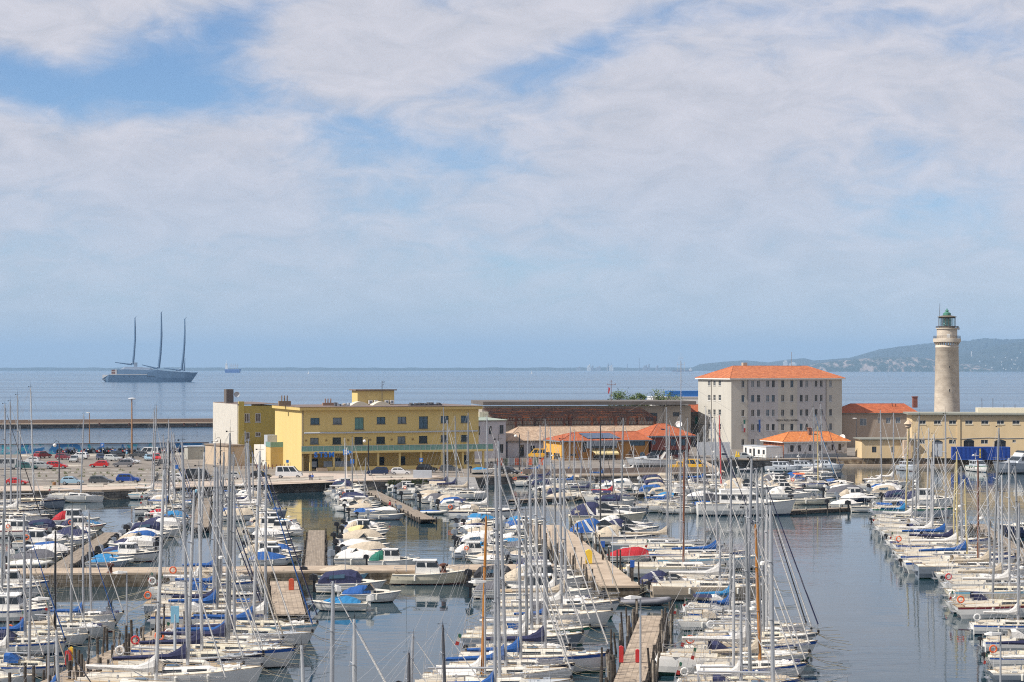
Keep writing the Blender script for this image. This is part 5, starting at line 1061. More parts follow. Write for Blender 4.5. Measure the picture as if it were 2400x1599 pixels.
fence([pt(1158,1104,ZQ),pt(1290,1103,ZQ),pt(1470,1106,ZQ),pt(1650,1100,ZQ)],2.6,'tall pale mesh fence running in front of the ochre building')
fence([pt(1170,1094,ZQ),pt(1285,1092,ZQ)],2.2,'orange and grey site fence between the house and ochre building',2,.3)
o=MB(); q=W(1165,1092,ZQ); q2=W(1290,1091,ZQ)
for i in range(9):
    a_=q.lerp(q2,i/9); b=q.lerp(q2,(i+.93)/9); m_=MB().add([(a_.x,a_.y+.3,ZQ+.1),(b.x,b.y+.3,ZQ+.1),(b.x,b.y+.3,ZQ+1.7),(a_.x,a_.y+.3,ZQ+1.7)],[(0,1,2,3)]); mo=m_.build('site_net',[M['orange'],M['lgrey'],mat('grey green net',(.16,.19,.12),.9),M['beige']][[0,2,1,0,3,0,2,0,1][i]]); tag(mo,f'{["orange","olive","pale grey","orange","beige","orange","olive","orange","pale grey"][i]} net panel, {ORD[i]} from left on the site fence','net','netting panels on the site fence')
fence([pt(1770,1079,ZQ),pt(1835,1076,ZQ)],1.1,'low railing on the quay between the pickups and small house',1.2,5,name='railing')
# quay wall in front of fence
wl_=MB(); A=Vector(pt(1225,1111,ZQ)); B=Vector(pt(1660,1106,ZQ)); d=B-A; o=MB().box(0,d.length,0,.35,0,1.0).build('parapet_wall',mat('brownish parapet',(.24,.19,.16),.9,var=.2,scale=.6)); o.location=(A.x,A.y,ZQ); o.rotation_euler=(0,0,math.atan2(d.y,d.x)); tag(o,'long low brownish parapet wall under the tall mesh fence','wall')
# grey apron wall before barracks
o=Bld('grey_screen_wall','plain grey screen wall at the foot of the barracks left corner','wall',1634,489,3); MB().box(0,8.2,0,.3,ZQ,4.9).build('panel',M['lgrey'],o.root)
# portable cabins
def cabin(px,D,label,w_=5.2,ang=28):
    B=Bld('portable_cabin',label,'cabin',px,D,ang); g_=[(.6,1.5,2.6,3.7),(2.6,3.5,2.6,3.7),(4.6,5.4,2.0,3.9)]
    mb=MB(); wallgrid(mb,0,6,ZQ+.15,4.3,g_,LF(),.1); mb.box(.101,w_,.0,6,ZQ+.15,4.3); mb.add([(0,0,ZQ+.15),(.101,0,ZQ+.15),(.101,0,4.3),(0,0,4.3)],[(0,1,2,3)]); mb.build('wall',M['white'],B.root); MB().box(-.06,w_+.06,-.06,6.06,4.3,4.5).build('roof',M['lgrey'],B.root)
    for o in g_: window(B.root,LF(),*o,wfg,M['glass'],1,.08)
cabin(c4(1480,0)[0],472,'white portable cabin with three openings beside the small orange roofed house'); cabin(c4(1395,0)[0],477,'white portable cabin standing left of and behind the other one',3)
# containers
for a_,b,lab in ((2232,2303,'bright blue shipping container, left of the two before the warehouse'),(2304,2368,'bright blue shipping container, right of the two before the warehouse')):
    B=Bld('shipping_container',lab,'container',a_,464.5,-5); L=B.u(b); mb=MB().box(0,L,.06,2.4,ZQ,ZQ+3.0)
    for k in range(int(L/.3)): mb.box(.1+k*.3,.25+k*.3,0,.06,ZQ+.15,ZQ+2.85)
    mb.build('body',mat('container blue',(.01,.055,.30),.5,var=.15),B.root); MB().box(0,L,-.02,.1,ZQ+2.86,ZQ+3.02).box(0,L,-.02,.1,ZQ,ZQ+.14).build('frame',mat('container blue edge',(.02,.08,.34),.5),B.root)
    if a_<2300:
        for k in range(7): u=B.u(2303)-.55; MB().box(u-.2,u+.15,-.05,-.0,ZQ+.5+k*.32,ZQ+.5+k*.32+.2).build('yellow_letter_mark',M['yellow'],B.root)
# grey mooring poles at the far quay
for px in (1965,2038,2093,2218,2281,2338): p=W(px,1086,0); o=MB().tube((0,0,-1),(0,0,3.6),.22,None,10).build('mooring_pole',M['lgrey'],None,(p.x,p.y,0)); tag(o,f'thick pale grey mooring pole, {ORD[[1965,2038,2093,2218,2281,2338].index(px)]} from the left at the far ochre quay','pole','mooring poles at the far quay')
o=MB().box(0,50,0,1.2,-.3,.55); p=W(1965,1094,0); o=o.build('floating_walkway',conc,None,(p.x,p.y,0)); tag(o,'low pale landing stage along the far ochre quay wall','pier')
fw=MB(); A=quay[12]; B_=quay[13]; d=Vector(B_)-Vector(A); o=MB().box(0,d.length,-.1,-.02,-.5,ZQ-.3).build('quay_facing',sty); o.location=(A[0],A[1],0); o.rotation_euler=(0,0,math.atan2(d.y,d.x)); struct(o)
# weeds in parking
wd=MB()
for i in range(75):
    x=rr.uniform(400,2000); y=rr.choice([935,967,1000,1060]); p=W(*c1(x,y+rr.uniform(-6,6)),ZQ)
    for k in range(9):
        A=rr.uniform(0,6.28); h_=rr.uniform(.15,.6); s=.05; q=Vector((p.x+rr.gauss(0,.15),p.y+rr.gauss(0,.15),ZQ)); wd.add([q+Vector((-s,0,0)),q+Vector((s,0,0)),q+Vector((math.cos(A)*.25,math.sin(A)*.25,h_))],[(0,1,2)])
for i in range(120):
    p=W(*c2(rr.uniform(2000,2400),1062+rr.uniform(-6,25)),.9); p=Vector((p.x,p.y,rr.uniform(.8,1.7)))
    for k in range(9):
        A=rr.uniform(0,6.28); q=Vector((p.x+rr.gauss(0,.2),382.0+(p.x+16)*.32+rr.gauss(0,.1)-1.2,p.z)); wd.add([q+Vector((-.06,0,0)),q+Vector((.06,0,0)),q+Vector((math.cos(A)*.3,-.2,rr.uniform(-.2,.5)))],[(0,1,2)])
tag(wd.build('weeds',mat('dry green weeds',(.10,.12,.03),.9,var=.3)),'scattered low weeds in the parking cracks','weeds',kind='stuff')
# ------------------------------------------------------------------ boats: prototypes (bow along +X, waterline at z=0)
def hull_pts(t,L,B,Fb,fine=2.2,tr=.78,rake=.9,sr=-.5,sheer=.22,ext=.75):
    b=B/2*(tr+(1-tr)*math.sin(min(t/.5,1)*math.pi/2)) if t<.5 else B/2*max(0.015,(1-((t-.5)/.5)**fine))
    zd=Fb*(1+sheer*t*t+.04*(1-t)**2)
    r=[]
    for h,bb in ((1,1),(.84,.985),(.45,.93),(.12,.84-.1*t),(-.18,.5-.15*t),(-.35,.02)):
        x=-L/2+L*t; z=zd*h
        x-= rake*(1-h)*t**5; x-= sr*(1-h)*(1-t)**5
        r.append((x,b*bb,z))
    return r,b,zd
def make_hull(L,B,Fb,**k):
    mb=MB(); n=15; rings=[]
    for i in range(n+1):
        p,_,_=hull_pts(i/n,L,B,Fb,**k); rings.append([(x,-y,z) for x,y,z in p]+[(x,y,z) for x,y,z in reversed(p[:-1])])
    bands=[1,0,0,2,2,2,2,0,0,1]; mb.loft(rings,0,closed=False,cap=False,mis=bands)
    r0=rings[0]; mb.add(r0,[tuple(range(len(r0)-1,-1,-1))],0)
    return mb
def deck_edge(t,L,B,Fb,**k):
    p,b,z=hull_pts(t,L,B,Fb,**k); return p[0][0],b,z
def make_deck(L,B,Fb,t0=0,t1=1,cr=.07,inset=.04,dz=.015,well=None,**k):
    mb=MB(); n=14; rings=[]
    for i in range(n+1):
        t=t0+(t1-t0)*i/n; x,b,z=deck_edge(t,L,B,Fb,**k); b=max(b-inset,.005); rings.append([(x,-b,z-dz),(x,-b*.5,z+cr*.7-dz),(x,0,z+cr-dz),(x,b*.5,z+cr*.7-dz),(x,b,z-dz)])
    mb.loft(rings,0,closed=False,cap=False); return mb
def blister(x0,x1,w0,w1,h0,h1,z,slope=.45,back=.08,n=6,taper=.82):
    """coachroof: rounded box from x0 (aft) to x1 (fwd)"""
    rings=[]
    for i in range(n+1):
        t=i/n; x=x0+(x1-x0)*t; w_=(w0+(w1-w0)*t)/2; h=h0+(h1-h0)*t
        if i==n: h=.02; 
        rings.append([(x,-w_,z),(x,-w_*.96,z+h*.45),(x,-w_*taper,z+h*.9),(x,-w_*.4,z+h*1.03),(x,w_*.4,z+h*1.03),(x,w_*taper,z+h*.9),(x,w_*.96,z+h*.45),(x,w_,z)])
    return rings
def side_win(rings,t0,t1,lo=.28,hi=.8,out=.012):
    """window strip on both sides of a lofted coachroof"""
    mb=MB(); n=len(rings)-1
    def at(t,s,f):
        i=min(int(t*n),n-1); u=t*n-i; a=[Vector(rings[i][j]) for j in range(8)]; b=[Vector(rings[i+1][j]) for j in range(8)]; r=[a[j].lerp(b[j],u) for j in range(8)]
        seq=[r[0],r[1],r[2]] if s<0 else [r[7],r[6],r[5]]
        p=seq[0].lerp(seq[1],f*2) if f<.5 else seq[1].lerp(seq[2],f*2-1)
        return p+Vector((0,s*out,out*.4))
    res=[]
    for s in (-1,1):
        m_=MB(); k=4; P=[]
        for i in range(k+1):
            t=t0+(t1-t0)*i/k; P.append((at(t,s,lo),at(t,s,.5),at(t,s,hi)))
        for i in range(k):
            for j in range(2):
                q=[P[i][j],P[i+1][j],P[i+1][j+1],P[i][j+1]]; m_.add(q,[(0,1,2,3)] if s<0 else [(3,2,1,0)])
        res.append(m_)
    return res
def rails(L,B,Fb,t0=.03,t1=.985,h=.6,pulpit=True,n=9,**k):
    mb=MB()
    for s in (-1,1):
        P=[]
        for i in range(n):
            t=t0+(t1-t0)*i/(n-1); x,b,z=deck_edge(t,L,B,Fb,**k); b=max(b-.08,.02); P.append((x,s*b,z)); mb.tube((x,s*b,z),(x,s*b,z+h),.014,None,4)
        for hh in (.5*h,h): mb.path([(x,y,z+hh) for x,y,z in P],.009,3)
        if pulpit: a,b_,c=P[-3:]; mb.path([(a[0],a[1],a[2]+h),(b_[0],b_[1],b_[2]+h+.05),(c[0]+.1,c[1]+s*.1,c[2]+h+.08)],.02,4)
    if pulpit:
        x,b,z=deck_edge(t1,L,B,Fb,**k); mb.tube((x+.1,-.13,z+h+.08),(x+.1,.13,z+h+.08),.02,None,4)
        x,b,z=deck_edge(.02,L,B,Fb,**k); mb.path([(x+.9,-b+.1,z+h),(x+.05,-b+.15,z+h+.05),(x+.05,b-.15,z+h+.05),(x+.9,b-.1,z+h)],.02,4)
    return mb
class Node:
    def __init__(s,name,mb,mats,parent=None,rig=False,smooth=False,opt=None,loc=None):
        s.name=name; s.mesh=mb.mesh(name,mats,smooth) if isinstance(mb,MB) else mb; s.parent=parent; s.rig=rig; s.opt=opt; s.n=len(mats); s.loc=loc; s.ms={}
    def get(s,ov):
        key=tuple(sorted((i,m_.name) for i,m_ in ov.items()))
        if not key: return s.mesh
        if key not in s.ms:
            me=s.mesh.copy(); 
            for i,m_ in ov.items(): me.materials[i]=m_
            s.ms[key]=me
        return s.ms[key]
ringme=MB().ring((0,0,0),.31,.075,'y',16,6)
def fender(x,y,z): return MB().lathe([(.02,z-.62),(.11,z-.58),(.12,z-.12),(.03,z-.05)],8,(x,y)).tube((x,y,z-.06),(x,y*.97,z+.35),.01,None,3)
def outboard(x,z,s=1.0):
    b=MB().loft([[(x-.62*s,-.13*s,z+.35*s),(x-.62*s,.13*s,z+.35*s),(x-.55*s,.12*s,z+.72*s),(x-.55*s,-.12*s,z+.72*s)],[(x-.3*s,-.19*s,z+.3*s),(x-.3*s,.19*s,z+.3*s),(x-.3*s,.17*s,z+.82*s),(x-.3*s,-.17*s,z+.82*s)],[(x+.08*s,-.15*s,z+.3*s),(x+.08*s,.15*s,z+.3*s),(x+.05*s,.13*s,z+.7*s),(x+.05*s,-.13*s,z+.7*s)]])
    return b.box(x-.3*s,x-.08*s,-.07*s,.07*s,z-.6*s,z+.3*s).box(x-.42*s,x+.02,-.05,.05,z-.62*s,z-.56*s)
def sail_nodes(L,kind):
    B={8:2.7,9.5:3.05,11:3.45,13:3.9}[L]; Fb={8:.95,9.5:1.1,11:1.25,13:1.4}[L]; MH=13.0
    k=dict(tr=.72,rake=.8,sr=-.55,sheer=.2)
    if kind=='classic': k=dict(tr=.5,rake=2.0,sr=.55,sheer=.3,fine=1.9)
    if kind=='race': k=dict(tr=.88,rake=.35,sr=-.1,sheer=.12,fine=2.3)
    N_=[]; add=lambda *a,**q: N_.append(Node(*a,**q))
    add('hull',make_hull(L,B,Fb,**k),[M['white'],M['white'],M['antiblack']],smooth=False)
    add('deck',make_deck(L,B,Fb,**k),[M['deck']])
    _,bb,zd=deck_edge(.5,L,B,Fb,**k)
    # toe rail
    tr=MB()
    for s in (-1,1): tr.path([(x,s*(b-.02),z+.03) for x,b,z in [deck_edge(i/12,L,B,Fb,**k) for i in range(13)]],.03,4)
    add('toe_rail',tr,[M['teak']])
    rg=blister(-L*.13,L*.26,B*.58,B*.3,.46,.34,zd-.02); cb=MB().loft(rg); add('cabin',cb,[M['gel']])
    for m_ in side_win(rg,.06,.44): add('window',m_,[M['glass']],'cabin')
    for m_ in side_win(rg,.52,.80): add('window',m_,[M['glass']],'cabin')
    ht=MB().box(-.05*L,.02*L,-.3,.3,zd+.46,zd+.52).box(L*.29,L*.34,-.25,.25,zd+.06,zd+.14); add('hatch',ht,[M['bglass']],'cabin')
    hr=MB(); [hr.tube((-L*.08,s*B*.2,zd+.52),(L*.14,s*B*.15,zd+.50),.025,None,4) for s in (-1,1)]; add('handrail',hr,[M['teak']],'cabin')
    # cockpit: coamings, benches and floor
    _,b0,z0=deck_edge(.12,L,B,Fb,**k); ck=MB(); xa,xb=-L*.43,-L*.14; w_=B*.30
    for s in (-1,1):
      ck=MB(); ck.loft([[(xa,s*(w_+.14),z0+.0),(xa,s*(w_+.06),z0+.26),(xa,s*w_,z0+.26),(xa,s*(w_-.04),z0)],[(xb,s*(w_+.2),z0),(xb,s*(w_+.1),z0+.34),(xb,s*w_,z0+.34),(xb,s*(w_-.04),z0)]]); add('coaming',ck,[M['gel']])
    fl=MB().box(xa,xb,-w_+.03,w_-.03,z0+.06,z0+.10); add('cockpit_seat',fl,[M['teak']])
    fw=MB().box(xa+.1,xb-.1,-.28,.28,z0+.10,z0+.115); add('cockpit_well',fw,[M['grey']])
    wh=MB().ring((xa+.9,0,z0+.75),.42,.022,'x',18,4).tube((xa+1.0,0,z0+.1),(xa+1.0,0,z0+.8),.08,.05)
    for i in range(3): A=i*2.09; wh.tube((xa+.9,0,z0+.75),(xa+.9,.42*math.cos(A),z0+.75+.42*math.sin(A)),.012,None,3)
    add('steering_wheel',wh,[M['steel']],opt='wheel')
    wn=MB(); [wn.lathe([(.09,z0+.3),(.07,z0+.5),(.09,z0+.52)],8,(xb-.5,s*(w_+.06))) for s in (-1,1)]; add('winch',wn,[M['steel']])
    add('guardrail',rails(L,B,Fb,**k),[M['steel']])
    # rig
    mx=L*.07; zs=zd+.4
    ms=MB().loft([[(mx+.10*math.cos(A)*q,.062*math.sin(A)*q,z) for A in [i*math.pi/4 for i in range(8)]] for z,q in ((zs-.5,1.15),(MH*.7,1.1),(MH-.3,.75),(MH,.6))]); add('mast',ms,[M['alu']],rig=True)
    for f in (.42,.70):
        z=MH*f+.3; sw_=B*(.30 if f<.5 else .23); add('spreader',MB().tube((mx,0,z),(mx-.25,-sw_,z+.08),.045,.03,5).tube((mx,0,z),(mx-.25,sw_,z+.08),.045,.03,5),[M['alu']],'mast')
    add('wind_vane',MB().tube((mx,0,MH),(mx,0,MH+.35),.012,None,4).tube((mx+.3,0,MH+.1),(mx-.25,0,MH+.1),.012,None,4).box(mx-.34,mx-.2,-.01,.01,MH+.05,MH+.13).tube((mx+.02,.0,MH),(mx+.02,0,MH+.75),.008,None,3),[M['black']],'mast')
    xs=L/2-.12; _,_,zb=deck_edge(.98,L,B,Fb,**k); _,_,z1=deck_edge(0,L,B,Fb,**k); xst=-L/2+.1
    rgm=MB(); r_=.011
    for s in (-1,1):
        bc=bb*.93; rgm.path([(mx-.15,s*bc,zd),(mx-.25,s*B*.30,MH*.42+.38),(mx-.22,s*B*.23,MH*.70+.38),(mx,0,MH-.1)],r_,3)
        rgm.tube((mx-.3,s*bc,zd),(mx-.02,s*.05,MH*.42+.2),r_,None,3).tube((mx+.1,s*bc*.98,zd),(mx,s*.05,MH*.42+.2),r_,None,3)
        rgm.tube((mx-.25,s*B*.30,MH*.42+.38),(mx,0,MH*.70+.2),r_,None,3)
        rgm.tube((xst,s*b0*.6,z1),(xst+.4,0,z1+2.2),r_,None,3)
    rgm.tube((xst+.4,0,z1+2.2),(mx-.05,0,MH),r_,None,3).tube((xs,0,zb),(mx+.05,0,MH*.97),r_,None,3)
    rgm.tube((mx-L*.42,0,zs+.62),(mx-.06,0,MH),r_*.8,None,3).tube((mx+.13,.04,zs),(mx+.1,.03,MH-.4),r_*.8,None,3).tube((mx+.13,-.05,zs),(mx+.1,-.03,MH-.4),r_*.8,None,3)
    add('rigging',rgm,[M['wire']],rig=True)
    zt_=MH*.95; a=Vector((xs-.02,0,zb+.35)); b=Vector((mx+.08,0,zt_))
    fj=MB(); 
    fj.tube(a,a.lerp(b,.45),.06,.052,6).tube(a.lerp(b,.45),a.lerp(b,.95),.052,.025,6)
    add('furled_jib',fj,[M['cwhite']],rig=True,opt='jib')
    add('furler_drum',MB().lathe([(.03,zb+.05),(.11,zb+.1),(.11,zb+.25),(.03,zb+.3)],8,(xs,0)),[M['black']],opt='jib')
    xb0,xb1=mx-.15,mx-L*.42
    bm=MB().tube((xb0,0,zs+.62),(xb1,0,zs+.70),.075,.065,7); bm.tube((xb0-L*.13,0,zs+.6),(mx-.1,0,zs-.1),.03,None,5); add('boom',bm,[M['alu']])
    cv=MB(); rings=[]
    for i in range(9):
        t=i/8; x=xb0+.05+(xb1-xb0-.1)*t; h=.34*(1-t*.62)+(.75 if i==0 else .25 if i==1 else 0); w2=.17*(1-t*.45); zz=zs+.66+.08*t; j=.02*math.sin(i*2.3)
        rings.append([(x,-w2*.5,zz-.12),(x,-w2+j,zz+h*.25),(x,-w2*.55,zz+h*.7),(x,0,zz+h),(x,w2*.55,zz+h*.7),(x,w2+j,zz+h*.25),(x,w2*.5,zz-.12)])
    cv.loft(rings); add('sail_cover',cv,[M['cblue']],'boom',opt='cover')
    # bare furled sail roll for boats with no cover
    # sprayhood
    xh=-L*.13; sp=MB(); wS=B*.30; hh=.95; prof=[(xh-.45,hh*.98),(xh+.05,hh),(xh+.5,hh*.72),(xh+.85,.45)]
    sp.loft([[(x,-wS,z0+.3),(x,-wS*.92,z0+.15+h*.8),(x,-wS*.5,z0+.15+h),(x,wS*.5,z0+.15+h),(x,wS*.92,z0+.15+h*.8),(x,wS,z0+.3)] for x,h in prof],0,closed=False,cap=False); add('sprayhood',sp,[M['cnavy']],opt='hood')
    bi=MB(); bi.loft([[(x,-wS*1.25,z0+1.75),(x,-wS*.7,z0+1.95),(x,wS*.7,z0+1.95),(x,wS*1.25,z0+1.75)] for x in (xa+.1,xa+1.0,xa+2.0)]); add('bimini',bi,[M['cnavy']],opt='bimini'); bf=MB(); [bf.tube((xa+1.0,s*(w_+.1),z0+.2),(xa+q,s*wS*1.2,z0+1.75),.015,None,4) for s in (-1,1) for q in (.1,1.0,2.0)]; add('frame',bf,[M['steel']],'bimini',opt='bimini')
    lb=Node('lifebuoy',MB().ring((xst+.25,-b0*.8,z1+.75),.30,.075,'y',16,6),[M['orange']],opt='buoy'); N_.append(lb)
    for i,q in enumerate((.3,.52,.7)):
        x,b,z=deck_edge(q,L,B,Fb,**k); add('fender',fender(x,-(b+.08),z),[M['fend']],opt='fender'); 
        if i<2: add('fender',fender(x,(b+.08),z),[M['fend']],opt='fender')
    add('outboard_motor',outboard(-L/2-.05,z1-.2,.7),[M['black']],opt='motor')
    for s in (-1,1):
        add('mooring_line',MB().path([(L/2-.3,s*.15,zb),(L/2+.5,s*.4,zb*.72),(L/2+1.2,s*.7,zb*.6),(L/2+2.6,s*1.1,.75)],.022,3),[M['rope']]); add('mooring_line',MB().path([(-L/2+.2,s*b0*.8,z1),(-L/2-1.5,s*b0*.9,z1*.35),(-L/2-3.2,s*b0,-.1)],.022,3),[M['rope']],opt='sternline')
    # optional extras seen on the boats
    xf=-L/2+.15; fl_=MB().tube((xf,b0*.5,z1),(xf-.35,b0*.5,z1+1.5),.015,None,4); add('flagstaff',fl_,[M['teak']],opt='flag')
    fg=MB(); [fg.add([(xf-.25-.1*i,b0*.5+.02*i,z1+1.42-.28*i),(xf-.05-.08*i,b0*.5+.22,z1+1.32-.28*i),(xf-.13-.08*i,b0*.5+.24,z1+1.05-.28*i),(xf-.33-.1*i,b0*.5,z1+1.15-.28*i)],[(0,1,2,3)],i) for i in range(3)]; add('flag',fg,[M['green'],M['white'],M['red']],'flagstaff',opt='flag')
    dd=MB(); tent(dd,L*.12,L*.42,B*.19,zd+.12,.30,.6); add('deck_dinghy',dd,[M['cwhite']],opt='tender')
    sb=MB().loft([[(L*.27+i*.25,-.18-.05*(i%2),zd+.1),(L*.27+i*.25,-.2,zd+.28),(L*.27+i*.25,0,zd+.36+.05*(i%3)),(L*.27+i*.25,.2,zd+.25),(L*.27+i*.25,.2,zd+.1)] for i in range(6)]); add('sail_bag',sb,[M['cblue']],opt='bag')
    bt=MB(); bt.loft([[(x,-B*.36,zs+.30+.05*j),(x,-B*.18,zs+.62),(x,0,zs+.80+.03*j),(x,B*.18,zs+.62),(x,B*.36,zs+.30)] for j,x in ((0,mx-.4),(1,mx-L*.12),(0,mx-L*.24),(1,mx-L*.40))],0,closed=False,cap=False); add('boom_tent',bt,[M['cblue']],opt='btent')
    rdm=MB().lathe([(.05,MH*.5-.02),(.24,MH*.5),(.24,MH*.5+.2),(.05,MH*.5+.26)],10,(mx+.32,0)).tube((mx,0,MH*.5),(mx+.3,0,MH*.5),.04); add('radar_dome',rdm,[M['white']],rig=True,opt='radar')
    ap=MB().box(-L/2-.35,-L/2+.05,-b0*.5,b0*.5,z1-.55,z1-.48).tube((-L/2+.0,b0*.7,z1-.9),(-L/2-.25,b0*.7,z1+.15),.02).tube((-L/2-.0,b0*.5,z1-.9),(-L/2-.25,b0*.5,z1+.15),.02); [ap.tube((-L/2-.06*k,b0*.5,z1-.8+.25*k),(-L/2-.06*k,b0*.7,z1-.8+.25*k),.018,None,4) for k in range(4)]; add('boarding_ladder',ap,[M['steel']])
    # deck clutter: coiled lines, blocks
    dc=MB(); q=random.Random(int(L*10)+len(kind))
    for i in range(18):
        t=q.uniform(.06,.95); x,b,z=deck_edge(t,L,B,Fb,**k); y=q.choice((-1,1))*b*q.uniform(.55,.85); dc.ring((x,y,z+.06),q.uniform(.08,.17),.035,'z',8,4) if i%2 else dc.box(x-.1,x+.12,y-.05,y+.05,z,z+.14)
    add('deck_gear',dc,[M['lgrey']])
    return dict(nodes=N_,L=L,B=B,Fb=Fb,mh=MH,mx=mx)
def tent(mb,x0,x1,w_,z0,h,peak=.5,n=13,sag=.05):
    rings=[]; q=random.Random(int(x0*13+h*77+w_*31)&1023)
    for i in range(n+1):
        t=i/n; x=x0+(x1-x0)*t; s=math.sin(math.pi*min(1,max(0,(t/peak)/2 if t<peak else .5+(t-peak)/(1-peak)/2))); hh=h*(.12+.88*s**.8)+q.uniform(-sag,sag); s1,s2=q.uniform(-.05,.05),q.uniform(-.05,.05); ww=w_*(.78+.22*math.sin(math.pi*min(t*1.2,1)))
        if t>.7: ww*=1-(t-.7)*1.4
        rings.append([(x,-ww,z0-.12),(x,-ww*.97,z0+.05),(x,-ww*.55,z0+hh*.58+s1),(x,0,z0+hh),(x,ww*.55,z0+hh*.58+s2),(x,ww*.97,z0+.05),(x,ww,z0-.12)])
    return mb.loft(rings,0,closed=False,cap=False)
def motor_nodes(kind,var=0):
    spec=dict(tarp=(5.6,2.2,.75),tarp2=(6.6,2.4,.85),cuddy=(6.2,2.35,.85),cruiser=(8.2,2.9,1.1),sport=(9.5,3.2,1.15),rib=(5.6,2.3,.5),bigrib=(7.5,2.8,.6),classic=(7.2,2.6,.95),yacht=(14.5,4.3,1.7),patrol=(11,3.4,1.35),console=(6.0,2.3,.8),hood=(6.8,2.5,.9),dinghy=(4.2,1.8,.45),pilot=(6.8,2.5,.95))[kind]
    L,B,Fb=spec; k=dict(tr=.85,rake=.9,sr=-.1,sheer=.35,fine=2.4)
    if kind=='classic': k=dict(tr=.7,rake=.8,sr=.3,sheer=.4,fine=2.0)
    N_=[]; add=lambda *a,**q: N_.append(Node(*a,**q)); _,bb,zd=deck_edge(.5,L,B,Fb,**k); _,b0,z0=deck_edge(.05,L,B,Fb,**k); _,b7,z7=deck_edge(.72,L,B,Fb,**k)
    if kind in('rib','bigrib'):
        add('hull',make_hull(L*.95,B*.72,Fb*.75,**k),[M['lgrey'],M['lgrey'],M['antiblack']])
        tb=MB(); r_=.26 if kind=='rib' else .32; P=[(-L/2,-B/2+r_,.45),(0,-B/2+r_,.45),(L*.27,-B*.4+r_,.5),(L*.42,-B*.2,.62),(L*.48,0,.7),(L*.42,B*.2,.62),(L*.27,B*.4-r_,.5),(0,B/2-r_,.45),(-L/2,B/2-r_,.45)]
        rings=[]
        for i,p in enumerate(P):
            a_=Vector(P[max(i-1,0)]); b=Vector(P[min(i+1,len(P)-1)]); d=(b-a_).normalized(); sd=Vector((-d.y,d.x,0)); rings.append([Vector(p)+(sd*math.cos(A)+Vector((0,0,1))*math.sin(A))*r_*(1 if 0<i<len(P)-1 else .7) for A in [j*math.pi/4 for j in range(8)]])
        tb.loft(rings); add('tube',tb,[M['tubeg']],smooth=True)
        add('floor',MB().box(-L*.45,L*.28,-B*.25,B*.25,.3,.36),[M['lgrey']])
        cs=MB().loft([[(-.3,-.35,.36),(-.3,.35,.36),(.35,.35,.36),(.35,-.35,.36)],[(-.2,-.35,1.1),(-.2,.35,1.1),(.2,.35,1.05),(.2,-.35,1.05)]]).box(-1.2,-.75,-.35,.35,.36,.8); add('console',cs,[M['white']],opt='console')
        add('windscreen',MB().add([(.2,-.35,1.05),(.2,.35,1.05),(.02,.3,1.45),(.02,-.3,1.45)],[(0,1,2,3),(3,2,1,0)]),[M['glass']],'console',opt='console')
        add('outboard_motor',outboard(-L/2+.1,.5,1.15 if kind=='rib' else 1.5),[M['black']]); t_=MB(); tent(t_,-L*.42,L*.40,B*.40,.66,.35,.45); add('cover',t_,[M['cgrey']],opt='cover')
        return dict(nodes=N_,L=L,B=B,Fb=Fb)
    add('hull',make_hull(L,B,Fb,**k),[M['white'],M['white'],M['antiblack']])
    rs=MB(); [rs.path([(x,s*(b+.01),z-.06) for x,b,z in [deck_edge(i/12,L,B,Fb,**k) for i in range(13)]],.035,4) for s in (-1,1)]; add('rubbing_strake',rs,[M['grey']])
    # foredeck and gunwales, inner floor
    opens=kind in('tarp','tarp2','cuddy','console','hood','dinghy')
    if opens:
        add('foredeck',make_deck(L,B,Fb,.55,1,**k),[M['deck']])
        gw_=MB()
        for s in (-1,1):
            rings=[]
            for i in range(9):
                x,b,z=deck_edge(i/8*.56,L,B,Fb,**k); rings.append([(x,s*(b-.01),z),(x,s*(b-.2),z+.01),(x,s*(b-.2),z-.45),(x,s*(b-.03),z-.3)])
            gw_.loft(rings)
        gw_.box(-L/2,-L/2+.12,-b0+.05,b0-.05,z0-.3,z0-.02); add('gunwale',gw_,[M['gel']])
        add('floor',MB().box(-L/2+.1,L*.07,-b0+.1,b0-.1,.12,.2).box(-L*.42,-L*.34,-b0+.2,b0-.2,.2,.55).box(-L*.12,-L*.06,-b0+.3,b0-.3,.2,.6),[M['deck']])
    else: add('deck',make_deck(L,B,Fb,**k),[M['deck']])
    if kind in('tarp','tarp2','dinghy'):
        t_=MB(); tent(t_,-L*(.47-.04*(var%3)),L*((.20 if kind!='tarp2' else .30)+.05*(var%4)),bb*.98,zd-.02,(.62 if kind=='tarp' else .95 if kind=='tarp2' else .35)*(.75+.16*var),(.35+.15*((var*2)%4))); add('cover',t_,[M['cwhite']],opt='cover')
        ol=MB(); add('outboard_motor',outboard(-L/2,z0-.15,1.15 if kind!='dinghy' else .8),[M['black']])
    if kind=='cuddy':
        rg=blister(L*.0,L*.36,B*.7,B*.3,.5,.3,z7-.14); add('cabin',MB().loft(rg),[M['gel']]); [add('window',m_,[M['glass']],'cabin') for m_ in side_win(rg,.12,.6)]
        add('windscreen',MB().add([(L*.06,-B*.33,zd+.4),(L*.06,B*.33,zd+.4),(-L*.01,B*.31,zd+.95),(-L*.01,-B*.31,zd+.95),(-L*.12,-B*.4,zd+.3),(-L*.12,B*.4,zd+.3)],[(0,1,2,3),(0,3,4),(1,5,2),(3,2,1,0),(4,3,0),(2,5,1)]),[M['glass']])
        add('outboard_motor',outboard(-L/2,z0-.15,1.2),[M['black']]); t_=MB(); tent(t_,-L*.47,L*.0,bb*.95,zd,.8,.8); add('cover',t_,[M['cblue']],opt='cover')
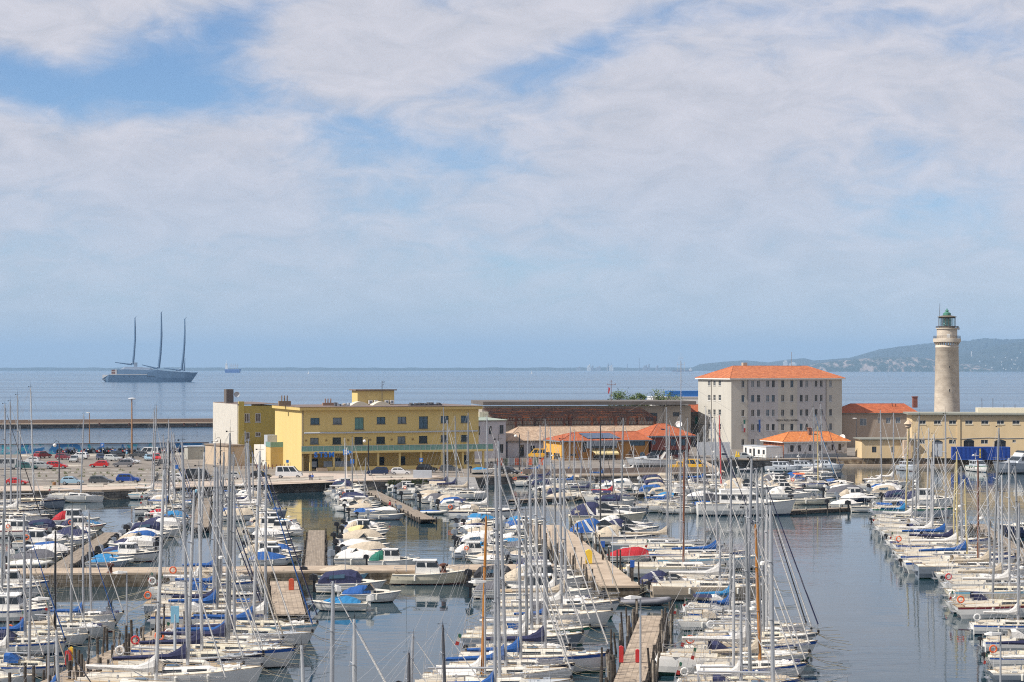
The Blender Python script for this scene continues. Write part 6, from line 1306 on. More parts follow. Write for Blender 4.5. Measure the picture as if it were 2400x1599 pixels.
    if kind=='console':
        cs=MB().loft([[(-.4,-.4,.2),(-.4,.4,.2),(.4,.4,.2),(.4,-.4,.2)],[(-.25,-.4,1.3),(-.25,.4,1.3),(.25,.38,1.25),(.25,-.38,1.25)]]).box(-1.3,-.8,-.45,.45,.2,1.0); add('console',cs,[M['gel']])
        add('windscreen',MB().add([(.27,-.38,1.25),(.27,.38,1.25),(.05,.34,1.75),(.05,-.34,1.75)],[(0,1,2,3),(3,2,1,0)]),[M['glass']],'console')
        fr=MB(); [fr.tube((x,s*.6,.3),(x*.9,s*.7,2.15),.03,None,5) for x in (-.8,.5) for s in (-1,1)]; add('frame',fr,[M['steel']]); add('canopy',MB().loft([[(-1.3,-.85,2.15),(-1.3,.85,2.15),(-1.3,.8,2.25),(-1.3,-.8,2.25)],[(.8,-.8,2.15),(.8,.8,2.15),(.8,.75,2.24),(.8,-.75,2.24)]]),[M['cwhite']],'frame'); add('outboard_motor',outboard(-L/2,z0-.15,1.3),[M['black']])
    if kind=='hood':
        rg=blister(L*.02,L*.38,B*.72,B*.3,.45,.25,z7-.14); add('cabin',MB().loft(rg),[M['gel']]); [add('window',m_,[M['glass']],'cabin') for m_ in side_win(rg,.1,.55)]
        hd=MB(); w2=B*.42; hd.loft([[(x,-w2,zd-.05),(x,-w2*.95,zd+h*.6),(x,-w2*.5,zd+h),(x,w2*.5,zd+h),(x,w2*.95,zd+h*.6),(x,w2,zd-.05)] for x,h in ((-L*.46,.3),(-L*.38,.95),(-L*.2,1.12),(-L*.02,1.22),(L*.08,1.0),(L*.15,.4))],0,closed=False,cap=True); add('hood',hd,[M['cnavy']],opt='cover'); add('hood_window',MB().add([(-L*.3,-w2*.99-.02,zd+.45),(-L*.08,-w2*.99-.02,zd+.5),(-L*.08,-w2*.93-.04,zd+.9),(-L*.3,-w2*.93-.06,zd+.75)],[(0,1,2,3)]),[M['bglass']],'hood')
        add('outboard_motor',outboard(-L/2,z0-.15,1.25),[M['black']])
    if kind in('cruiser','pilot','classic'):
        rg=blister(-L*.05 if kind!='pilot' else 0,L*.34,B*.66,B*.3,.55,.3,zd); add('cabin',MB().loft(rg),[M['gel']]); [add('window',m_,[M['glass']],'cabin') for m_ in side_win(rg,.3,.75)]
        h=1.35 if kind!='classic' else 1.15; x0,x1=-L*.2,L*.08; wv=B*.34
        ph=MB().loft([[(x0,-wv,zd),(x0,wv,zd),(x1+.3,wv,zd),(x1+.3,-wv,zd)],[(x0,-wv*.98,zd+.55),(x0,wv*.98,zd+.55),(x1+.2,wv*.96,zd+.55),(x1+.2,-wv*.96,zd+.55)],[(x0+.1,-wv*.86,zd+h),(x0+.1,wv*.86,zd+h),(x1-.25,wv*.84,zd+h),(x1-.25,-wv*.84,zd+h)]]); ph.box(x0-.25,x1-.05,-wv*.95,wv*.95,zd+h,zd+h+.07); add('wheelhouse',ph,[M['white']])
        def sidew(a,b,za,zb_,s):
            ya=lambda z:(wv*.98+(wv*.86-wv*.98)*(z-zd-.55)/(h-.55))+.014
            return MB().add([(a,s*ya(za),za),(b,s*ya(za),za),(b-.12,s*ya(zb_),zb_),(a+.04,s*ya(zb_),zb_)],[(0,1,2,3)] if s<0 else [(3,2,1,0)])
        for s in (-1,1):
            add('window',sidew(x0+.15,(x0+x1)/2-.03,zd+.6,zd+h-.12,s),[M['glass']],'wheelhouse'); add('window',sidew((x0+x1)/2+.05,x1+.1,zd+.6,zd+h-.12,s),[M['glass']],'wheelhouse')
        add('windscreen',MB().add([(x1+.2,-wv*.85,zd+.62),(x1+.2,wv*.85,zd+.62),(x1-.18,wv*.75,zd+h-.08),(x1-.18,-wv*.75,zd+h-.08)],[(0,1,2,3)]),[M['glass']],'wheelhouse')
        add('guardrail',rails(L,B,Fb,.5,.985,.5,True,5,**k),[M['steel']])
        if kind=='cruiser': ar=MB().path([(x0+.2,-wv,zd+h),(x0-.1,-wv*.8,zd+h+.6),(x0-.1,wv*.8,zd+h+.6),(x0+.2,wv,zd+h)],.05,5).tube((x0-.1,0,zd+h+.6),(x0-.1,0,zd+h+1.6),.02); add('radar_arch',ar,[M['white']]); add('radar_dome',MB().lathe([(.1,zd+h+.62),(.28,zd+h+.66),(.28,zd+h+.8),(.1,zd+h+.88)],12,(x0-.1,.0)),[M['white']],'radar_arch')
        t_=MB(); tent(t_,-L*.48,x0,bb*.9,zd,h*.9,.95); add('cover',t_,[M['cbeige']],opt='cover')
        add('cockpit_floor',MB().box(-L*.47,x0-.05,-b0*.75,b0*.75,zd+.0,zd+.04),[M['teak']])
        if kind=='pilot': add('outboard_motor',outboard(-L/2,z0-.15,1.1),[M['black']])
        lb=Node('lifebuoy',MB().ring((x0-.2,-wv-.1,zd+.6),.28,.07,'y',14,6),[M['orange']],opt='buoy'); N_.append(lb)
    if kind=='sport':
        rg=blister(-L*.15,L*.38,B*.72,B*.25,.85,.25,zd-.02,n=8); add('cabin',MB().loft(rg),[M['white']]); [add('window',m_,[M['glass']],'cabin') for m_ in side_win(rg,.05,.42,.35,.85)]; [add('porthole',m_,[M['glass']],'cabin') for m_ in side_win(rg,.55,.68,.3,.6)]
        add('windscreen',MB().loft([[(L*.1,-B*.28,zd+.68),(L*.1,B*.28,zd+.68),(L*.1-.02,B*.28,zd+.66),(L*.1-.02,-B*.28,zd+.66)],[(-L*.03,-B*.27,zd+1.35),(-L*.03,B*.27,zd+1.35),(-L*.03-.02,B*.27,zd+1.33),(-L*.03-.02,-B*.27,zd+1.33)]]),[M['glass']]); 
        for s in (-1,1): add('side_screen',MB().add([(L*.1,s*B*.285,zd+.68),(-L*.03,s*B*.275,zd+1.35),(-L*.16,s*B*.32,zd+.9),(-L*.1,s*B*.33,zd+.75)],[(0,1,2,3),(3,2,1,0)]),[M['glass']])
        ar=MB(); 
        for s in (-1,1): ar.loft([[(-L*.22,s*B*.40,zd),(-L*.17,s*B*.40,zd),(-L*.17,s*B*.37,zd),(-L*.22,s*B*.37,zd)],[(-L*.30,s*B*.35,zd+1.25),(-L*.27,s*B*.35,zd+1.25),(-L*.27,s*B*.32,zd+1.25),(-L*.30,s*B*.32,zd+1.25)]])
        ar.box(-L*.30,-L*.27,-B*.35,B*.35,zd+1.22,zd+1.3); add('radar_arch',ar,[M['white']])
        add('guardrail',rails(L,B,Fb,.45,.985,.55,True,6,**k),[M['steel']]); t_=MB(); tent(t_,-L*.48,-L*.02,bb*.88,zd,1.55,.6); add('cover',t_,[M['cwhite']],opt='cover')
        add('seats',MB().box(-L*.42,-L*.36,-B*.33,B*.33,zd,zd+.5).box(-L*.15,-L*.1,-B*.3,0,zd,zd+.8),[M['cream']]); add('cockpit_floor',MB().box(-L*.47,-L*.16,-b0*.8,b0*.8,zd+.0,zd+.04),[M['teak']])
    if kind in('yacht','patrol'):
        hh=1.25; x0,x1=(-L*.28,L*.10); wv=B*.40
        rg=blister(x1-.3,L*.36,B*.6,B*.25,.5,.2,zd+.05); add('cabin',MB().loft(rg),[M['white']])
        sh=MB().loft([[(x0,-wv,zd),(x0,wv,zd),(x1+1.0,wv*.9,zd),(x1+1.0,-wv*.9,zd)],[(x0,-wv*.97,zd+.5),(x0,wv*.97,zd+.5),(x1+.7,wv*.85,zd+.5),(x1+.7,-wv*.85,zd+.5)],[(x0,-wv*.86,zd+hh),(x0,wv*.86,zd+hh),(x1-.3,wv*.75,zd+hh),(x1-.3,-wv*.75,zd+hh)]]).box(x0-.8,x1-.2,-wv*.92,wv*.92,zd+hh,zd+hh+.1); add('deckhouse',sh,[M['white']])
        yy=lambda z:(wv*.97-wv*.11*(z-zd-.5)/(hh-.5))+.016
        for s in (-1,1):
            for a,b in ((x0+.2,x0+(x1-x0)*.42),(x0+(x1-x0)*.48,x0+(x1-x0)*.72),(x0+(x1-x0)*.77,x1-.05)):
                f_=1 if b<x1-.2 else .965
                add('window',MB().add([(a,s*yy(zd+.55)*f_,zd+.55),(b,s*yy(zd+.55)*f_,zd+.55),(b-.2,s*yy(zd+hh-.12)*f_,zd+hh-.12),(a+.05,s*yy(zd+hh-.12)*f_,zd+hh-.12)],[(0,1,2,3)] if s<0 else [(3,2,1,0)]),[M['glass']],'deckhouse')
        add('windscreen',MB().add([(x1+.70,-wv*.78,zd+.55),(x1+.70,wv*.78,zd+.55),(x1-.22,wv*.70,zd+hh-.06),(x1-.22,-wv*.70,zd+hh-.06)],[(0,1,2,3)]),[M['glass']],'deckhouse')
        if kind=='yacht':
            fb=MB().loft([[(x0+.2,-wv*.8,zd+hh+.1),(x0+.2,wv*.8,zd+hh+.1),(x1-.4,wv*.7,zd+hh+.1),(x1-.4,-wv*.7,zd+hh+.1)],[(x0+.2,-wv*.84,zd+hh+.65),(x0+.2,wv*.84,zd+hh+.65),(x1-.9,wv*.7,zd+hh+.7),(x1-.9,-wv*.7,zd+hh+.7)]]); add('flybridge',fb,[M['white']]); add('fly_screen',MB().add([(x1-.9,-wv*.7,zd+hh+.7),(x1-.9,wv*.7,zd+hh+.7),(x1-1.4,wv*.65,zd+hh+1.1),(x1-1.4,-wv*.65,zd+hh+1.1)],[(0,1,2,3),(3,2,1,0)]),[M['glass']],'flybridge')
            add('aft_canopy',MB().box(x0-2.2,x0-.8,-wv*.9,wv*.9,zd+hh+.0,zd+hh+.08).box(x0-2.15,x0-.1,-wv*.88,-wv*.85,zd+.4,zd+hh),[M['cgrey']])
        mt=MB().tube((x0+1,0,zd+hh),(x0+.8,0,zd+hh+2.0),.09,.05).box(x0+.7,x0+1.1,-.9,.9,zd+hh+1.2,zd+hh+1.28).tube((x0+.8,.4,zd+hh+1.2),(x0+.8,.4,zd+hh+2.6),.015); add('radar_mast',mt,[M['white']]); add('radar_dome',MB().lathe([(.1,0),(.3,.04),(.3,.2),(.1,.3)],12),[M['white']],'radar_mast',loc=(x0+.9,-.5,zd+hh+1.3))
        add('guardrail',rails(L,B,Fb,.35,.985,.75,True,9,**k),[M['steel']])
        [add('porthole',MB().add([(x,s*(B/2+.0),zd*.62),(x+.6,s*(B/2+.0),zd*.62),(x+.6,s*(B/2+.005),zd*.76),(x,s*(B/2+.005),zd*.76)],[(0,1,2,3)] if s<0 else [(3,2,1,0)]),[M['black']],'hull') for x in (-L*.2,-L*.08,L*.02) for s in (-1,1)]
    if kind not in('dinghy',):
        for q in (.3,.6):
            x,b,z=deck_edge(q,L,B,Fb,**k); add('fender',fender(x,-(b+.1),z),[M['fend']],opt='fender')
    for s in (-1,1): add('mooring_line',MB().path([(L/2-.2,s*.1,zd),(L/2+.9,s*.5,.5),(L/2+1.9,s*.8,.7)],.02,3),[M['rope']]); add('mooring_line',MB().path([(-L/2+.1,s*b0*.8,z0),(-L/2-1.4,s*b0,.2),(-L/2-2.4,s*b0,-.1)],.02,3),[M['rope']],opt='sternline')
    return dict(nodes=N_,L=L,B=B,Fb=Fb)
PROTO={}
def spawn(pk,name,label,cat,group,x,y,head=0,scl=1,roll=0,ov={},opts=(),mz=1.0,roof_drop=()):
    if pk not in PROTO: PROTO[pk]=sail_nodes(pk[1],pk[2]) if pk[0]=='sail' else motor_nodes(*pk[1:])
    P=PROTO[pk]; e_=empty(name,(x,y,0),R(head),label,cat,group); e_.rotation_euler=(0,R(roll),R(head)); e_.scale=(scl,)*3
    last={}; cnt={}
    for n in P['nodes']:
        if n.opt and n.opt not in opts: continue
        if n.opt=='fender':
            cnt['f']=cnt.get('f',0)+1
            if (int(abs(x*7+y*3))+cnt['f'])%3==0: continue
        o=bpy.data.objects.new(n.name,n.get(ov.get(n.name,{}))); sc.collection.objects.link(o); o.parent=last.get(n.parent,e_) if n.parent else e_
        if n.loc: o.location=n.loc
        if n.rig: o.scale=(1,1,mz)
        if n.name=='deck_gear': o['kind']='stuff'
        if not n.parent: last[n.name]=o
    return e_,P
# ------------------------------------------------------------------ piers of the marina
PRS=[]
def pr_(a,b,w_,z,lab,m_=wood_deck,**k): PRS.append(pier(W(*a,z).xy,W(*b,z).xy,w_,z,lab,m_,**k))
pr_((1460,1640),(1528,1443),2.15,1.0,'pale concrete pier at the bottom right of centre with red posts',concp,ph=1.5)
pr_((40,1640),(420,1463),2.1,1.0,'pale pier at the bottom left running away to the right',concp,ph=1.8)
pr_((132,1334),(264,1248),2.2,.7,'grey plank pier behind the long mole at the left',ph=.5)
pr_((737,1330),(742,1243),2.2,.7,'short grey plank pier behind the long mole below the minibus',ph=.4)
pr_((1003,1217),(868,1150),2.3,.7,'grey plank pier below the arcade of the yellow building',ph=.4)
pr_((470,1236),(478,1168),2.2,.8,'cluttered plank pier below the dark van of the parking',ph=.8)
pr_((680,1440),(664,1362),2.8,1.0,'cluttered timber jetty in front of the long mole',concp,ph=1.0)
pr_((2600,1440),(2290,1228),2.4,.8,'grey pier at the right edge behind the sailing boats',ph=1.2)
pr_((1850,1196),(2110,1184),2.0,.6,'low plank pontoon among the motorboats at the back right',ph=.3)
pr_((1200,1172),(1640,1150),2.0,.6,'low pontoon behind the boats below the parapet wall',ph=.3)
# ------------------------------------------------------------------ placing boats
REC=[]; OCC=[]; DR=[]
PIERS=[(W(*a,1).xy,W(*b,1).xy,w_) for a,b,w_ in [((1460,1640),(1528,1443),1.6),((40,1640),(420,1463),1.6),((132,1334),(264,1248),1.3),((737,1330),(742,1243),1.3),((1003,1217),(868,1150),1.3),((470,1236),(478,1168),1.3),((668,1452),(650,1362),1.6),((2600,1440),(2290,1228),1.5)]]+[(Vector((10.8,198.2)),Vector((4.0,275)),2.1)]
def offpier(X,Y,L,row):
    for a,b,h in PIERS:
        lo,hi=sorted((a.y,b.y))
        if lo-1<Y<hi+1:
            px=a.x+(b.x-a.x)*(Y-a.y)/(b.y-a.y)
            if abs(X-px)<L/2+h+.3: return px+(L/2+h+.3)*(1 if X>px else -1)
    return X
ROW=dict(FL='left of the front left pier',FR='right of the front left pier',CL='left of the front right pier',CR='right of the front right pier',MR='right of the central stone mole',ML='left of the central stone mole',MB='behind the long mole, centre',RP='at the far right pier',QR='below the parapet wall',PR='in the back right motorboat cluster',P4L='left of the yellow building pier',P4R='right of the yellow building pier',P3L='left of the short mole pier',P3R='right of the short mole pier',P2L='left of pier below the parking',P2R='right of pier below the parking',P1L='left of the back left pier',P1R='right of the back left pier',LQ='far left below the parking',FM='before the long mole, centre',FO='in the bottom centre',GQ='moored at the barracks quay')
rb=random.Random(44)
def conflict(X,Y,L,B,me=None):
    for r in OCC:
        if abs(Y-r[1])<(B+r[3])/2*.94 and abs(X-r[0])<(L+r[2])/2+.1: return True
    return False
def reserve(X,Y,L,B,force=False):
    if not force and conflict(X,Y,L,B):
        best=None
        for k in range(1,30):
            for s in (1,-1):
                y=Y+s*k*.22
                if not conflict(X,y,L,B): best=y; break
            if best: break
        if best is None: return None
        Y=best
    OCC.append((X,Y,L,B)); return Y
def sail(row,xb,yw,xt,yt,cover='blue',jib='white',hull='white',stripe=None,mast='alu',extra=(),L=None,style=None,head=None):
    p=W(xb,yw); zt=Zat(yt,p.y)
    if L is None: L=min(12.5,max(6.8,(zt-1.5)/1.28))
    pl=min((8,9.5,11,13),key=lambda q:abs(q-L)); s=L/pl; B={8:2.7,9.5:3.05,11:3.45,13:3.9}[pl]*s
    hd=rb.uniform(-4,4) if head is None else head
    cx=offpier(p.x-.07*L*math.cos(R(hd)),p.y,L,row); Y=reserve(cx,p.y+B*.4,L,B)
    if Y is None: print('drop sail',row,xb,yw); DR.append((row,xb,yw)); return
    mz=zt/(13.0*s); lean=math.degrees(math.atan2(xt-xb,(yw-yt)))
    REC.append(dict(t='sail',row=row,X=cx,Y=Y,L=L,B=B,s=s,pk=('sail',pl,style or rb.choice(['std','std','race','std','classic' if rb.random()<.4 else 'std'])),cover=cover,jib=jib,hull=hull,stripe=stripe,mast=mast,mz=mz,head=hd,roll=max(-2.2,min(2.2,lean)),extra=extra,name='sailboat'))
def motor(row,kind,px,py,hull='white',cover=None,head=None,L=None,stripe=None,ex=(),force=False,desc=None,flip=False,dx=0):
    b={'tarp':(5.6,2.2),'tarp2':(6.6,2.4),'cuddy':(6.2,2.35),'cruiser':(8.2,2.9),'sport':(9.5,3.2),'rib':(5.6,2.3),'bigrib':(7.5,2.8),'classic':(7.2,2.6),'yacht':(14.5,4.3),'patrol':(11,3.4),'console':(6.0,2.3),'hood':(6.8,2.5),'dinghy':(4.2,1.8),'pilot':(6.8,2.5)}[kind]
    s=(L/b[0]) if L else 1.0; B=b[1]*s; LL=b[0]*s
    p=W(px,py); p.x=offpier(p.x,p.y,LL,row) if not force else p.x; Y=reserve(p.x,p.y+B*.45,LL,B,force)
    if Y is None: return False
    hd=(rb.uniform(-5,5) if head is None else head)+(180 if flip else 0)
    REC.append(dict(t='motor',row=row,X=p.x,Y=Y,L=LL,B=B,s=s,pk=('motor',kind)+((rb.randrange(4),) if kind in('tarp','tarp2','dinghy') else ()),cover=cover,hull=hull,stripe=stripe,head=hd,ex=ex,desc=desc,name={'rib':'rubber_dinghy','bigrib':'rubber_dinghy','dinghy':'dinghy','yacht':'motor_yacht','patrol':'patrol_boat'}.get(kind,'motorboat')))
    return True
# --- sailing boats read off the photograph: row, mast foot x, hull waterline y, mast top x,y
S=sail
S('CR',1787,1600,1775,1232,'beige','white','white','blue','wood',L=8.2)
S('CL',1128,1640,1139,1212,'none','white','white','blue','wood',L=7.6)
S('FL',160,1500,163,1195,'none','white'); S('FL',190,1484,189,1212,'blue','blue'); S('FL',209,1468,203,1197,'none','white'); S('FL',52,1538,48,1206,'blue','blue','white','blue',extra=('buoy',)); S('FL',123,1516,124,1247,'beige','white',mast='blackm',extra=('buoy',))
S('FL',92,1625,91,1430,'none','white',L=8); S('FL',194,1665,222,1103,'none','white','white','blue'); S('FL',129,1700,123,1482,'blue','grey',L=8); S('FL',10,1575,14,1260,'none','white','grey'); S('FL',60,1590,66,1300,'none','beige','white','blue')
S('FR',293,1602,310,1150,'none','white',head=2); S('FR',350,1630,335,1038,'navy','white',extra=('wheel','hood')); S('FR',432,1604,424,1103,'navy','white','white','navy',extra=('buoy','wheel')); S('FR',486,1584,496,1019,'navy','white','white','blue',extra=('buoy',)); S('FR',521,1562,531,1133,'blue','white'); S('FR',538,1546,539,1143,'navy','beige','white','blue'); S('FR',552,1625,546,1150,'none','white','grey'); S('FR',601,1477,604,1148,'blue','navy','white','blue',L=10); S('FR',617,1505,619,1085,'none','navy','white','lblue'); S('FR',571,1530,590,1058,'blue','blue'); S('FR',663,1463,661,1097,'navy','navy'); S('FR',474,1640,470,1230,'none','white')
S('FR',512,1449,516,1040,'none','white','grey','white',extra=('wheel','buoy'),L=10.9,style='race',head=-1); S('FR',461,1410,484,1060,'none','white',L=8.5); S('FR',573,1424,590,1060,'blue','white','white','navy',head=0,L=10); S('FR',505,1379,507,1100,'blue','white',extra=('buoy','hood')); S('FR',515,1394,512,1090,'beige','white','white','blue'); S('FR',486,1408,497,1019,'none','clblue','white',extra=('buoy',))
S('CL',1172,1660,1161,1090,'none','white'); S('CL',1187,1645,1167,1040,'blue','white',L=10.5); S('CL',1221,1600,1216,1170,'blue','white','white','navy',extra=('hood',)); S('CL',1247,1530,1242,1117,'none','white','grey'); S('CL',1261,1517,1256,1095,'none','white','white','green'); S('CL',1287,1582,1284,1080,'navy','white','white','blue'); S('CL',1284,1490,1280,1272,'blue','white',mast='alu'); S('CL',1304,1441,1300,1088,'none','white'); S('CL',1318,1476,1313,1075,'none','cbeige','white'); S('CL',1329,1455,1320,1033,'beige','cbeige','white','grey'); S('CL',1272,1616,1270,1240,'none','white','white','blue',extra=('bimini',)); S('CL',1235,1556,1232,1200,'none','white','grey',extra=('wheel',)); S('CL',1159,1680,1161,1315,'blue','white',L=7.5)
S('CR',1702,1590,1717,1078,'none','white'); S('CR',1722,1625,1724,1302,'none','white'); S('CR',1764,1640,1752,1230,'none','white','white','blue'); S('CR',1766,1574,1757,1190,'blue','white'); S('CR',1777,1612,1766,1170,'none','white'); S('CR',1788,1555,1778,1103,'none','white','white','blue',extra=('buoy','hood')); S('CR',1795,1535,1791,1098,'none','navy','white','grey'); S('CR',1801,1515,1801,1150,'none','white',extra=('buoy','wheel')); S('CR',1807,1497,1809,1187,'none','black','white'); S('CR',1738,1650,1738,1418,'none','white',L=7.5); S('CR',1697,1480,1697,1430,'none','white',L=7,mast='blackm'); S('CR',1712,1463,1719,1250,'blue','white','white','blue',extra=('bimini','buoy')); S('CR',1720,1448,1719,1330,'clblue','white',L=8); S('CR',1815,1670,1809,1187,'none','white','grey',L=12)
S('MR',1568,1300,1564,955,'beige','white','grey','white',L=12.5); S('MR',1598,1314,1597,973,'none','white','white','clblue'); S('MR',1604,1357,1606,1060,'none','white','white','cream','brownm',L=11); S('MR',1655,1326,1653,998,'none','white','white','teal' if 0 else 'blue'); S('MR',1685,1338,1678,982,'blue','navy','white','lblue'); S('MR',1457,1209,1462,980,'navy','white','grey','grey',extra=(),style='race',L=10); S('MR',1714,1384,1717,1078,'none','white','grey'); S('MR',1690,1410,1692,1270,'none','white','beige','beige',style='race',L=12,extra=()); S('MR',1408,1240,1408,995,'none','black','cream','cream',mast='blackm',L=7)
for a_ in [('QR',1280,1130,1278,982,'none','white'),('QR',1292,1139,1290,1000,'navy','white'),('QR',1266,1121,1266,997,'blue','clblue'),('QR',1335,1128,1337,1000,'blue','blue'),('QR',1361,1136,1366,1020,'none','white'),('QR',1384,1172,1386,1015,'navy','black'),('QR',1414,1130,1418,1028,'blue','white'),('QR',1437,1180,1440,1005,'red','white'),('QR',1486,1118,1486,1043,'none','white'),('QR',1570,1202,1570,1000,'blue','navy'),('QR',1573,1190,1575,1062,'none','white'),('QR',1611,1162,1613,980,'beige','navy'),('QR',1605,1205,1608,1055,'none','white'),('QR',1637,1160,1638,1015,'none','white'),('QR',1654,1150,1656,955,'blue','white'),('QR',1674,1153,1665,970,'none','navy'),('QR',1688,1140,1688,1000,'none','white'),('QR',1697,1160,1692,975,'none','white'),('QR',1345,1150,1347,1010,'blue','white'),('QR',1235,1126,1238,1010,'none','white'),('QR',1250,1140,1252,1060,'navy','white')]:
    S(*a_,mast='redm' if a_[1]==1697 else 'alu',head=rb.uniform(-6,6),extra=('buoy',) if a_[1] in(1280,1457) else ())
S('PR',1920,1147,1918,1000,'none','white','white','blue','yellm',L=9.5,extra=('buoy','hood','bimini','shade')); S('PR',1909,1134,1909,955,'none','clblue','grey','grey',L=10); S('PR',1930,1122,1926,948,'none','navy','grey','grey',L=9.5)
S('RP',2069,1150,2066,962,'none','white',L=8); S('RP',2096,1143,2097,968,'none','white',L=8)
RPX=[(1200,2040),(1250,2050),(1315,2118),(1345,2165),(1365,2215),(1400,2228),(1445,2222),(1460,2275),(1490,2300),(1530,2345),(1700,2360)]
for x,y,xt,yt,cv,hu,sp,ms in [(2125,1232,2133,1005,'clblue','white','white','yellm'),(2140,1244,2149,1015,'none','white','white','alu'),(2148,1256,2161,975,'none','white','white','alu'),(2156,1216,2158,1010,'none','lgrey','green','alu'),(2176,1270,2182,1003,'none','white','cream','alu'),(2189,1284,2194,1018,'none','white','white','alu'),(2205,1262,2208,1073,'none','white','white','alu'),(2240,1262,2236,1075,'none','white','white','alu'),(2248,1296,2247,972,'blue','white','blue','alu'),(2252,1309,2259,1085,'navy','white','blue','yellm'),(2277,1322,2275,1060,'none','white','white','yellm'),(2307,1332,2305,1095,'none','white','blue','alu'),(2321,1345,2314,1125,'blue','white','blue','yellm'),(2331,1440,2350,1003,'none','white','white','alu'),(2343,1358,2342,1080,'none','grey','grey','brownm'),(2345,1370,2325,1120,'beige','white','white','alu'),(2351,1386,2347,1153,'none','white','cream','alu'),(2368,1398,2367,1115,'beige','white','white','alu'),(2374,1418,2373,1075,'none','cream','lblue','alu'),(2399,1452,2388,1095,'none','white','maroon','alu'),(2392,1490,2395,1180,'none','white','blue','alu'),(2425,1530,2425,1250,'none','white','blue','alu'),(2440,1568,2440,1200,'navy','white','blue','alu'),(2455,1605,2450,1250,'none','grey','white','alu')]:
    xs=[b0+(b1-b0)*(y-a0)/(a1-a0) for (a0,b0),(a1,b1) in zip(RPX,RPX[1:]) if a0<=y<=a1][0]; S('RP',x,y,xt,yt,cv,'white',hu,sp,ms,L=min(13,max(7,(x-xs)/(.57*(y-HY)/23))),extra=(('buoy',) if y in(1309,1398,1452,1490,1568) else ())+(('bimini',) if y==1232 else ()),head=rb.uniform(-3,3))
for x,y,xt,yt,L in [(35,1233,35,927,13),(20,1218,18,942,12),(75,1196,66,909,12),(43,1206,43,998,9),(5,1250,5,948,12),(185,1178,195,970,9.5)]: S('LQ',x,y,xt,yt,'none','black' if x==5 else 'white','white' if x!=75 else 'grey','navy' if x!=185 else None,L=L,extra=('wheel',),style='race',head=rb.uniform(-2,2))
for x,y,xt,yt in [(352,1162,360,960),(356,1172,370,951),(394,1166,393,984),(380,1158,381,1022),(391,1205,395,1040),(424,1195,424,1080)]: S('P2L',x,y,xt,yt,'blue' if x in(391,) else 'none','white','white','lblue',mast='blackm' if x==391 else 'alu',L=7.5)
S('P2R',575,1165,573,1010,'none','white',L=7.5); S('P2R',545,1178,545,1060,'blue','white',L=7); S('P2R',608,1215,608,1120,'none','navy','grey','white',L=9.5); S('P2R',592,1190,590,1060,'none','white',L=7.5)
for x,y,xt,yt,c_ in [(1041,1150,1039,955,'none'),(1049,1158,1048,985,'navy'),(1071,1164,1066,975,'navy'),(1097,1172,1097,968,'beige')]: S('P4R',x,y,xt,yt,c_,'white',L=8.5 if x>1045 else 7.5)
S('P4R',1143,1218,1141,975,'none','white','white','navy',L=10.5,extra=('buoy','bimini','wheel')); 
S('P4L',842,1163,840,1027,'none','white',L=6.8); S('P4L',853,1172,853,1025,'none','white',L=6.8); S('P4L',874,1188,879,1073,'none','white',L=6.8)
S('FL',3,1405,3,1150,'none','white','white','grey',L=9); S('FL',-5,1440,0,1200,'none','white','orange' if 0 else 'white','navy',extra=('buoy',),L=10)
for x,y,xt,yt,m_,L,cv in [(770,1800,775,1368,'alu',12,'none'),(827,1850,826,1458,'alu',10,'none'),(1044,1720,1036,1470,'alud',9,'none'),(951,1790,951,1550,'alud',8,'none'),(958,1700,967,1490,'alu',9,'none'),(1075,1680,1074,1450,'alu',8,'blue'),(1080,1665,1088,1420,'brownm',8.5,'none'),(715,1880,700,1520,'alu',9,'navy')]: S('FO',x,y,xt,yt,cv,'white','white','blue',m_,L=L)
# --- motorboats read off the photograph
m=motor
m('FM','tarp2',800,1372,'lblue','cbeige',L=7.6,desc='pale open boat under a beige cover against the mole'); m('FM','hood',822,1392,'white','cnavy',L=7.2,desc='white cuddy cruiser with navy hood, before the long mole'); m('FM','cuddy',868,1414,'white','cblue',L=6.0,desc='white cabin boat with blue cockpit tarp, bow to the right'); m('FM','tarp',792,1434,'white','clblue',flip=True,L=5.4,desc='white runabout fully covered in sky blue with outboard at right',head=0)
m('FM','classic',1009,1372,'cream',None,L=8.2,desc='cream classic motor cruiser with wheelhouse moored along the long mole',head=0)
m('ML','hood',1180,1376,'white','cblack'); m('ML','cruiser',1280,1390,'white','cbeige',L=9,desc='white cruiser with beige cockpit cover before the central mole'); m('ML','cruiser',1275,1424,'white',None,L=9.5); m('ML','cuddy',1180,1404,'white','cgrey')
m('MR','bigrib',1498,1422,'grey','cgrey',L=6.2,desc='large grey covered rubber dinghy with white outboard at the stone mole end',head=0); m('MR','console',1620,1371,'navy',None,L=6,head=180,desc='small navy open motorboat in front of the sailing hulls'); m('MR','sport',1425,1232,'cream','cnavy',L=11.5,desc='cream motor yacht with long dark side window, right of central mole',head=0); m('MR','sport',1420,1272,'white','cblue',L=10.5,desc='white motor cruiser with two round portholes and blue cover',head=0); m('MR','tarp2',1480,1322,'white','cred',L=5.8,desc='white boat with bright red tarpaulin canopy'); m('MR','rib',1460,1346,'white','cyellow',L=4,desc='dark little dinghy with yellow cover, beside the red tarpaulin boat')
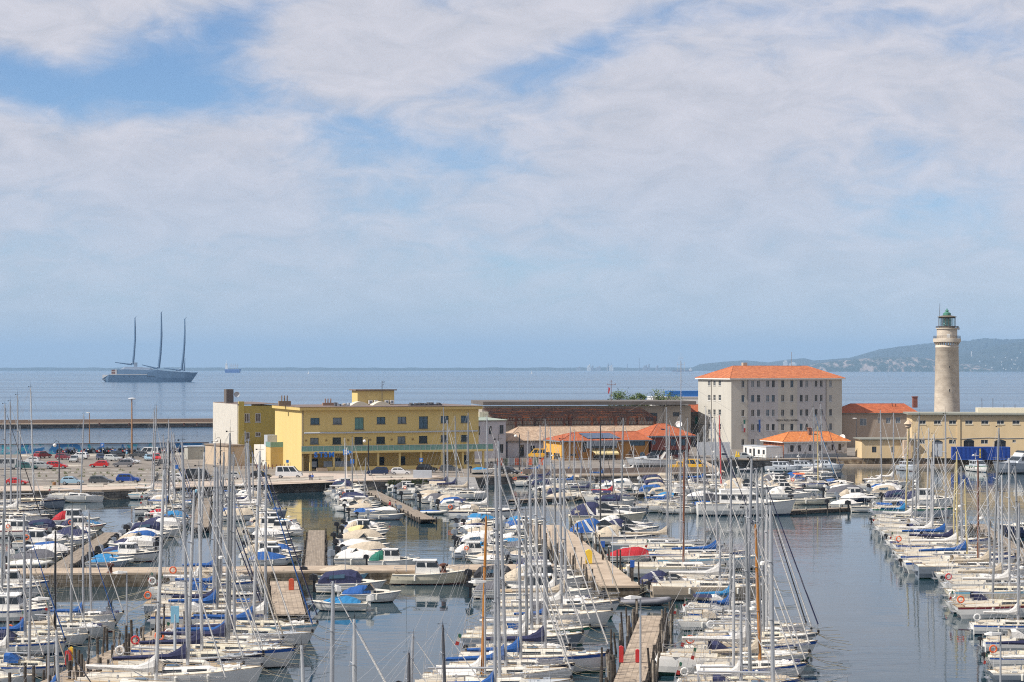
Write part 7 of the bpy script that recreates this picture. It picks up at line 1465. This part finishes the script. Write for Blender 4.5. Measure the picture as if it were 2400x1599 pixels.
m('PR','yacht',1745,1205,'white',None,L=15.5,desc='big white flybridge motor yacht with pointed bow to the right',head=0); m('PR','sport',1760,1163,'white','cbeige',L=11,desc='white sport yacht lying behind the big flybridge yacht',head=0); m('PR','sport',1853,1172,'white','cwhite',L=8,desc='white and blue sport cruiser left of the cream open boat'); m('PR','console',1908,1184,'cream',None,L=6.8,desc='cream open boat with canopy at the outer edge of the cluster',head=0); m('PR','tarp2',1985,1168,'white','cgrey',L=7.5,desc='white boat under a tall dark grey canopy'); m('PR','tarp',1985,1193,'white','cwhite',desc='white boat under a crumpled pale cover with big outboards'); m('PR','console',2043,1201,'white',None,L=6.5,stripe='navy',desc='white open boat with navy stripe and blue seat cover',head=0); m('PR','hood',2090,1168,'white','cbeige',L=7,desc='boat with tan canopy left of the navy hooded one'); m('PR','hood',2120,1180,'white','cnavy',L=7,desc='boat with navy hood beside the white fishing cabin cruiser'); m('PR','cruiser',2180,1190,'white','cnavy',L=9.5,desc='white fishing cabin cruiser at the right tip of the cluster',head=0)
m('QR','hood',1540,1165,'white','cblue',L=6.8,desc='boat wrapped in a bright blue tarpaulin below the parapet wall'); m('QR','hood',1470,1150,'white','cwhite',L=7)
m('P2L','sport',402,1226,'white','cred',stripe='red',L=7,desc='white speedboat with red cover and red stripe at the pier below parking',head=0); m('P2L','cuddy',385,1242,'white','cnavy',L=6.5)
m('P1L','hood',120,1250,'white','cnavy',L=6.5,desc='boat under a long navy cover at the back left'); m('P1L','pilot',175,1236,'white','cred',L=7,desc='white hardtop boat with red sunshade at the back left pier'); m('P1L','pilot',90,1290,'white',None,L=6.8)
m('P1R','hood',360,1262,'white','cnavy',L=7); m('P1R','tarp',240,1322,'white','clblue',L=5,desc='small boat with sky blue cover near the long mole left'); m('P1R','classic',300,1320,'white',None,stripe='navy',L=7,desc='old white and navy cabin boat near the long mole left')
m('P4L','console',868,1217,'lgrey',None,L=3.8,stripe='green',desc='small green trimmed open boat right at the pier end'); m('P4L','tarp',922,1218,'lgrey',None,L=5.4,desc='grey open boat outermost at the yellow building pier'); m('P4L','tarp',893,1208,'white','cwhite',L=5.8,flip=True,desc='white speedboat with beige cover, bow pointing left'); m('P4L','sport',825,1199,'white','cbeige',L=6.3,flip=True,desc='white motorboat with tan canvas hood, bow pointing left')
m('P4R','cuddy',980,1172,'white',None,L=5.5); m('P4R','dinghy',925,1146,'white','cblue',L=5); m('P4R','pilot',965,1160,'white',None,L=5.5); m('P4R','bigrib',1000,1206,'white','cblue',L=5,desc='small boat with bright blue cover beside the blue striped sloop')
m('P3R','tarp',850,1328,'white','cwhite',L=6.8,desc='white boat with heavy pale cover touching the long mole'); m('P3R','pilot',925,1329,'white','cgreen',L=6,desc='boat with bright green cabin frame at the long mole',head=0,dx=1)
for k,x,y,c_ in [('tarp',850,1312,'cwhite'),('tarp2',852,1296,'cwhite'),('tarp2',845,1279,'cbeige'),('cuddy',858,1262,'cyellow'),('tarp',840,1250,'cblue'),('dinghy',850,1238,'cblue')]: m('P3R',k,x,y,'white',c_)
# patrol boats and ships at the far quay
for i,(x,l) in enumerate([(1840,'grey patrol boat with pilot house, left of the three by the quay'),(1890,'grey patrol boat with pilot house, middle of the three'),(1938,'grey patrol boat with pilot house, right one of the three')]): m('GQ','patrol',x,1106-i*2.0,'lgrey',None,L=8.6,desc=l,head=-30,force=True)
m('GQ','rib',1755,1105,'lgrey',None,L=4.5,desc='grey rubber dinghy left of the three patrol boats'); m('GQ','patrol',2130,1104,'lgrey',None,L=8,desc='small grey launch facing us before the sandy annex',head=-75,force=True); m('GQ','patrol',2297,1106,'white',None,L=9.5,desc='white pilot boat with green hull bottom before the blue containers',head=-80,stripe='green',force=True); m('GQ','yacht',2400,1110,'lgrey',None,L=17,desc='large grey coast guard vessel cut by the right photo edge',head=-150,force=True)
m('RP','cruiser',2400,1262,'navy',None,L=10,desc='navy hulled motorboat with white cabin at the right photo edge',head=175); 
# --- fillers along each row
covers=['cwhite','cwhite','cbeige','cwhite','cnavy','cgrey',None,'cwhite','cbeige','cwhite','cbeige','cblue',None,'clblue']
def fill(row,a,b,step,kinds,dx=14):
    p,q=W(*a),W(*b); n=int((q-p).length/step)
    for i in range(n+1):
        v=p.lerp(q,i/max(n,1)); D=v.y+rb.uniform(-.2,.2); px=CX+v.x*F/v.y+rb.uniform(-dx,dx); py=HY+F*H/D; kd=rb.choice(kinds)
        if kd=='sail': 
            if len(REC)<285: 
                p2=W(px,py)
                if not conflict(p2.x,p2.y+1.2,7,2.6): sail(row,px+8,py,px+rb.uniform(-6,10),py-F*(rb.uniform(8.6,12))/D,rb.choice(['none','blue','navy','none','none','beige','none','none']),rb.choice(['white','white','navy','blue']),'white',rb.choice(['blue','white','navy','lblue','maroon','white']),L=rb.uniform(7,8.6),extra=rb.choice([(),(),('buoy',),('hood',)]))
        else:
            L0={'tarp':5.6,'tarp2':6.6,'cuddy':6.2,'hood':6.8,'dinghy':4.2,'rib':5.6,'console':6,'pilot':6.8,'cruiser':8.2,'classic':7.2,'sport':9.5}[kd]*rb.uniform(.78,.95); pp=W(px,py)
            if not conflict(pp.x,pp.y+1,L0,2.1*.95*.95): motor(row,kd,px,py,rb.choice(['white','white','white','cream','lgrey','navy' if rb.random()<.3 else 'white']),rb.choice(covers),L=L0,stripe=rb.choice([None,None,'navy','blue','red','grey']),flip=rb.random()<.12)
SM=['tarp','tarp','tarp2','tarp','cuddy','dinghy','rib','console','hood','cuddy','tarp2','pilot','dinghy','tarp']
fill('P1L',(195,1243),(72,1332),2.35,SM); fill('P1R',(362,1246),(250,1332),2.35,SM); fill('P1R',(300,1255),(190,1332),2.5,['dinghy','rib'],4)
fill('P2L',(385,1152),(395,1245),2.5,['cuddy','sail','tarp','hood','tarp2','console','sail']); fill('P2R',(585,1160),(560,1222),2.6,['sail','tarp2','sail','hood','cuddy','tarp']); 
fill('P3L',(640,1228),(632,1328),2.4,SM+['sail','cruiser']); fill('P3R',(850,1236),(845,1322),2.4,SM)
fill('P4L',(800,1147),(870,1212),2.4,SM); fill('P4R',(935,1142),(1100,1205),2.5,SM+['sail','sail'])
fill('MB',(1125,1232),(1130,1325),2.4,SM); fill('MB',(1225,1232),(1240,1322),2.6,['pilot','cuddy','tarp','console'],6)
fill('QR',(1250,1120),(1330,1180),2.7,['sail','sail','tarp2','hood']); fill('QR',(1420,1128),(1450,1190),2.7,['sail','tarp2','hood','tarp','sail']); fill('QR',(1540,1130),(1570,1198),2.7,['sail','hood','tarp','tarp']); fill('QR',(1650,1130),(1640,1200),2.8,['sail','sail','tarp2'])
fill('PR',(1830,1135),(1840,1160),2.6,['sport','cuddy','cruiser'],10); fill('PR',(1960,1140),(2010,1178),2.4,SM,8); fill('PR',(2060,1140),(2090,1165),2.5,SM,6)
fill('LQ',(60,1150),(40,1262),3.3,['sail']); fill('P1L',(60,1262),(30,1332),2.8,['sail','pilot','cruiser'])
fill('FL',(30,1395),(20,1460),3.2,['cruiser','sail']); fill('FL',(70,1480),(60,1640),3.3,['sail']); fill('FL',(150,1510),(120,1640),3.3,['sail'])
fill('FR',(480,1370),(560,1660),3.2,['sail']); fill('FR',(600,1470),(600,1640),3.3,['sail'])
fill('CL',(1290,1440),(1200,1660),3.2,['sail']); fill('CR',(1740,1430),(1730,1660),3.2,['sail']); fill('MR',(1450,1240),(1600,1400),3.2,['sail','sail','sport']); fill('RP',(2190,1225),(2420,1560),3.4,['sail'])
fill('ML',(1290,1352),(1290,1425),2.8,['cruiser','hood','cuddy'])
ORD_='first second third fourth fifth sixth seventh eighth ninth tenth eleventh twelfth thirteenth fourteenth fifteenth sixteenth seventeenth eighteenth nineteenth twentieth'.split()
rows={}
for r in REC: rows.setdefault(r['row'],[]).append(r)
CV=dict(blue='cblue',navy='cnavy',beige='cbeige',red='cred',clblue='clblue'); JB=dict(white='cwhite',blue='cblue',navy='cnavy',black='cblack',cbeige='cbeige',clblue='clblue',beige='cbeige',grey='cgrey')
NM=dict(blue='blue',navy='navy',beige='beige',red='red',clblue='sky blue',none='no'); HN=dict(lgrey='pale grey',lblue='pale blue')
CN=dict(cwhite='white',cbeige='beige',cblue='blue',cnavy='navy',cgrey='grey',clblue='sky blue',cred='red',cgreen='green',cblack='black',cyellow='yellow')
KN=dict(tarp='covered motorboat',tarp2='covered motorboat',cuddy='cuddy boat',hood='hooded motorboat',dinghy='dinghy',rib='rubber dinghy',bigrib='rubber dinghy',console='open boat',pilot='pilot house boat',cruiser='cabin cruiser',classic='cabin boat',sport='sport cruiser',yacht='motor yacht',patrol='patrol boat')
GR={}
for row,L_ in rows.items():
    L_.sort(key=lambda r:-r['Y'])
    for i,r in enumerate(L_):
        hn=HN.get(r['hull'],r['hull']); place=f"{ORD[min(i,len(ORD)-1)]} from back {ROW[row]}"; place=place.replace('first from back','backmost') if i==0 else place
        if r['t']=='sail':
            ms={'blackm':'black mast','wood':'orange brown mast','brownm':'brown mast','yellm':'yellow mast','redm':'red mast','alud':'dark mast'}.get(r['mast'])
            d=(f"{ms}" if ms else f"{NM[r['cover']]} boom cover" if r['cover']!='none' else 'bare boom')
            lab=f"{hn} sailboat, {d}, {place}"; ov={'hull':{0:M[r['hull']],1:M[r['stripe'] or r['hull']],2:M[rb.choice(['antiblack','antiblue','antired','antigreen','antiblack'])]},'furled_jib':{0:M[JB[r['jib']]]},'mast':{0:M[r['mast'] if r['mast']!='alu' else rb.choice(['alu','alu','alu2','alu3'])]}}
            opts=set(r['extra'])|{'fender','jib'}
            if r['cover']!='none': opts.add('cover'); ov['sail_cover']={0:M[CV[r['cover']]]}
            elif rb.random()<.35: opts.add('cover'); ov['sail_cover']={0:M['cwhite']}; lab=lab.replace('bare boom','white boom cover')
            for o_,pr_b in (('flag',.22),('tender',.16),('bag',.22),('btent',.03),('radar',.12),('jib',0)):
                if rb.random()<pr_b: opts.add(o_)
            if r['jib']=='white' and rb.random()<.35: opts.discard('jib')
            cc=M[rb.choice(['cwhite','cblue','cbeige','cnavy','cwhite'])]; ov['boom_tent']={0:M[rb.choice(['cnavy','cwhite','cwhite','cbeige'])]}; ov['sail_bag']={0:cc}; ov['deck_dinghy']={0:M[rb.choice(['cwhite','cgrey','cbeige'])]}
            if rb.random()<.3: opts.add('hood')
            if rb.random()<.15: opts.add('motor')
            if rb.random()<.35: opts.add('wheel')
            if rb.random()<.12: opts.add('buoy')
            ov['sprayhood']={0:M[rb.choice(['cnavy','cblue','cbeige','cgrey','cwhite','cwhite'])]}; ov['deck']={0:M[rb.choice(['deck','deck','gel','teak' if rb.random()<.5 else 'deck','deckg'])]}; ov['cabin']={0:M[rb.choice(['gel','white','gel','cream'])]}; ov['bimini']={0:M['orange'] if 'shade' in r['extra'] else M[rb.choice(['cnavy','cblue'])]}; ov['lifebuoy']={0:M[rb.choice(['orange','orange','red','white'])]}
            nm='sailboat'; cat='sailboat'
        else:
            lab=r['desc'] or f"{hn} {KN[r['pk'][1]]}{', '+CN[r['cover']]+' cover' if r['cover'] else ''}, {place}"; cat={'rubber_dinghy':'dinghy','dinghy':'dinghy','motor_yacht':'yacht','patrol_boat':'patrol boat'}.get(r['name'],'motorboat')
            hm=M[r['hull']]; st=M[r['stripe']] if r['stripe'] else hm
            ov={'hull':{0:hm,1:st,2:M[rb.choice(['antiblack','antiblue','antired'])]},'tube':{0:M['tubeg' if r['hull'] in('grey','lgrey') else 'tubew']},'outboard_motor':{0:M[rb.choice(['black','black','grey','white'])]}}
            opts={'fender','console'}
            if r['cover']: opts|={'cover'}; opts.discard('console' if r['pk'][1] in('rib','bigrib') else ''); ov['cover']={0:M[r['cover']]}; ov['hood']={0:M[r['cover']]}
            elif r['pk'][1]=='hood': opts|={'cover'}
            if r['pk'][1] in('patrol',) or (r['pk'][1]=='yacht' and r['hull']=='lgrey'): ov['deckhouse']={0:M['lgrey']}; ov['cabin']={0:M['lgrey']}; ov['deck']={0:M['deckg']}
            if rb.random()<.2: opts.add('buoy')
            nm=r['name']
        if rb.random()<(.5 if row in('FR','FL','MR','CR') else .12): opts.add('sternline')
        w_=len(lab.replace(',',' ').split())
        if w_>16: print('LONG',w_,lab)
        e9,_=spawn(r['pk'],nm,lab,cat,('sailing boats' if r['t']=='sail' else 'motorboats')+' '+ROW[row],r['X'],r['Y'],r['head'],r['s'],r.get('roll',0),ov,opts,r.get('mz',1))
        if row=='RP' and r.get('cover')=='blue' and not globals().get('T9'): T9=text_mesh('lettering','Thule',.5,M['white'],e9,(-r['pk'][1]*.30,-.24,r['pk'][1]*.22),extr=.01)
        if row=='MR' and r['t']=='sail' and r['hull']=='grey' and not globals().get('T8') and r['mast']=='alu': T8=text_mesh('hull_number','950',.5,M['white'],e9,(-r['pk'][1]*.40,-r['B']/2-.03,.75),extr=.01)
print('boats',len(REC),{k:len(v) for k,v in rows.items()})
# boat stored ashore
e_,_=spawn(('motor','sport'),'motor_yacht','grey motor yacht stored ashore behind the mesh fence before the red brown block','yacht',None,*W(1525,1109,ZQ).xy,180,1.15,0,{'hull':{0:M['lgrey'],1:M['lgrey']},'cabin':{0:M['lgrey']}},()); e_.location.y=428; e_.location.x=(1525-CX)*428/F; e_.location.z=ZQ+.4
e_,_=spawn(('motor','tarp'),'dinghy','small boat under a blue cover lying on the quay at the ramp top','dinghy',None,*W(1135,1112,ZQ).xy,0,.9,0,{'cover':{0:M['clblue']}},('cover',)); e_.location.z=ZQ+.3
mole2=[o for o in sc.objects if o.name.startswith('stone_mole')][1]
post_row(mole2,(8.9,199),(2.2,272),-1,46,1.3,1); post_row(mole2,(12.7,199),(7.2,270),1,26,1.3,2)
for q_,(a,b,s_,n_) in enumerate([((1423,1600),(1497,1445),-1,18),((1510,1600),(1560,1445),1,34),((110,1599),(410,1466),-1,14),((150,1599),(450,1466),1,30)]):
    A_=W(*a,1).xy; B_=W(*b,1).xy; pr0=PRS[0 if q_<2 else 1]; iv=Matrix.Rotation(-pr0.rotation_euler.z,2); A_=iv@(A_-pr0.location.xy); B_=iv@(B_-pr0.location.xy); post_row(pr0,A_,B_,s_,n_,1.0,10+q_)
# ------------------------------------------------------------------ pier furniture
def box_post(px,py,z,h,w_,m_,lab,name='locker',cat='locker',grp=None,top=None):
    p=W(px,py,z); mb=MB().box(-w_/2,w_/2,-w_/2,w_/2,0,h); 
    if top: mb.box(-w_*.62,w_*.62,-w_*.62,w_*.62,h,h+.12)
    else: mb.xprism([(-w_/2,h),(w_/2,h),(0,h+w_*.25)],-w_/2,w_/2)
    tag(mb.build(name,m_,None,(p.x,p.y,z)),lab,cat,grp)
box_post(1380,1320,1.45,1.35,.75,M['yellow'],'bright yellow box standing on the central stone mole'); box_post(1456,1552,1.05,1.15,.32,M['red'],'red hydrant cabinet at the left side of the front right pier'); box_post(1494,1552,1.05,.9,.3,M['red'],'small red post on the right side of the front right pier'); box_post(160,1558,1.05,1.0,.4,M['red'],'red cabinet on the front left pier'); box_post(166,1556,1.05,1.2,.3,M['yellow'],'yellow fire box beside the red cabinet on the front left pier'); box_post(683,1382,1.05,1.0,.5,mat('red orange locker',(.5,.08,.03),.6),'orange red locker on the timber jetty before the long mole')
for x,y,l in ((1363,1276,'blue power pedestal, farthest of three along the central mole'),(1413,1312,'blue power pedestal, middle of three along the central mole'),(1482,1362,'blue power pedestal, nearest of three along the central mole')):
    p=W(x,y,1.45); e_=empty('power_pedestal',tuple(p),0,l,'power pedestal','power pedestals on the central mole'); MB().box(-.12,.12,-.12,.12,0,1.5).build('post',wood_dark,e_); MB().box(-.22,.22,-.15,.15,1.4,2.1).build('cabinet',M['blue'],e_)
for x,y,l in ((410,1520,'pale blue power pedestal on a grey post at the front left pier'),):
    p=W(x,y+60,.5); e_=empty('power_pedestal',tuple(p),0,l,'power pedestal'); MB().tube((0,0,0),(0,0,4.4),.12).build('post',M['lgrey'],e_); MB().box(-.3,.3,-.1,.1,3.8,5.0).build('cabinet',M['lblue'],e_)
for x,y in ((1040,1342),(1480,1343) if 0 else (258,1342),(13,1345)):
    p=W(x,y,1.5); tag(MB().lathe([(.4,0),(.25,.12),(.22,.6),(.45,.7),(.45,.9),(.1,1.0)],10).build('bollard',mat('rusty iron',(0.10,0.035,0.02),.8),None,tuple(p)),f'rusty iron bollard on the long mole {["right of the centre","left of the pier lamp","at the left photo edge"][0 if x>1000 else 1 if x>100 else 2]}','bollard','bollards on the long mole')
def mlamp(px,ybase,ytop,lab,z=1.0,arm=1):
    p=W(px,ybase,z); h=Zat(ytop,p.y)-z; e_=empty('pier_lamp',tuple(p),R(8),lab,'street lamp','lamps on the piers'); MB().tube((0,0,0),(0,0,h),.085,.06,8).build('post',M['alu'],e_)
    MB().loft([[(-1.15,-.14,h),(-1.15,.14,h),(-1.15,.1,h+.06),(-1.15,-.1,h+.06)],[(-.7,-.24,h-.05),(-.7,.24,h-.05),(-.7,.2,h+.18),(-.7,-.2,h+.18)],[(.05,-.1,h),(.05,.1,h),(.05,.08,h+.12),(.05,-.08,h+.12)]]).build('lamp_head',M['white'],e_)
mlamp(114,1600,1405,'pier lamp with white oval head at the front left pier'); mlamp(297,1510,1343,'pier lamp with white oval head in the gap before the long mole',0.2); mlamp(1137,1640,1365,'pier lamp with white head left of the front sailing rows',.2); mlamp(1501,1620,1402,'pier lamp with white oval head on the front right pier'); mlamp(2345,1640,1487,'pier lamp with square head at the bottom right',.2)
for x,yb,yt,l in ((952,1340,1210,'thin pole on the long mole left of the cream classic cruiser'),(809,1342,1290,'thin pole on the long mole above the covered boats'),(1436,1368,1240,'slim pole at the end of the central stone mole'),(1390,1318,1200,'slim pole halfway along the central stone mole'),(428,1340,1245,'thin pole on the long mole at the left'),(108,1335,1255,'thin pole beside the back left pier')):
    p=W(x,yb,1.45); tag(MB().tube((0,0,0),(0,0,Zat(yt,p.y)-1.45),.045,.03,6).build('thin_pole',M['lgrey'],None,tuple(p)),l,'pole')
for x,y,l in ((2010+80,1184,''),):
    pass
# ------------------------------------------------------------------ people (small, far)
skin=mat('skin',(.45,.26,.18),.6,var=.05); hair=mat('dark hair',(.03,.02,.015),.8)
def person(p,rz,label,shirt,trousers,pose='stand'):
    J=dict(pel=(0,0,.95),che=(0.02,0,1.35),nec=(0.03,0,1.5),hed=(0.05,0,1.66),ls=(0.02,.19,1.42),le=(.05,.26,1.14),lh=(.2,.22,.92),rs=(.02,-.19,1.42),re=(.02,-.26,1.14),rh=(.14,-.22,.9),lk=(.03,.1,.5),lf=(-.02,.11,.06),rk=(.06,-.1,.5),rf=(.05,-.12,.06),lt=(.12,.12,.03),rt=(.2,-.13,.03))
    if pose=='sit':
        dz=-.5; J={k:(v[0],v[1],v[2]+dz) for k,v in J.items()}; J.update(lk=(.45,.12,.5),lf=(.5,.13,.06),lt=(.65,.14,.03),rk=(.45,-.12,.5),rf=(.48,-.14,.06),rt=(.62,-.14,.03),lh=(.38,.1,.6),rh=(.38,-.1,.6),le=(.12,.24,.68),re=(.12,-.24,.68))
    if pose=='walk': J.update(lf=(.32,.1,.08),lt=(.46,.1,.05),lk=(.22,.1,.52),rf=(-.32,-.1,.12),rt=(-.2,-.1,.04),rk=(-.02,-.1,.5),lh=(-.2,.25,.95),rh=(.28,-.22,.98))
    RR=dict(pel=.15,che=.165,nec=.06,hed=.105,ls=.075,le=.05,lh=.035,rs=.075,re=.05,rh=.035,lk=.07,lf=.045,rk=.07,rf=.045,lt=.04,rt=.04)
    E=[('pel','che'),('che','nec'),('nec','hed'),('che','ls'),('ls','le'),('le','lh'),('che','rs'),('rs','re'),('re','rh'),('pel','lk'),('lk','lf'),('lf','lt'),('pel','rk'),('rk','rf'),('rf','rt')]
    ks=list(J); me=bpy.data.meshes.new('person'); me.from_pydata([J[k] for k in ks],[(ks.index(a),ks.index(b)) for a,b in E],[]); o=bpy.data.objects.new('tmp',me); sc.collection.objects.link(o)
    sk=o.modifiers.new('s','SKIN'); 
    if not me.skin_vertices: me.attributes
    for i,k in enumerate(ks): me.skin_vertices[0].data[i].radius=(RR[k],RR[k]*(1 if k!='che' else 1.15)); me.skin_vertices[0].data[i].use_root=(k=='pel')
    o.modifiers.new('b','SUBSURF').levels=1
    bpy.context.view_layer.update(); me2=bpy.data.meshes.new_from_object(o.evaluated_get(bpy.context.evaluated_depsgraph_get())); sc.collection.objects.unlink(o); bpy.data.objects.remove(o)
    me2.materials.clear(); [me2.materials.append(q) for q in (skin,shirt,trousers,M['black'])]
    zp=J['pel'][2]; zn=J['nec'][2]
    for f in me2.polygons:
        c=f.center; hand=min((Vector(J['lh'])-c).length,(Vector(J['rh'])-c).length)<.09; f.material_index=0 if c.z>zn-.02 or hand else 1 if (c.z>zp-.02 and c.x<.3) or min((Vector(J['le'])-c).length,(Vector(J['re'])-c).length)<.25 and c.z>zp-.1 else 3 if c.z<.1 else 2; f.use_smooth=True
    b=bpy.data.objects.new('person',me2); sc.collection.objects.link(b); b.location=p; b.rotation_euler=(0,0,R(rz)); tag(b,label,'person')
    h=J['hed']; MB().lathe([(.02,h[2]+.135),(.08,h[2]+.115),(.112,h[2]+.05),(.112,h[2]-.01),(.1,h[2]-.03)],12,(h[0]-.015,h[1])).build('hair',hair,b)
hp=lambda cv,x,y,z: tuple(W(*cv(x,y),z))
try:
    person(hp(c2,1183,1052,ZQ+.12),-80,'person in dark blue clothes sitting on a quay barrier before the minibus, left of two',M['navy'],M['navy'],'sit'); person(hp(c2,1208,1052,ZQ+.12),-95,'person in dark clothes sitting on a quay barrier, right of two',M['blue'],M['black'],'sit')
    person(hp(c1,2120,1232,.85),40,'person in blue shirt standing on the cluttered pier below the parking',M['lblue'],M['navy'],'stand'); person(hp(c1,2185,1262,.85),200,'person in dark jacket standing on the cluttered pier, right of the blue shirt',M['navy'],M['grey'],'walk')
    person(hp(c2,1987,1362,.55),160,'person in a red shirt standing in the pier end boat',M['red'],M['grey'],'stand'); person(hp(c2,2040,1345,.75),0,'person in dark clothes crouched on the pier end behind the red shirt',M['grey'],M['black'],'sit'); person(hp(c1,1372,800,ZQ),90,'person in pale blue shirt walking among the parked cars',M['lblue'],M['grey'],'walk')

except Exception as ex: print('person fail',ex)
for i_,(x_,y_) in enumerate(((585,1125),)):
    p=W(*c1(x_,y_),ZQ); e_=MB().lathe([(.25,0),(.3,.1),(.33,.9),(.36,.92),(.3,1.05),(.05,1.1)],12).build('litter_bin',mat('rusty brown bin',(.25,.13,.05),.8),None,tuple(p)); tag(e_,'rusty brown bin on the quay edge below the pale blue hatchback','bin')
# loose sunshade cloth
bpy.context.view_layer.update()
